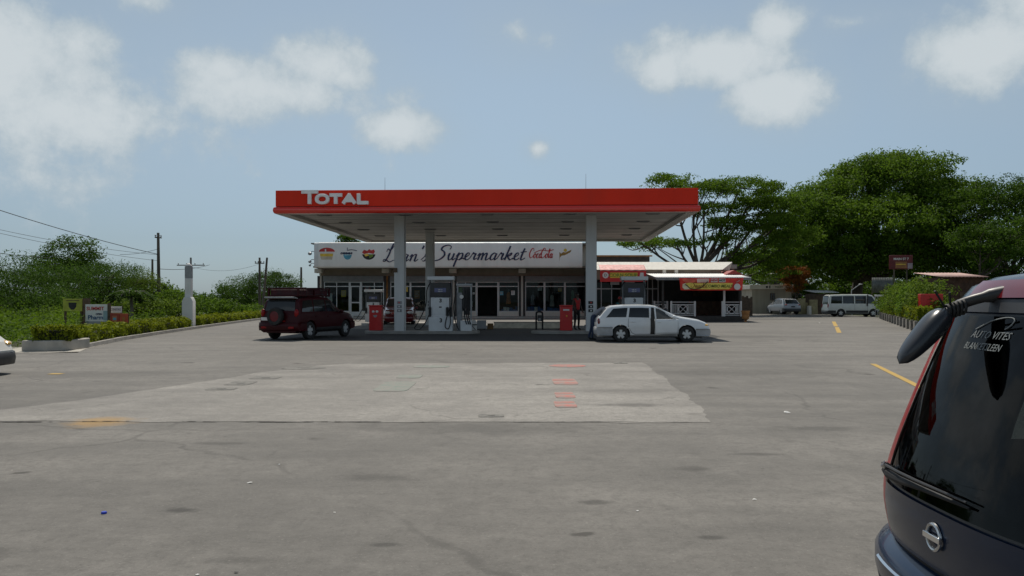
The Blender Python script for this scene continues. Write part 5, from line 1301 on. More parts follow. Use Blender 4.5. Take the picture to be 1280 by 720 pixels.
# local x forward from the rear centre plane, y to the left (away from the camera)
ZL = [.25, .32, .40, .50, .60, .68, .74, .80, .86, .90, .955, 1.02, 1.10, 1.18, 1.26, 1.34, 1.41, 1.465, 1.505, 1.54, 1.575, 1.60, 1.618, 1.628]
def ZW(z): return z + max(0., z - 1.5) * .30
def xr(z): return float(np.interp(z, [.25, .40, .60, .72, .80, .87, .95, 1.05, 1.2, 1.35, 1.5, 1.54, 1.575, 1.60, 1.618, 1.628], [.14, .10, .045, .012, .0, .005, .025, .055, .107, .163, .225, .245, .275, .34, .48, .80]))
def hwz(z): return float(np.interp(z, [.25, .40, .60, .86, 1.0, 1.2, 1.4, 1.5, 1.54, 1.575, 1.60, 1.618, 1.628], [.78, .83, .845, .84, .825, .79, .75, .725, .71, .68, .62, .50, .30]))
def xf(z): return float(np.interp(z, [.25, .5, .7, .85, .95, 1.0, 1.5, 1.56, 1.6, 1.628], [4.25, 4.33, 4.28, 4.1, 3.55, 3.42, 2.75, 2.6, 2.4, 2.0]))
NE, AD = 2.6, .62
def nsurf(t, z, off=0.):
    """rear half surface; t in [-pi/2, pi/2], >0 left side"""
    e = 2 / NE
    def P(tt, zz): return Vector((xr(zz) + AD * (1 - abs(math.cos(tt)) ** e), math.copysign(abs(math.sin(tt)) ** e, tt) * hwz(zz), ZW(zz)))
    p = P(t, z)
    if off:
        h = 1e-3; t0 = max(-1.56, min(1.56, t))
        if abs(t0) < .02: t0 = .02
        du = P(t0 + h, z) - P(t0 - h, z); dz = P(t0, min(1.62, z + .01)) - P(t0, z - .01)
        n = du.cross(dz)
        if n.x > 0: n = -n
        if abs(t0) > 1.2 and n.y * t0 < 0: n = -n
        p = p + n.normalized() * off
    return p
def nside(u, z, sg_, off=0.):
    x0_, x1_ = xr(z) + AD, xf(z) - .35
    return Vector((x0_ + (x1_ - x0_) * u, sg_ * (hwz(z) + off), ZW(z)))
def nfront(t, z):
    e = 2 / 2.6
    return Vector((xf(z) - .35 * (1 - abs(math.cos(t)) ** e), math.copysign(abs(math.sin(t)) ** e, t) * hwz(z), ZW(z)))
NTR = [-math.pi / 2 + math.pi * i / 40 for i in range(41)]
cols_ = [('r', t) for t in NTR] + [('l', u) for u in np.linspace(0, 1, 25)[1:-1]] + [('f', t) for t in np.linspace(math.pi / 2, -math.pi / 2, 17)] + [('n', u) for u in np.linspace(1, 0, 25)[1:-1]]
def npt(cx, z):
    k, a = cx
    return nsurf(a, z) if k == 'r' else nside(a, z, 1) if k == 'l' else nside(a, z, -1) if k == 'n' else nfront(a, z)
TG = .43                                      # rear glass half-extent
rows = [[npt(cx, z) for cx in cols_] for z in ZL]
vs = [p for r_ in rows for p in r_]; fs = []; nC = len(cols_)
for i in range(len(ZL) - 1):
    for j in range(nC):
        a, b = cols_[j], cols_[(j + 1) % nC]; zc = (ZL[i] + ZL[i + 1]) / 2; p = (vs[i * nC + j] + vs[(i + 1) * nC + (j + 1) % nC]) / 2
        if a[0] == 'r' and b[0] == 'r' and abs(a[1] + b[1]) / 2 < TG and .90 < zc < 1.465: continue
        if (a[0] in 'ln') and (b[0] in 'ln') and .955 < zc < 1.465 and (p.x < xf(zc) - .5) and not (1.25 < p.x < 1.4) and not (2.3 < p.x < 2.45): continue
        if a[0] == 'f' and b[0] == 'f' and 1.0 < zc < 1.5 and abs(p.y) < .66: continue
        # wheel arches
        if (a[0] in 'lnr') and abs(p.y) > .6 and any((p.x - wx) ** 2 + (p.z - .32) ** 2 < .37 ** 2 for wx in (1.08, 3.45)): continue
        fs.append((i * nC + j, i * nC + (j + 1) % nC, (i + 1) * nC + (j + 1) % nC, (i + 1) * nC + j))
fs.append(tuple((len(ZL) - 1) * nC + j for j in range(nC)))
mb = MB(); mb.add(vs, fs); nb_ = mb.build('body', M['car_navy'], nv, ang=35)
def npatch(name, t0, t1, z0_, z1_, m, off, nt_=24, nz=14, par=nv, sol=0., zedge=None):
    rows_ = []
    for i in range(nz + 1):
        r_ = []
        for j in range(nt_ + 1):
            t = t0 + (t1 - t0) * j / nt_
            za, zb_ = (z0_, z1_) if zedge is None else zedge(t)
            r_.append(nsurf(t, za + (zb_ - za) * i / nz, off))
        rows_.append(r_)
    mb_ = MB(); mb_.grid(rows_); return mb_.build(name, m, par, ang=60, solidify=sol)
npatch('rear_window', -TG - .04, TG + .04, .875, 1.492, M['rear_glass'], .006, 40, 16)
# black ceramic border of the glass
rows_ = []
for (q, zz) in ((0, 0),): pass
def ring_patch(t0, t1, za, zb_): return npatch('glass_border', t0, t1, za, zb_, M['black_plastic'], .0035, 40, 3)
ring_patch(-TG - .03, TG + .03, .868, .915); ring_patch(-TG - .03, TG + .03, 1.45, 1.50)
npatch('glass_border', TG, TG + .03, .915, 1.45, M['black_plastic'], .0035, 4, 12); npatch('glass_border', -TG - .03, -TG, .915, 1.45, M['black_plastic'], .0035, 4, 12)
npatch('tail_lamp', TG + .034, .80, .66, 1.49, M['lamp_red'], .012, 10, 20); npatch('tail_lamp', -.80, -TG - .034, .66, 1.49, M['lamp_red'], .012, 10, 20)
# hatch lower panel with seam line
hp = npatch('hatch_panel', -TG - .03, TG + .03, .665, .862, M['car_navy'], .012, 40, 8)
npatch('hatch_gap', -TG - .08, TG + .08, .64, .664, M['dark'], .0035, 40, 2)
# spoiler: black gap, red lamp, roof edge
npatch('spoiler_gap', -1.3, 1.3, 1.502, 1.535, M['black_plastic'], .010, 40, 3)
npatch('high_brake_lamp', -.8, .28, 1.537, 1.578, M['lamp_dim'], .016, 40, 4)
# bumper
brow = []
for z, off in ((.24, .0), (.27, .055), (.34, .085), (.46, .10), (.56, .095), (.61, .08), (.635, .055), (.645, .004)):
    brow.append([nsurf(t, max(z, .3), off) + Vector((0, 0, z - max(z, .3))) for t in np.linspace(-math.pi / 2, math.pi / 2, 49)])
mb = MB(); mb.grid(brow); bp = mb.build('bumper', M['car_navy'], nv, ang=50)
# polished step pad on the bumper top and side lamps
rows_ = []
for f in np.linspace(0, 1, 5):
    rows_.append([nsurf(t, .60, .090 - .05 * f) + Vector((0, 0, .006 + .032 * f)) for t in np.linspace(-.5, .42, 25)])
mb = MB(); mb.grid(rows_); mb.build('step_pad', M['chrome'], bp)
for sg_ in (1, -1):
    rows_ = [[nsurf(sg_ * t, z, .103) for t in np.linspace(.40, .52, 8)] for z in np.linspace(.40, .53, 5)]
    mb = MB(); mb.grid(rows_); mb.build('bumper_lamp', M['lamp_clear'], bp)
# emblem ring and bar
EM = Matrix.Translation(nsurf(.0, .785, .016)) @ Matrix.Rotation(R(-90), 4, 'Y') @ Matrix.Rotation(R(90), 4, 'Z')
def em(v): return tuple(EM @ Vector(v))
mb = MB(); prof_ = [(.034, 0), (.036, .006), (.041, .008), (.046, .005), (.047, 0)]
mb.lathe(prof_, n=40); mb.v = [em(v) for v in mb.v]; eo = mb.build('emblem_ring', M['steel'], hp)
mb = MB(); mb.box((0, 0, .007), (.100, .020, .012)); mb.v = [em(v) for v in mb.v]; mb.build('emblem_bar', M['chrome'], eo, bevel=.002)
mb = MB(); mb.box((0, 0, .002), (.074, .074, .002)); mb.v = [em(v) for v in mb.v]; 
# wiper: long dark blade along the window foot
mb = MB()
Lw = [nsurf(t, z, .02) for t, z in ((.52, .89), (.38, .895), (.24, .90), (.08, .91), (-.05, .915), (-.13, .915))]
mb.tube([tuple(p) for p in Lw], [.010, .017, .015, .010, .007, .004], 8); wp = mb.build('wiper_arm', mat('wiper_black', (.012, .012, .013), .6, spec=.25), nv)
mb = MB(); mb.tube([tuple(nsurf(t, z, .035)) for t, z in ((.50, .915), (.38, .922), (.24, .927), (.08, .93), (-.05, .932), (-.13, .93))], [.004, .005, .005, .005, .004, .003], 6); mb.build('wiper_blade', M['black_plastic'], wp)
mb = MB(); mb.tube([tuple(nsurf(.44, .905, .0)), tuple(nsurf(.44, .92, .04))], .014, 8); mb.build('wiper_nut', M['steel'], wp)
# rear parking mirror on its stalk
mp_ = Vector((X(1154, 2.74) - 1.375, 2.74 - 2.58, Z(421, 2.74)))
ax = Vector((.68, .10, .70)).normalized()
qx = Vector((0, 1, 0)).cross(ax).normalized(); qy = ax.cross(qx)
MM = Matrix((qx, qy, ax)).transposed()
mb = MB(); rows_ = []
for i in range(15):
    s_ = -1 + 2 * i / 14; rad = (1 - abs(s_) ** 3.2) ** .5 if abs(s_) < 1 else 0.0
    wid = .036 + .010 * s_
    rows_.append([tuple(mp_ + MM @ Vector((math.copysign(abs(math.cos(a)) ** .8, math.cos(a)) * wid * max(rad, .02), math.copysign(abs(math.sin(a)) ** .8, math.sin(a)) * (.050 + .010 * s_) * max(rad, .02), s_ * .128))) for a in np.linspace(0, 2 * math.pi, 24, endpoint=False)])
mb.grid(rows_, True); mr = mb.build('rear_mirror', mat('mirror_shell', (.022, .025, .030), .3, var=.12, coat=.25), nv)
tp = mp_ + ax * .115
mb = MB(); rt = nsurf(.05, 1.562, -.01); mb.tube(spline([tp - ax * .02, tp + Vector((.03, -.01, .02)), (tp + rt) / 2 + Vector((0, 0, .012)), rt], 5), [.016] * 6 + [.018] * 6 + [.024] * 4, 10); mb.build('mirror_arm', M['black_plastic'], mr)
mb = MB()
for k in range(5):
    p = tp + (rt - tp) * (.04 + .06 * k) + Vector((0, .0, .0)); a_ = [(p + Vector((.0, .024 * math.cos(a), .024 * math.sin(a)))) for a in np.linspace(0, 2 * math.pi, 11)]
    mb.tube([tuple(v) for v in a_], .005, 5, False)
mb.tube([tuple(tp + Vector((0, 0, .02))), tuple(tp + Vector((-.05, -.03, .075)))], .004, 5); mb.tube([tuple(tp + Vector((.02, 0, .02))), tuple(tp + Vector((-.01, -.05, .07)))], .004, 5)
mb.build('cable_tie', M['black_rubber'], mr)
rbk = nsurf(.3, 1.56, .02)
# window sticker
def onglass(y, z, off=.0085):
    s_ = (abs(y) / hwz(z)) ** (NE / 2); return nsurf(math.copysign(math.asin(min(1, s_)), y), z, off)
def glass_text(s, zc, size, y0, y1, par):
    cu = bpy.data.curves.new('t', 'FONT'); cu.body = s; cu.size = 1; cu.shear = .35; cu.offset = .0; cu.resolution_u = 2
    t = bpy.data.objects.new('t', cu); COL.objects.link(t); me = evaluated_mesh(t); bpy.data.objects.remove(t); bpy.data.curves.remove(cu)
    co_ = [v.co.copy() for v in me.vertices]; xm = max(v.x for v in co_); x0_ = min(v.x for v in co_)
    for v in me.vertices:
        f = (v.co.x - x0_) / (xm - x0_); v.co = onglass(y0 + (y1 - y0) * f, zc + (v.co.y) * size)
    me.materials.clear(); me.materials.append(M['sticker_white']); me.name = 'lettering'
    return link('lettering', me, par)
W('sticker_white', (.22, .24, .24), .6, var=.2, scale=30)
stt = MB()
arcp = [(-.085 + .0, 1.452), (-.03, 1.472), (-.10, 1.50)]
ptsA = [onglass(y, z, .009) for y, z in ((.13, 1.445), (.10, 1.458), (.06, 1.474), (.0, 1.486), (-.045, 1.487), (-.06, 1.478), (-.05, 1.462), (-.03, 1.45))]
stt.tube([tuple(p) for p in spline(ptsA, 4)], .0018, 5); so_ = stt.build('window_sticker', M['sticker_white'], nv)
glass_text('AUTO VITES', 1.418, .034, .145, -.075, so_); glass_text('BLANKETSLEEN', 1.380, .032, .16, -.05, so_)
# side windows, windscreen
for sg_ in (1, -1):
    for u0, u1 in ((.0, .22), (.27, .50), (.55, .86)):
        rows_ = [[tuple(nside(u0 + (u1 - u0) * j / 8, z, sg_, .004)) for j in range(9)] for z in np.linspace(.955, 1.465, 7)]
        mb = MB(); mb.grid(rows_); mb.build('side_window', M['screen_glass'], nv)
rows_ = [[tuple(nfront(t, z) + Vector((.006, 0, .004))) for t in np.linspace(-1.15, 1.15, 20)] for z in np.linspace(1.0, 1.5, 8)]
mb = MB(); mb.grid(rows_); mb.build('windscreen', M['screen_glass'], nv)
# interior
mb = MB(); mb.b2(.35, 3.4, -.66, .66, .42, .46); mb.b2(.14, .2, -.46, .46, .45, .86); mb.b2(3.3, 3.5, -.60, .60, .46, .93); mb.build('cabin_floor', M['seat_cloth'], nv)
for xx, ys in ((1.05, (-.42, 0, .42)), (2.2, (-.4, .4))):
    for yy in ys:
        mb = MB(); mb.box((xx + .04, yy, .85), (.16, .40, .62), Matrix.Rotation(R(-10), 3, 'Y')); mb.b2(xx, xx + .5, yy - .2, yy + .2, .46, .62); se = mb.build('seat', M['seat_cloth'], nv, bevel=.05)
        mb = MB(); mb.box((xx - .02, yy, 1.27), (.10, .25, .19), Matrix.Rotation(R(-10), 3, 'Y')); mb.tube([(xx, yy - .06, 1.1), (xx, yy - .06, 1.25)], .008, 6); mb.tube([(xx, yy + .06, 1.1), (xx, yy + .06, 1.25)], .008, 6); mb.build('headrest', M['seat_cloth'], se, bevel=.03)
mb = MB(); mb.box((.95, .18, 1.10), (.05, .34, .28), Matrix.Rotation(R(-12), 3, 'Y')); mb.build('draped_cloth', M['orange_cloth'], nv, bevel=.02)
for x_ in (1.08, 3.45):
    for sg_ in (-1, 1):
        r = .315; Mx = Matrix.Rotation(R(-90) * sg_, 4, 'X')
        mb = MB(); mb.lathe([(r * .62, -.09), (r * .95, -.09), (r, -.05), (r, .05), (r * .95, .09), (r * .65, .09), (r * .6, .04)], n=36, M=Mx, closed=True); wo = mb.build('wheel', M['black_rubber'], nv); wo.location = (x_, sg_ * .72, r)
        mb = MB(); mb.lathe([(0, .06), (.05, .07), (r * .4, .05), (r * .6, .08), (r * .64, .09), (r * .64, .0)], n=30, M=Mx); mb.build('rim', M['alu'], wo)
        rows_ = [[(x_ + .37 * math.cos(a), sg_ * (.815 - j * .2), .32 + .37 * math.sin(a)) for j in range(3)] for a in np.linspace(-.2, math.pi + .2, 15)]
        mb = MB(); mb.grid(rows_); mb.build('wheel_well', BK, nv)
        rows_ = [[(x_ + r2 * math.cos(a), sg_ * (float(hwz(max(.25, .32 + r2 * math.sin(a)))) + o2 - (.0 if x_ > 2 else .0)), .32 + r2 * math.sin(a)) for r2, o2 in ((.33, -.03), (.335, .012), (.44, .012), (.45, -.01))] for a in np.linspace(-.12, math.pi + .12, 25)]
        mb = MB(); mb.grid(rows_); mb.build('wheel_arch', M['black_plastic'], nv)
mb = MB(); mb.b2(.1, 4.2, -.6, .6, .22, .26); mb.build('underbody', BK, nv)
mb = MB(); 
for sg_ in (-1, 1): pass
mb.b2(-.005, .02, -.26, .26, .69, .70)
# ================================================================== people (one skinned surface each)
def person(label, loc, rz, J, shirt, trousers, hair_cap=None, scale=1.):
    """J: joint positions (local, facing -y)"""
    t = thing('person', label, 'person', loc, rz)
    V = []; E = []; Rr = []; reg = []
    def chain(names, radii, regs, start=None):
        prev = start
        for n_, r, g in zip(names, radii, regs):
            V.append(Vector(n_)); Rr.append(r); reg.append(g); i = len(V) - 1
            if prev is not None: E.append((prev, i))
            prev = i
        return prev
    pel = chain([J['pelvis']], [.135], [2])
    sp = chain([J['waist'], J['chest'], J['neck'], J['head0'], J['head1'], J['head2']], [.125, .15, .055, .062, .088, .07], [1, 1, 0, 0, 0, 0], pel)
    ch = 2
    for s_ in ('l', 'r'):
        chain([J['hip' + s_], J['knee' + s_], J['ank' + s_]], [.085, .06, .042], [2, 2, 2], pel)
        ia = len(V) - 1
        an = Vector(J['ank' + s_]); tf = Vector(J.get('toedir', (0, -1, 0)))
        chain([an + Vector((0, 0, -.05)) + tf * .06, an + Vector((0, 0, -.06)) + tf * .17], [.042, .034], [3, 3], ia)
        chain([J['sho' + s_], J['elb' + s_], J['wri' + s_]], [.062, .045, .030], [1, 1 if shirt[1] else 0, 0], ch)
        iw = len(V) - 1
        a = Vector(J['elb' + s_]); b = Vector(J['wri' + s_]); d_ = (b - a).normalized(); sd_ = d_.cross(Vector((0, 1, 0)));
        sd_ = sd_.normalized() if sd_.length > .1 else Vector((1, 0, 0))
        palm = chain([b + d_ * .05], [.030], [0], iw)
        for k, (o, l) in enumerate(((-.028, .075), (-.010, .085), (.010, .08), (.027, .065))):
            chain([b + d_ * .085 + sd_ * o, b + d_ * (.085 + l * .55) + sd_ * o * 1.15 + Vector((0, -.008, 0)), b + d_ * (.085 + l) + sd_ * o * 1.2 + Vector((0, -.022, 0))], [.010, .009, .007], [0, 0, 0], palm)
        chain([b + d_ * .04 + sd_ * .04 + Vector((0, -.02, 0)), b + d_ * .075 + sd_ * .06 + Vector((0, -.03, 0))], [.011, .009], [0, 0], palm)
    me = bpy.data.meshes.new('body'); me.from_pydata([tuple(v) for v in V], E, [])
    o = bpy.data.objects.new('tmp', me); COL.objects.link(o)
    sk = o.modifiers.new('s', 'SKIN'); sk.use_smooth_shade = True
    dat = me.skin_vertices[0].data
    for i, r in enumerate(Rr): dat[i].radius = (r * (1.25 if i in (0, 1, 2) else 1), r * (.8 if i in (0, 1, 2) else 1))
    dat[0].use_root = True
    sb_ = o.modifiers.new('u', 'SUBSURF'); sb_.levels = 2; sb_.render_levels = 2
    m2 = evaluated_mesh(o); bpy.data.objects.remove(o); m2.name = 'body'
    m2.materials.clear()
    for k in (M['skin'], shirt[0], trousers, M['black_rubber']): m2.materials.append(k)
    seg = [(V[a], V[b], reg[b] if reg[b] != 0 or reg[a] == 0 else (reg[a] if reg[a] in (1,) and False else 0)) for a, b in E]
    for p in m2.polygons:
        c = p.center; best = 1e9; g = 0
        for a, b, k in seg:
            ab = b - a; t_ = max(0, min(1, (c - a).dot(ab) / max(ab.length_squared, 1e-9))); dd = (a + ab * t_ - c).length
            if dd < best: best = dd; g = k
        p.material_index = g; p.use_smooth = True
    bd = link('body', m2, t)
    h = Vector(J['head1']); up = (Vector(J['head2']) - Vector(J['head0'])).normalized(); fd = Vector(J.get('face', (0, -1, 0))).normalized(); rt = up.cross(fd).normalized(); B = Matrix((rt, -fd, up)).transposed()
    mb = MB()
    mb.ell(h + up * .03 - fd * .018, (.088, .098, .092), 14, B); mb.build('hair' if hair_cap is None else 'cap', M['hair'] if hair_cap is None else hair_cap, t)
    if hair_cap is not None: mb = MB(); mb.ell(h + up * .04 + fd * .12, (.07, .08, .012), 12, B); mb.build('cap_peak', hair_cap, t)
    mb = MB(); mb.ell(h + fd * .092 - up * .012, (.014, .02, .022), 8, B); mb.ell(h + rt * .088 - up * .005, (.012, .022, .03), 8, B); mb.ell(h - rt * .088 - up * .005, (.012, .022, .03), 8, B); mb.build('nose_and_ears', M['skin'], bd)
    for s_ in (-1, 1): mb = MB(); mb.ell(h + fd * .083 + rt * s_ * .032 + up * .012, (.013, .008, .008), 8, B); mb.build('eye', M['paper'], bd)
    mb = MB(); mb.ell(h + fd * .082 - up * .045, (.024, .008, .007), 8, B); mb.build('mouth', mat('lips', (.11, .035, .03), .5), bd)
    return t
def standing(h=1.72, lean=0.):
    k = h / 1.75
    J = dict(pelvis=(0, 0, .94), waist=(0, -.005, 1.10), chest=(0, 0, 1.34), neck=(0, -.005, 1.50), head0=(0, -.01, 1.56), head1=(0, -.02, 1.645), head2=(0, -.02, 1.70),
             hipl=(.10, 0, .86), kneel=(.115, -.02, .48), ankl=(.12, .01, .085), hipr=(-.10, 0, .86), kneer=(-.12, -.01, .48), ankr=(-.13, .02, .085),
             shol=(.19, 0, 1.40), elbl=(.25, .03, 1.13), wril=(.24, -.10, .92), shor=(-.19, 0, 1.40), elbr=(-.27, .02, 1.14), wrir=(-.25, -.12, .95))
    return {a: tuple(c * k for c in v) for a, v in J.items()}
person('person in a red shirt and black trousers standing beside the right front column', (X(721, 37.2), 37.2, .13), R(40), standing(1.74), (M['shirt_red'], False), M['trousers_black'])
J = standing(1.66)
person('person in red cap and dark clothes behind the roof of the white estate car', (X(774.7, 38.2), 38.2, .0), R(20), J, (mat('shirt_teal', (.03, .16, .17), .8), False), M['jeans'], hair_cap=M['bin_red'])
# leaning into the back of the estate car: faces +x (rotated), torso forward
J = dict(pelvis=(0, .02, .90), waist=(0, -.12, 1.02), chest=(0, -.32, 1.17), neck=(0, -.46, 1.22), head0=(0, -.51, 1.23), head1=(0, -.60, 1.24), head2=(0, -.65, 1.25), face=(0, -.35, -1),
         hipl=(.10, .02, .84), kneel=(.12, .05, .46), ankl=(.13, .16, .085), hipr=(-.10, .02, .84), kneer=(-.12, .0, .46), ankr=(-.13, .06, .085),
         shol=(.19, -.34, 1.20), elbl=(.22, -.52, 1.0), wril=(.16, -.74, .96), shor=(-.19, -.34, 1.20), elbr=(-.22, -.50, 1.0), wrir=(-.16, -.72, .95), toedir=(0, -1, 0))
person('person in grey shirt and jeans bending into the back of the white estate car', (X(741.5, 30.6), 30.6, 0), R(90), J, (M['shirt_grey'], True), M['jeans'])

# ================================================================== left side: totem, hedge, signs, poles
tt = thing('totem_pillar', 'slim white painted pillar with wide square foot at the left kerb', 'pillar', (X(236, 42.5), 42.5, 0), R(6)); tt.scale = (.86, .86, 1)
mb = MB(); mb.prism([(-.32, 0), (.32, 0), (.32, 1.44), (.20, 1.66), (-.20, 1.66), (-.32, 1.44)], 'y', -.32, .32)
bs = mb.build('foot', M['white_paint'], tt, bevel=.015)
mb = MB(); mb.b2(-.19, .19, -.19, .19, 1.66, 2.66); mb.build('shaft', M['white_paint'], tt, bevel=.02)
mb = MB(); mb.b2(-.185, .185, -.185, .185, 2.66, 3.30)
for k in range(14): mb.b2(-.192, .192, -.192, .192, 2.69 + k * .043, 2.71 + k * .043)
mb.build('louvre_head', M['grey_metal'], tt)
mb = MB(); mb.lathe([(0, .14), (.1, .12), (.2, 0), (.2, -.01)], c=(0, 0, 3.32), n=18); mb.build('cap', M['white_paint'], tt)
mb = MB(); mb.tube([(.1, 0, 3.3), (.11, 0, 3.72)], .02, 6); mb.build('rod', M['grey_metal'], tt)

LM = {}
LM['hedge'] = leafmat('hedge_leaf', (.04, .07, .006), (.24, .28, .015), .35)
LM['dark'] = leafmat('dark_leaf', (.016, .044, .006), (.085, .160, .014), .4)
LM['mid'] = leafmat('mid_leaf', (.030, .075, .008), (.145, .240, .020), .42)
LM['fine'] = leafmat('fine_leaf', (.022, .056, .010), (.08, .15, .018), .4)
LM['light'] = leafmat('light_leaf', (.045, .090, .012), (.15, .22, .025), .45)
LM['croton'] = leafmat('croton_leaf', (.05, .05, .012), (.34, .10, .02), .3)
LM['weed'] = leafmat('weed_leaf', (.040, .090, .007), (.14, .225, .015), .4)

def hedge(name, label, path, hgt, wid, seed, n=2600, lm='hedge', lsize=.07, z0=0., group=None):
    rng = np.random.default_rng(seed); P = [Vector((*p, 0)) for p in path]; base = P[0]
    t = thing(name, label, 'hedge', (base.x, base.y, z0), 0, group)
    ends = .14
    lens = [(b - a).length for a, b in zip(P[:-1], P[1:])]; tot = sum(lens)
    pts = []; nr = []
    for _ in range(n):
        s = rng.random() * tot; i = 0
        while s > lens[i] and i < len(lens) - 1: s -= lens[i]; i += 1
        a, b = P[i], P[i + 1]; d_ = (b - a).normalized(); nn = Vector((-d_.y, d_.x, 0)); p = a + d_ * s
        hh = hgt * (1 + .16 * math.sin(p.y * 2.1 + seed) + .10 * math.sin(p.y * 5.3))
        u = rng.random(); 
        if u < .45: q = (rng.uniform(-1, 1), 1 + rng.normal() * .06); no = (0, 0, 1)
        else: q = (rng.choice([-1, 1]) * (1 + rng.normal() * .06), rng.random()); no = (nn * q[0])
        bul = 1 + .12 * math.sin(p.y * 3.3 + q[1] * 3)
        if rng.random() < ends:
            e_ = rng.random() < .5; p = P[0] if e_ else P[-1]; q = (rng.uniform(-1, 1), rng.random()); no = tuple((P[0] - P[1]).normalized() if e_ else (P[-1] - P[-2]).normalized()); p = p + Vector(no) * rng.uniform(-.05, .08)
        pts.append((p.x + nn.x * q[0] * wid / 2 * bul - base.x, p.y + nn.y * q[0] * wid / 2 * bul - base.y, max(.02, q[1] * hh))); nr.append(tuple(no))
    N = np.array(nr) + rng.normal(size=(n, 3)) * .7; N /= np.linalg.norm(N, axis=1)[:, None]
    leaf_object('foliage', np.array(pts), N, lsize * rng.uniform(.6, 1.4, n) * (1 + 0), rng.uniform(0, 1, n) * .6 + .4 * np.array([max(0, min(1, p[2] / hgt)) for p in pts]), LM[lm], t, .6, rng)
    # woody core
    mb_ = MB(); rows = []
    for k, p in enumerate(P):
        d_ = ((P[min(k + 1, len(P) - 1)] - P[max(k - 1, 0)])).normalized(); nn = Vector((-d_.y, d_.x, 0)); w2 = wid * .40; hh = hgt * .82
        rows.append([tuple(p - base + nn * w2 + Vector((0, 0, 0))), tuple(p - base + nn * w2 * .9 + Vector((0, 0, hh))), tuple(p - base - nn * w2 * .9 + Vector((0, 0, hh))), tuple(p - base - nn * w2)])
    mb_.grid(rows); mb_.add(rows[0], [(0, 1, 2, 3)]); mb_.add(rows[-1], [(3, 2, 1, 0)]); mb_.build('twig_core', mat('twigs', (.018, .022, .008), .95, var=.5, scale=6, bump=.8), t, ang=0)
    return t
KX = lambda y: float(np.interp(y, [p[1] for p in KERB], [p[0] for p in KERB]))
pl = thing('corner_planter', 'low rounded concrete planter wall at the near end of the left hedge', 'planter', (-13.95, 24.6, 0))
mb = MB(); mb.prism([(-.62, -.85), (.15, -.95), (.48, -.72), (.58, -.2), (.50, .9), (-.75, .9)], 'z', 0, .32); mb.build('wall', M['pale_concrete'], pl, bevel=.03)
mb = MB(); mb.prism([(-.5, -.72), (.12, -.82), (.38, -.6), (.45, -.2), (.38, .8), (-.62, .8)], 'z', .31, .335); mb.build('soil_bed', M['soil'], pl)
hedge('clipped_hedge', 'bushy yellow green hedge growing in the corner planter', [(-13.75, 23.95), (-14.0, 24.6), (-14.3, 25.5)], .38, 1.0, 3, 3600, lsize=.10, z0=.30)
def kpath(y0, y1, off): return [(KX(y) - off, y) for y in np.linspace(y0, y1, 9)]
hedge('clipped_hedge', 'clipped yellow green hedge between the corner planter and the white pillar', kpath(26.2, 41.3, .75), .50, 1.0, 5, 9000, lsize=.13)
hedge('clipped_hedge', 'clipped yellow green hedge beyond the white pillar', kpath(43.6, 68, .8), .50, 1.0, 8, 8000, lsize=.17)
# kerb
rows = []
mb = MB()
pts = [(KX(y), y) for y in np.linspace(25.3, 74, 40)]
rows = [[(x - .18, y, 0), (x - .17, y, .13), (x - .01, y, .13), (x, y, 0)] for x, y in pts]
mb.grid(rows); mb.build('kerb', M['concrete'], kind='structure', ang=20)
sheet('footpath', [(-16.8, 23.0), (-13.4, 23.2), (-12.75, 23.6), (-13.3, 25.0), (-14.2, 28.4), (-14.9, 28.4), (-15.3, 26.0), (-17.4, 25.2), (-30, 22.6), (-30, 20.4)], .006, M['pale_concrete'], kind='structure')

def board(name, label, px0, px1, py0, py1, d_, m, legs=True, lean=0., cat='sign'):
    x0_, x1_ = X(px0, d_), X(px1, d_); z0_, z1_ = Z(py1, d_), Z(py0, d_)
    t = thing(name, label, cat, ((x0_ + x1_) / 2, d_, 0), R(lean)); w_ = (x1_ - x0_)
    mb_ = MB(); mb_.b2(-w_ / 2, w_ / 2, -.02, .02, z0_, z1_); p = mb_.build('panel', m, t, bevel=.004)
    if legs:
        for sx_ in (-1, 1): mb_ = MB(); mb_.b2(sx_ * w_ * .42 - .04, sx_ * w_ * .42 + .04, .021, .08, 0, z1_); mb_.build('post', M['wood'], t)
    return t, p, w_, z0_, z1_
ylw = mat('board_yellow', (.40, .42, .05), .6, dirt=.25)
t, p, w_, z0_, z1_ = board('notice_board', 'yellow green board with dark emblem standing in the weeds', 79, 103, 373.5, 389, 33, ylw)
mb = MB(); mb.prism([(-.16, .10), (.16, .10), (.15, -.08), (.05, -.19), (-.05, -.19), (-.15, -.08)], 'y', -.03, -.0205); mb.v = [(v[0], v[1], v[2] + (z0_ + z1_) / 2 - .0) for v in mb.v]; mb.build('emblem', M['ink_black'], p)
mb = MB(); mb.b2(-.26, .26, -.028, -.0205, z1_ - .085, z1_ - .055); mb.build('headline', M['wood'], p)
mb = MB(); mb.b2(w_ / 2 + .05, w_ / 2 + .28, -.06, .1, 0, z1_ + .02); mb.build('side_post', M['wood'], t)
t, p, w_, z0_, z1_ = board('billboard', 'large white board with red and blue lettering by the hedge', 107, 135, 380.5, 405, 32.5, M['paper'])
hh = z1_ - z0_
text('SUMMIT', .2, M['logo_red'], p, 'lettering', (-.05, -.026, z1_ - hh * .22), .003, bold=.004)
text('OPEN', .10, M['ink'], p, 'lettering', (.1, -.026, z1_ - hh * .50), .003, bold=.004); text('Pharm', .24, mat('sign_blue', (.03, .09, .2), .6), p, 'lettering', (-.04, -.026, z1_ - hh * .67), .003, bold=.006)
mb = MB(); mb.b2(w_ / 2 - .18, w_ / 2 - .01, -.028, -.0205, z0_ + .15, z1_ - hh * .33); mb.build('side_panel', mat('sign_teal', (.25, .36, .38), .6), p)
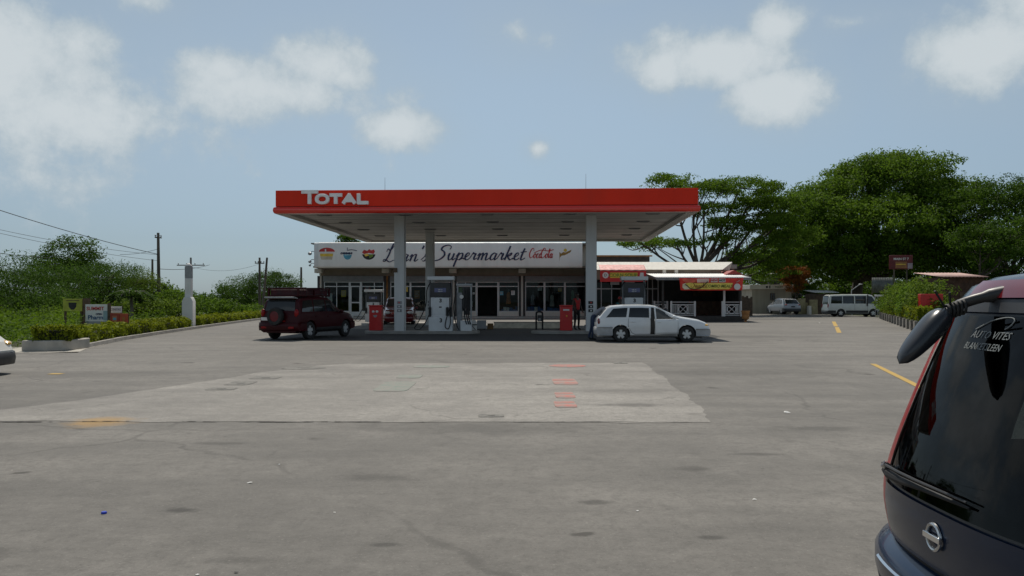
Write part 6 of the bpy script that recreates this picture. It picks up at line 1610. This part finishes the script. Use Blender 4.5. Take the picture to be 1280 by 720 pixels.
mb = MB(); mb.b2(-w_ / 2, w_ / 2, -.028, -.0205, z0_ + .0, z0_ + hh * .14); mb.build('foot_strip', M['grey_metal'], p)
mb = MB(); mb.b2(w_ / 2 + .0, w_ / 2 + .1, -.05, .05, 0, z1_ + .05); mb.build('post', M['wood'], t)
t, p, w_, z0_, z1_ = board('billboard', 'small white board above the red panels right of the large board', 137.5, 152, 383, 391, 32.8, M['paper'])
text('CENTRE', .12, M['grey_metal'], p, 'lettering', (0, -.026, (z0_ + z1_) / 2), .003, bold=.004)
redb = mat('board_red', (.30, .04, .02), .6, dirt=.3)
t, p, w_, z0_, z1_ = board('billboard', 'red panel with orange square beside the hedge', 138, 149.5, 391.5, 404, 32.3, redb)
mb = MB(); mb.b2(-.1, .1, -.028, -.0205, (z0_ + z1_) / 2 - .12, (z0_ + z1_) / 2 + .1); mb.build('printed_square', mat('sq_orange', (.4, .15, .08), .6), p); mb = MB(); mb.b2(-.06, .06, -.034, -.0285, (z0_ + z1_) / 2 - .07, (z0_ + z1_) / 2 + .02); mb.build('printed_square', M['logo_blue'], p)
t, p, w_, z0_, z1_ = board('billboard', 'plain orange red panel rightmost of the roadside boards', 149.8, 160, 392, 403.6, 32.3, mat('board_orange', (.42, .07, .025), .6, dirt=.2))
mb = MB(); mb.b2(-.05, .05, -.028, -.0205, (z0_ + z1_) / 2 - .1, (z0_ + z1_) / 2 + .05); mb.build('printed_mark', M['rust'], p)

def upole(label, px, pt, pb, d_, r, lean=0., arms=(), m='pole_wood'):
    x = X(px, d_); zt = Z(pt, d_)
    t = thing('utility_pole', label, 'utility pole', (x, d_, 0)); 
    mb_ = MB(); mb_.tube([(0, 0, 0), (lean * zt, 0, zt)], [r * 1.2, r * .75], 10); mb_.build('pole', M[m], t)
    for (pz, wd, yaw) in arms:
        zz = Z(pz, d_); c = Vector((lean * zz, 0, zz)); dv = Vector((math.cos(R(yaw)), math.sin(R(yaw)), 0)) * wd / 2
        mb_ = MB(); mb_.tube([tuple(c - dv), tuple(c + dv)], .05, 6); a_ = mb_.build('crossarm', M['pole_wood'], t)
        for f in (-.9, -.3, .3, .9):
            mb_ = MB(); q = c + dv * f; mb_.lathe([(0, .17), (.04, .15), (.055, .09), (.03, .04), (.03, 0)], c=tuple(q + Vector((0, 0, .04))), n=8); mb_.build('insulator', M['grey_metal'], a_)
    return t
upole('tall dark utility pole leaning slightly behind the left shrubs', 199, 291, 400, 58, .12, -.012, [(297, .6, 70)])
upole('shorter thin pole left of the tall leaning one', 190.5, 324, 400, 70, .11, 0, [])
upole('utility pole with short cross arms near the end of the hedge', 324.5, 322, 400, 70, .11, .0, [(329, .8, 30)])
upole('slanted bare pole propped beside the one with cross arms', 327.5, 322, 400, 69, .11, .085, [], 'pole_wood')
upole('thin distant pole above the roof crate', 376.5, 334, 402, 90, .14, 0, [])
upole('distant pole with long cross arm behind the white pillar', 238.5, 322, 400, 75, .11, 0, [(331.5, 2.6, 0)])
def wire(label, a, b, sag, r=.016, group='overhead wires'):
    A_, B_ = Vector(a), Vector(b); pts = []
    for i in range(25):
        f = i / 24; p = A_.lerp(B_, f); p.z -= sag * 4 * f * (1 - f); pts.append(tuple(p - A_))
    mb_ = MB(); mb_.tube(pts, r, 5); o = mb_.build('overhead_wire', M['ink_black'], label=label, cat='wire', group=group); o.location = A_; return o
def P3(px, py, d_): return (X(px, d_), d_, Z(py, d_))
wire('topmost overhead wire sagging from the upper left towards the tall leaning pole', P3(-120, 222, 38), P3(198, 318, 58), .25, .022)
wire('second overhead wire from the left edge, below the topmost', P3(-120, 258, 42), P3(198, 318.5, 58), .35, .012)
wire('third overhead wire from the left edge, with a splice', P3(-120, 262, 42), P3(198, 326, 58), .3, .012)
wire('lowest left overhead wire just above the trees', P3(-120, 294, 36), P3(62, 322, 60), .2, .02)
wire('overhead wire running from the tall leaning pole to the far cross arm', P3(198, 336, 58), P3(262, 331, 75), .2, .02)
wire('short overhead wire left of the tall leaning pole', P3(150, 318, 60), P3(198, 311, 58), .12, .014)
wire('thin overhead wire between the far poles', P3(238, 333, 75), P3(324, 330, 70), .5, .01)

# vegetation ------------------------------------------------------
rng = np.random.default_rng(11)
# rough weeds on the verge: uncountable
n = 42000
px_ = rng.uniform(0, 1, n); 
yy = rng.uniform(24.2, 46, n); xx = np.array([KX(v) for v in yy]) - 2.2 - rng.uniform(0, 1, n) ** 1.2 * 16
xx = np.where(yy < 26.5, np.minimum(xx, -15.6), xx)
hmp = .35 + .35 * np.sin(xx * .9) * np.sin(yy * .7 + 1) + .06 * np.maximum(0, -xx - 16)
zz = np.abs(rng.normal(size=n)) * .22 + rng.uniform(0, 1, n) ** .6 * np.clip(hmp, .12, 1.1)
N = rng.normal(size=(n, 3)); N[:, 2] = np.abs(N[:, 2]) + .5; N /= np.linalg.norm(N, axis=1)[:, None]
leaf_object('verge_weeds', np.stack([xx, yy, zz], 1), N, .125 * rng.uniform(.5, 1.5, n), np.clip(.35 + .35 * np.sin(xx * 1.7 + yy) + rng.uniform(-.3, .3, n), 0, 1), LM['weed'], None, .5, rng, label='dense green weeds and creepers covering the left verge', kind='stuff', cat='weeds')

def LB(px, py, d_, rx, ry_, rz_): return (X(px, d_), d_, Z(py, d_), rx, ry_, rz_)
def veg(name, label, px, d_, lobes, n, per, cr, lsize, lm, tr, seed, bark='bark', forkpy=None, flat=.5, cat='tree', nb=30, inner=.5, up=.6, group=None, asp=.5, down=.5):
    base = (X(px, d_), d_, 0); fz = Z(forkpy, d_) if forkpy else 1.0
    return tree(name, label, base, (base[0] + .1, d_, max(fz, .4)), lobes, n, per, cr, flat, lsize, LM[lm], M[bark], tr, seed, group, cat, nb, asp, inner, down, up)
veg('leafy_tree', 'broad dark feathery tree filling the far left edge', 20, 47, [LB(-40, 362, 47, 3.6, 2.5, 1.9), LB(18, 361, 46, 3.0, 2.4, 1.8), LB(-10, 382, 44, 3.5, 2, 1.2), LB(72, 364, 47, 2.2, 2, 1.6), LB(60, 385, 44, 2.4, 2, 1.0)], 420, 85, .42, .15, 'fine', .2, 21, forkpy=390, asp=.32)
veg('leafy_tree', 'darker bushy tree with a high rounded top behind the left trees', 86, 62, [LB(88, 318, 62, 1.9, 1.9, 1.3), LB(70, 334, 62, 2.2, 2, 1.2), LB(104, 335, 62, 1.8, 1.8, 1.2), LB(85, 352, 62, 3.2, 2.4, 1.5)], 190, 85, .40, .17, 'dark', .2, 22, forkpy=360)
veg('leafy_tree', 'spreading feathery tree behind the roadside boards', 128, 52, [LB(118, 348, 52, 2.0, 2, 1.0), LB(142, 343, 52, 1.6, 1.8, .75), LB(100, 366, 52, 2.2, 2, 1.0), LB(135, 368, 52, 1.9, 2, 1.0)], 200, 85, .36, .125, 'fine', .14, 23, forkpy=378, asp=.32)
veg('small_tree', 'light green drooping young tree left of the tall pole', 168, 55, [LB(168, 345, 55, 1.7, 1.5, .62), LB(155, 352, 55, 1.2, 1.3, .55), LB(180, 354, 55, 1.2, 1.3, .6), LB(168, 372, 55, 1.2, 1.2, .9)], 110, 40, .33, .17, 'light', .08, 24, forkpy=365, asp=.25)
veg('bush', 'dark bush between the tall pole and the white pillar', 215, 58, [LB(212, 380, 58, 1.9, 1.6, 1.1), LB(232, 384, 58, 1.4, 1.5, .9), LB(196, 372, 60, 1.6, 1.5, 1.1)], 130, 50, .34, .2, 'mid', .08, 25, cat='bush')
veg('bush', 'pale shrub in front of the dark bush left of the white pillar', 190, 46, [LB(178, 388, 46, 1.3, 1.2, .8), LB(203, 390, 46, 1.2, 1.1, .7), LB(150, 390, 45, 1.2, 1.2, .75)], 100, 50, .30, .16, 'light', .05, 26, cat='bush')
veg('bush', 'low green shrubs right of the white pillar', 268, 62, [LB(262, 388, 62, 1.6, 1.5, .8), LB(288, 390, 62, 1.7, 1.5, .75), LB(312, 392, 64, 1.6, 1.5, .6)], 120, 45, .32, .2, 'mid', .05, 27, cat='bush')
veg('leafy_tree', 'rounded feathery tree behind the pair of poles', 325, 84, [LB(305, 368, 84, 2.8, 2.4, 1.6), LB(332, 358, 84, 2.6, 2.3, 1.7), LB(352, 355, 84, 1.9, 2, 1.3), LB(290, 381, 84, 2.8, 2, 1.0), LB(345, 378, 82, 2.2, 2, 1.3)], 330, 80, .42, .18, 'fine', .2, 28, forkpy=385, asp=.35)
veg('leafy_tree', 'low dark tree far behind the white pillar', 240, 100, [LB(232, 378, 100, 3.2, 2, 1.2), LB(260, 380, 100, 2.5, 2, 1.0), LB(205, 374, 100, 2.6, 2, 1.4)], 160, 45, .5, .3, 'dark', .2, 29, forkpy=388)
veg('slender_tree', 'small treetop showing above the left end of the supermarket sign', 435, 84, [LB(429, 299, 84, .62, .8, .75), LB(438, 300, 84, .6, .8, .7), LB(434, 306, 84, 1.0, 1, .9)], 46, 34, .24, .26, 'dark', .12, 30, forkpy=318)
def palm(label, px, d_, hgt, nf, fl, seed):
    rng = np.random.default_rng(seed); t = thing('palm', label, 'palm', (X(px, d_), d_, 0))
    mb_ = MB(); mb_.tube(spline([(0, 0, 0), (.08, 0, hgt * .5), (.02, 0, hgt)], 4), list(np.linspace(.11, .07, 9)), 8)
    P_, N_ = [], []
    for k in range(nf):
        a = 2 * math.pi * k / nf + rng.uniform(-.25, .25); e = rng.uniform(.35, 1.05); L = fl * rng.uniform(.8, 1.15); c, s_ = math.cos(a), math.sin(a); rib = []
        for i in range(26):
            u = i / 25; r_ = L * u * (1 - .12 * u); z = hgt + L * (e * u - (.55 + .5 * e) * u * u); rib.append((c * r_ + .02, s_ * r_, z))
            for sd_ in (-1, 1):
                for q in range(3):
                    o = sd_ * (.05 + .09 * q) * math.sin(math.pi * min(1, .12 + u * .9)) * fl; P_.append((c * r_ - s_ * o + rng.normal() * .02, s_ * r_ + c * o + rng.normal() * .02, z - abs(o) * .45)); N_.append((rng.normal() * .3 - sd_ * s_ * -.3, rng.normal() * .3, 1))
        mb_.tube(rib[::3], .018, 4)
    N_ = np.array(N_); N_ /= np.linalg.norm(N_, axis=1)[:, None]
    leaf_object('fronds', np.array(P_), N_, .20 * fl * rng.uniform(.7, 1.3, len(P_)), rng.uniform(.1, .9, len(P_)), LM['fine'], t, .28, rng)
    mb_.build('trunk', M['bark_grey'], t)
palm('drooping young palm standing behind the red roadside panels', 163, 41, 1.75, 15, 1.35, 71)
palm('smaller palm to the right of the drooping young palm', 186, 47, 1.55, 13, 1.2, 72)
palm('feathery palm just left of the tall leaning pole', 178, 58, 2.7, 14, 1.6, 73)
# distant tree belt
n = 22000; xx = rng.uniform(-170, 230, n); yy = rng.uniform(150, 175, n); hh = 3.0 + 1.6 * np.sin(xx * .21) + .9 * np.sin(xx * .67 + 1); hh = np.where(xx > 0, hh + 1.5, hh - .9)
zz = rng.uniform(0, 1, n) ** .7 * np.maximum(hh, .8); N = rng.normal(size=(n, 3)); N[:, 2] = np.abs(N[:, 2]); N[:, 1] -= .5; N /= np.linalg.norm(N, axis=1)[:, None]
leaf_object('distant_treeline', np.stack([xx, yy, zz], 1), N, .95 * rng.uniform(.5, 1.4, n), rng.uniform(0, 1, n), LM['dark'], None, .6, rng, label='distant belt of trees along the horizon', kind='stuff', cat='treeline')

# big trees on the right
veg('shade_tree', 'huge dense dark green shade tree behind the white van', 1072, 92, [LB(1100, 232, 92, 6.6, 6, 3.6), LB(1140, 212, 92, 4.6, 5, 2.0), LB(1045, 262, 90, 5.2, 5, 3.2), LB(1015, 278, 90, 3.0, 4, 2.4), LB(1165, 262, 90, 5.0, 5, 3.2), LB(1110, 282, 86, 7.0, 5, 3.4), LB(1060, 312, 88, 6, 5, 2.2), LB(1170, 310, 88, 5.2, 5, 2.4), LB(1085, 222, 92, 3.6, 4, 2.0), LB(1195, 240, 92, 3.0, 4, 1.6), LB(1020, 248, 94, 3.0, 4, 1.5), LB(1005, 305, 92, 3.6, 4, 2.4), LB(1040, 330, 90, 4.4, 4, 2.0), LB(1130, 318, 88, 5, 4, 2.4)],
    1500, 85, .72, .31, 'mid', .60, 41, forkpy=350, flat=.48, nb=90, inner=.35)
veg('shade_tree', 'open spreading tree with bare dark limbs above the snack bar', 872, 79, [LB(868, 238, 79, 3.6, 3.5, .9), LB(925, 235, 79, 4.0, 3.8, 1.1), LB(838, 226, 79, 2.6, 3, .6), LB(960, 252, 79, 3.2, 3.4, 1.2), LB(945, 280, 79, 2.8, 3, 1.2), LB(800, 303, 79, 2.8, 3, .7), LB(845, 305, 79, 2.4, 3, .6), LB(905, 300, 79, 1.8, 2.6, .7), LB(930, 322, 79, 1.8, 2.2, 1.0), LB(880, 262, 79, 2.4, 3, .8), LB(972, 282, 80, 2.6, 3, 1.4), LB(960, 310, 80, 2.4, 3, 1.2), LB(935, 258, 79, 2.6, 3, .9), LB(905, 280, 79, 2, 2.6, .8), LB(985, 258, 82, 2.8, 3, 1.6), LB(995, 300, 82, 3, 3, 1.8), LB(965, 335, 82, 3.2, 3, 1.4)],
    640, 84, .50, .23, 'mid', .36, 42, forkpy=338, flat=.32, nb=90, inner=.3)
veg('shade_tree', 'dark tree partly cut off by the right edge behind the brown shed', 1262, 84, [LB(1225, 262, 84, 3.0, 4, 2.6), LB(1268, 246, 84, 3.8, 4, 2.0), LB(1310, 260, 84, 4.6, 4, 3.2), LB(1250, 300, 82, 4.4, 4, 2.8), LB(1315, 315, 82, 5, 4, 3.0), LB(1215, 330, 84, 3.4, 3, 2.0), LB(1200, 290, 86, 3.4, 3, 2.4)],
    560, 90, .60, .25, 'dark', .45, 43, forkpy=345, flat=.4, nb=50, inner=.35)
veg('leafy_tree', 'smaller rounded tree behind the right planter row and brown shed', 1222, 72, [LB(1225, 300, 72, 2.4, 2.4, 1.5), LB(1248, 322, 72, 2.0, 2.4, 1.3), LB(1265, 290, 72, 2.2, 2.4, 1.3)], 150, 75, .48, .24, 'dark', .2, 44, forkpy=350)
veg('leafy_tree', 'dark tree behind the small cream building', 968, 100, [LB(940, 330, 100, 3.2, 3, 2.4), LB(985, 325, 100, 3.6, 3, 2.6), LB(1010, 345, 98, 3.2, 3, 2.4), LB(955, 352, 98, 3.2, 2.6, 1.8)], 260, 60, .55, .3, 'mid', .25, 45, forkpy=355)
veg('leafy_tree', 'deep shaded tree behind the white van roof', 1040, 104, [LB(1040, 345, 104, 4.4, 3, 3.6), LB(1085, 340, 104, 4.6, 3, 4.0), LB(1130, 340, 104, 4.6, 3, 4.0), LB(1180, 340, 100, 4.8, 3, 4.0), LB(1225, 345, 98, 4, 3, 4), LB(1110, 365, 98, 5, 3, 1.8), LB(1170, 365, 96, 5, 3, 1.8)], 640, 60, .6, .36, 'dark', .3, 46, forkpy=365)
veg('croton_bush', 'orange leaved croton bush beside the black water tank', 993, 84, [LB(985, 341, 84, 1.0, 1.0, .8), LB(1000, 343, 84, .9, 1.0, .75), LB(993, 354, 84, 1.3, 1.1, .9)], 90, 50, .26, .2, 'croton', .08, 47, cat='bush', forkpy=372)
veg('bush', 'green shrub behind the croton and low walls', 1005, 88, [LB(1005, 368, 88, 1.5, 1.3, 1.1), LB(988, 362, 90, 1.4, 1.2, 1.2)], 80, 50, .3, .22, 'dark', .06, 48, cat='bush')
# planter row on the right
def rky(y): return float(np.interp(y, [18, 26, 33, 39.7, 59.6, 68, 76, 92], [20, 16.8, 17.2, 19.9, 27.7, 31.2, 32.3, 32.5]))
specs = [(41, 'tall leafy planter shrub nearest on the right row'), (46, 'second nearest planter shrub of the right row'), (51.5, 'middle planter shrub of the right row'), (57, 'planter shrub second from the van end of the row'), (63, 'planter shrub nearest the white van')]
for i, (y, lab) in enumerate(specs):
    x = rky(y) + .9; dpx = 640 + x / y * 1000
    veg('planter_shrub', lab, dpx, y, [(x, y, 1.15, 1.15, 1.5, .75), (x + .4, y + .6, 1.9, .9, 1.1, .75), (x - .2, y - .5, .9, .8, 1.0, .5)], 85, 48, .26, .15, 'light' if i % 2 == 0 else 'mid', .05, 60 + i, cat='shrub', group='shrubs along the right planter wall')
hedge('flower_hedge', 'yellowish clipped hedge on top of the right planter wall', [(rky(y) + .45, y) for y in (38.3, 42, 47, 52, 58, 65.5)], .62, .7, 14, 5200, 'hedge', .15, .42)
W('planter_wall', (.24, .225, .20), .9, var=.2, dirt=.4, bump=.4)
ys = np.linspace(38, 66, 30)
t = thing('planter_wall', 'low grey block planter wall along the right side', 'planter wall', (rky(38), 38, 0))
mb = MB(); rows = [[(rky(y) - rky(38), y - 38, 0), (rky(y) - rky(38), y - 38, .45), (rky(y) + .2 - rky(38), y - 38, .45), (rky(y) + .2 - rky(38), y - 38, 0)] for y in ys]
mb.grid(rows); mb.add(rows[0], [(0, 1, 2, 3)]); mb.build('wall', M['planter_wall'], t, ang=20)
for k in range(0, 29, 2):
    mb = MB(); y = ys[k]; mb.box((rky(y) - .03 - rky(38), y - 38, .26), (.14, .3, .52), Matrix.Rotation(-math.atan2(rky(y + .5) - rky(y), .5), 3, 'Z')); mb.build('pier', M['planter_wall'], t, bevel=.015)
sheet('verge', [(rky(y) + .1, y) for y in (18, 26, 33, 39.7, 59.6, 68, 76, 92)] + [(60, 92), (120, 60), (120, 0), (40, 8)], .003, M['soil'], kind='structure')

# small cream building and things round it
sbx = thing('toilet_block', 'small cream flat roofed building behind the silver car', 'building', (X(964.5, 86), 86, 0))
ww = X(989.5, 86) - X(940.5, 86); hz_ = Z(361.5, 86)
mb = MB(); mb.b2(-ww / 2, ww / 2, 0, 4, 0, hz_); mb.build('wall', mat('toilet_wall', (.36, .33, .26), .8, dirt=.35, scale=1., streak=True), sbx)
mb = MB(); mb.b2(-ww / 2 - .35, ww / 2 + .1, -.45, 4.3, hz_ + .002, hz_ + .46); mb.build('roof_slab', M['cream_paint'], sbx, bevel=.02)
mb = MB(); mb.b2(-.17, .36, -.06, .02, hz_ - 1.2, hz_ - .42); wi = mb.build('window', M['wood'], sbx); mb = MB(); mb.b2(-.13, .06, -.075, -.0605, hz_ - 1.16, hz_ - .46); mb.b2(.13, .32, -.075, -.0605, hz_ - 1.16, hz_ - .46); mb.build('pane', M['car_glass'], wi)
mb = MB(); mb.b2(-.75, -.55, -.46, -.4505, hz_ + .12, hz_ + .34); mb.b2(-.4, -.28, -.46, -.4505, hz_ + .08, hz_ + .38); mb.build('painted_symbol', M['ink_black'], sbx)
text('TOILET', .26, mat('sign_olive', (.10, .13, .02), .7), sbx, 'lettering', (.62, -.456, hz_ + .22), .003, bold=.006)
tk = thing('water_tank', 'black plastic water tank on the small cream building roof', 'water tank', (X(966.5, 87.5), 87.5, hz_ + .46))
mb = MB(); mb.lathe([(0, 0), (.66, 0), (.68, .06), (.68, .35), (.655, .38), (.68, .41), (.68, .72), (.655, .75), (.68, .78), (.68, 1.1), (.60, 1.22), (.3, 1.30), (0, 1.32)], n=28); mb.build('shell', M['black_plastic'], tk)
mb = MB(); mb.lathe([(0, 1.40), (.2, 1.39), (.22, 1.30)], n=18); mb.build('lid', M['black_plastic'], tk)
mb = MB(); mb.tube([(.7, -.1, .2), (.95, -.1, .2), (.95, -.1, -.4)], .04, 6); mb.build('pipe', M['grey_metal'], tk)
t = thing('lean_to', 'brown lean to shed with bright tin roof left of the white van', 'shed', (X(1031, 84), 84, 0)); w2 = X(1047, 84) - X(1016, 84)
mb = MB(); mb.b2(-w2 / 2 + .1, w2 / 2 - .1, 0, 2.4, 0, Z(367, 84)); mb.build('wall', mat('shed_brown', (.10, .075, .05), .8, dirt=.3), t)
rows = [[(-w2 / 2 + w2 * j / 40, y, z + .02 * math.sin(j * 1.6)) for j in range(41)] for y, z in ((-.5, Z(365.6, 83.5)), (2.8, Z(362.6, 86)))]
mb = MB(); mb.grid(rows); mb.build('tin_roof', M['white_paint'], t, solidify=.015)
mb = MB(); mb.b2(-w2 / 2 + .3, -w2 / 2 + 1.1, -.03, -.001, 0, 1.9); mb.build('door', M['wood'], t)
t = thing('low_block_wall', 'stained cream low walls between the silver car and the lean to', 'wall', (X(1008, 83), 83, 0))
mb = MB(); mb.b2(-.85, -.15, -.2, .2, 0, 1.65); mb.b2(.15, .95, -.6, -.25, 0, 1.5); mb.b2(-.15, .15, -.1, .1, 0, 1.2); mb.build('wall', mat('stain_wall', (.33, .28, .15), .85, dirt=.4), t, bevel=.02)
mb = MB(); mb.lathe([(0, 0), (.22, 0), (.24, .1), (.22, .85), (0, .88)], c=(-.05, -.9, 0), n=16); mb.build('drum', M['cream_paint'], t)
t = thing('white_tarpaulin', 'bright white sloping tarpaulin behind the silver car', 'tarpaulin', (X(993, 88), 88, 0))
rows = [[(-.75 + 1.5 * j / 8, (i - 2) * .3, Z(362.5 + 5.8 * j / 8 + i * 1.7, 88) + .05 * math.sin(j * 1.3 + i)) for j in range(9)] for i in range(5)]
mb = MB(); mb.grid(rows); mb.build('sheet', M['white_paint'], t, solidify=.005); mb = MB(); mb.tube([(-.7, 0, 0), (-.7, 0, 2.6)], .04, 6); mb.build('pole', M['wood'], t); mb = MB(); mb.tube([(.7, 0, 0), (.7, 0, 1.9)], .04, 6); mb.build('pole', M['wood'], t)
t = thing('plank_fence', 'dark brown plank fence between the snack bar and the cream building', 'fence', (X(934, 74), 74, 0))
mb = MB(); rg = np.random.default_rng(4)
for k in range(5): mb.b2(-.5 + k * .2, -.31 + k * .2, -.02, .02, 0, 1.75 + rg.uniform(-.12, .12))
mb.build('planks', M['wood'], t); mb = MB(); mb.b2(-.5, .5, .021, .06, 1.2, 1.3); mb.b2(-.5, .5, .021, .06, .4, .5); mb.build('rail', M['wood'], t)
t = thing('terracotta_planter', 'terracotta urn planter on a short pedestal at the snack bar corner', 'planter', (X(932, 53.6), 53.6, 0))
mb = MB(); mb.lathe([(0, 0), (.12, 0), (.12, .06), (.07, .10), (.10, .16), (.22, .24), (.25, .42), (.23, .52), (.26, .56), (.26, .68), (.29, .70), (.29, .78), (.24, .78), (.22, .7), (0, .68)], n=24); mb.build('urn', M['terracotta'], t)
mb = MB(); mb.b2(-.16, .16, -.16, .16, -.001, .03); mb.build('pedestal', M['concrete'], t)
# signs on the right
t = thing('menu_sign', 'dark red advertising sign with picture under the big tree', 'sign', (X(1126, 66), 66, 0), R(-6))
z1_ = Z(319, 66); z0_ = Z(336.5, 66); w2 = (X(1140, 66) - X(1112, 66)) / 2
mb = MB(); mb.b2(-w2, w2, -.06, .06, z0_, z1_); p = mb.build('panel', mat('sign_darkred', (.12, .008, .010), .5), t, bevel=.02)
text('MAIN ST 7', .26, M['paper'], p, 'lettering', (.0, -.066, z1_ - .32), .003, bold=.006)
mb = MB(); mb.b2(-.45, .45, -.07, -.0605, z0_ + .08, z0_ + .62); q = mb.build('picture', mat('pic_orange', (.28, .12, .04), .6), p); mb = MB(); mb.b2(-.4, .35, -.078, -.0705, z0_ + .36, z0_ + .44); mb.build('picture_band', M['logo_yellow'], q)
mb = MB(); mb.b2(.52, w2 - .02, -.07, -.0605, z0_ + .05, z0_ + .5); mb.build('side_picture', mat('pic_pale', (.35, .28, .32), .6), p)
for a in (-.5, .5): mb = MB(); mb.tube([(a, .1, 0), (a, .1, z1_)], .06, 8); mb.build('post', M['pole_wood'], t)
t = thing('tin_panel', 'grey ribbed tin panel standing behind the white van', 'panel', (X(1103, 75), 75, 0)); w2 = (X(1116, 75) - X(1090, 75)) / 2
rows = [[(-w2 + 2 * w2 * j / 60, .025 * math.sin(j * 1.25), z) for j in range(61)] for z in (Z(366, 75), Z(347, 75))]
mb = MB(); mb.grid(rows); mb.build('sheet', mat('tin_grey', (.13, .14, .13), .6, metal=.2, dirt=.3), t, solidify=.01); mb = MB(); mb.b2(-w2, -w2 + .08, .03, .1, 0, Z(347, 75)); mb.build('post', M['wood'], t); mb = MB(); mb.b2(w2 - .08, w2, .03, .1, 0, Z(347, 75)); mb.build('post', M['wood'], t)
t, p, w_, z0_, z1_ = board('yellow_sign', 'small pale yellow sign right of the dark red advertising sign', 1146.5, 1153.5, 346.5, 356, 60, mat('pale_sign', (.40, .40, .14), .6)); 
mb = MB(); mb.b2(-.1, .1, -.03, -.0205, z0_ + .2, z1_ - .2); mb.build('printed_mark', M['logo_green'], p)
t = thing('white_table', 'white topped table beside the front of the white van', 'table', (X(1101, 68), 68, 0)); mb = MB(); mb.b2(-.42, .42, -.3, .3, Z(370, 68) - .04, Z(368.4, 68)); mb.build('top', M['white_paint'], t, bevel=.01)
for a in (-.36, .36):
    for b in (-.24, .24): mb = MB(); mb.tube([(a, b, 0), (a, b, Z(370, 68) - .04)], .03, 6); mb.build('leg', M['grey_metal'], t)
t = thing('red_crate_stand', 'plain bright red box sign rising above the right hedge', 'box sign', (X(1163, 40), 40, 0), R(-8)); w2 = (X(1176.5, 40) - X(1150, 40)) / 2
mb = MB(); mb.b2(-w2, w2, -.2, .2, Z(386, 40), Z(367.5, 40)); mb.build('box', M['bin_red'], t, bevel=.02)
mb = MB(); mb.b2(-w2 + .08, w2 - .08, -.12, .12, 0, Z(386, 40)); mb.build('stand', M['black_plastic'], t)
mb = MB(); mb.b2(-w2 + .05, w2 - .05, -.208, -.2005, Z(369, 40) - .03, Z(369, 40)); mb.build('edge_line', M['logo_red'], t)
t = thing('brown_shed', 'brown wooden shed with pinkish tin roof behind the red box sign', 'shed', (X(1203, 52), 52, 0)); w2 = (X(1233, 52) - X(1173, 52)) / 2
mb = MB(); mb.b2(-w2 + .15, w2 - .15, 0, 3, 0, Z(347, 52))
for k in range(7): mb.b2(-w2 + .14, w2 - .14, -.025, -.001, .1 + k * .42, .47 + k * .42)
mb.build('wall', mat('shed_boards', (.075, .035, .022), .8, var=.3), t)
rows = [[(-w2 + 2 * w2 * j / 50, y, z + .02 * math.sin(j * 1.7)) for j in range(51)] for y, z in ((-.35, Z(346, 51.6)), (3.2, Z(341, 55)))]
mb = MB(); mb.grid(rows); mb.build('tin_roof', mat('tin_pink', (.40, .24, .20), .6, dirt=.3), t, solidify=.015)
mb = MB(); mb.b2(-.2, .6, -.05, -.026, 0, 2.0); mb.build('door', M['wood'], t)
# bent antenna pole near van
t = thing('leaning_lamp', 'short pale bent lamp arm above the white van roof', 'lamp', (X(1065, 76), 76, 0)); mb = MB(); mb.tube(spline([(-.0, 0, 0), (-.05, 0, 2.2), (.1, 0, 2.5), (.75, 0, 2.95)], 5), .035, 6); mb.build('arm', M['alu'], t); mb = MB(); mb.ell((.8, 0, 2.97), (.2, .08, .05), 10); mb.build('lamp_head', M['alu'], t)
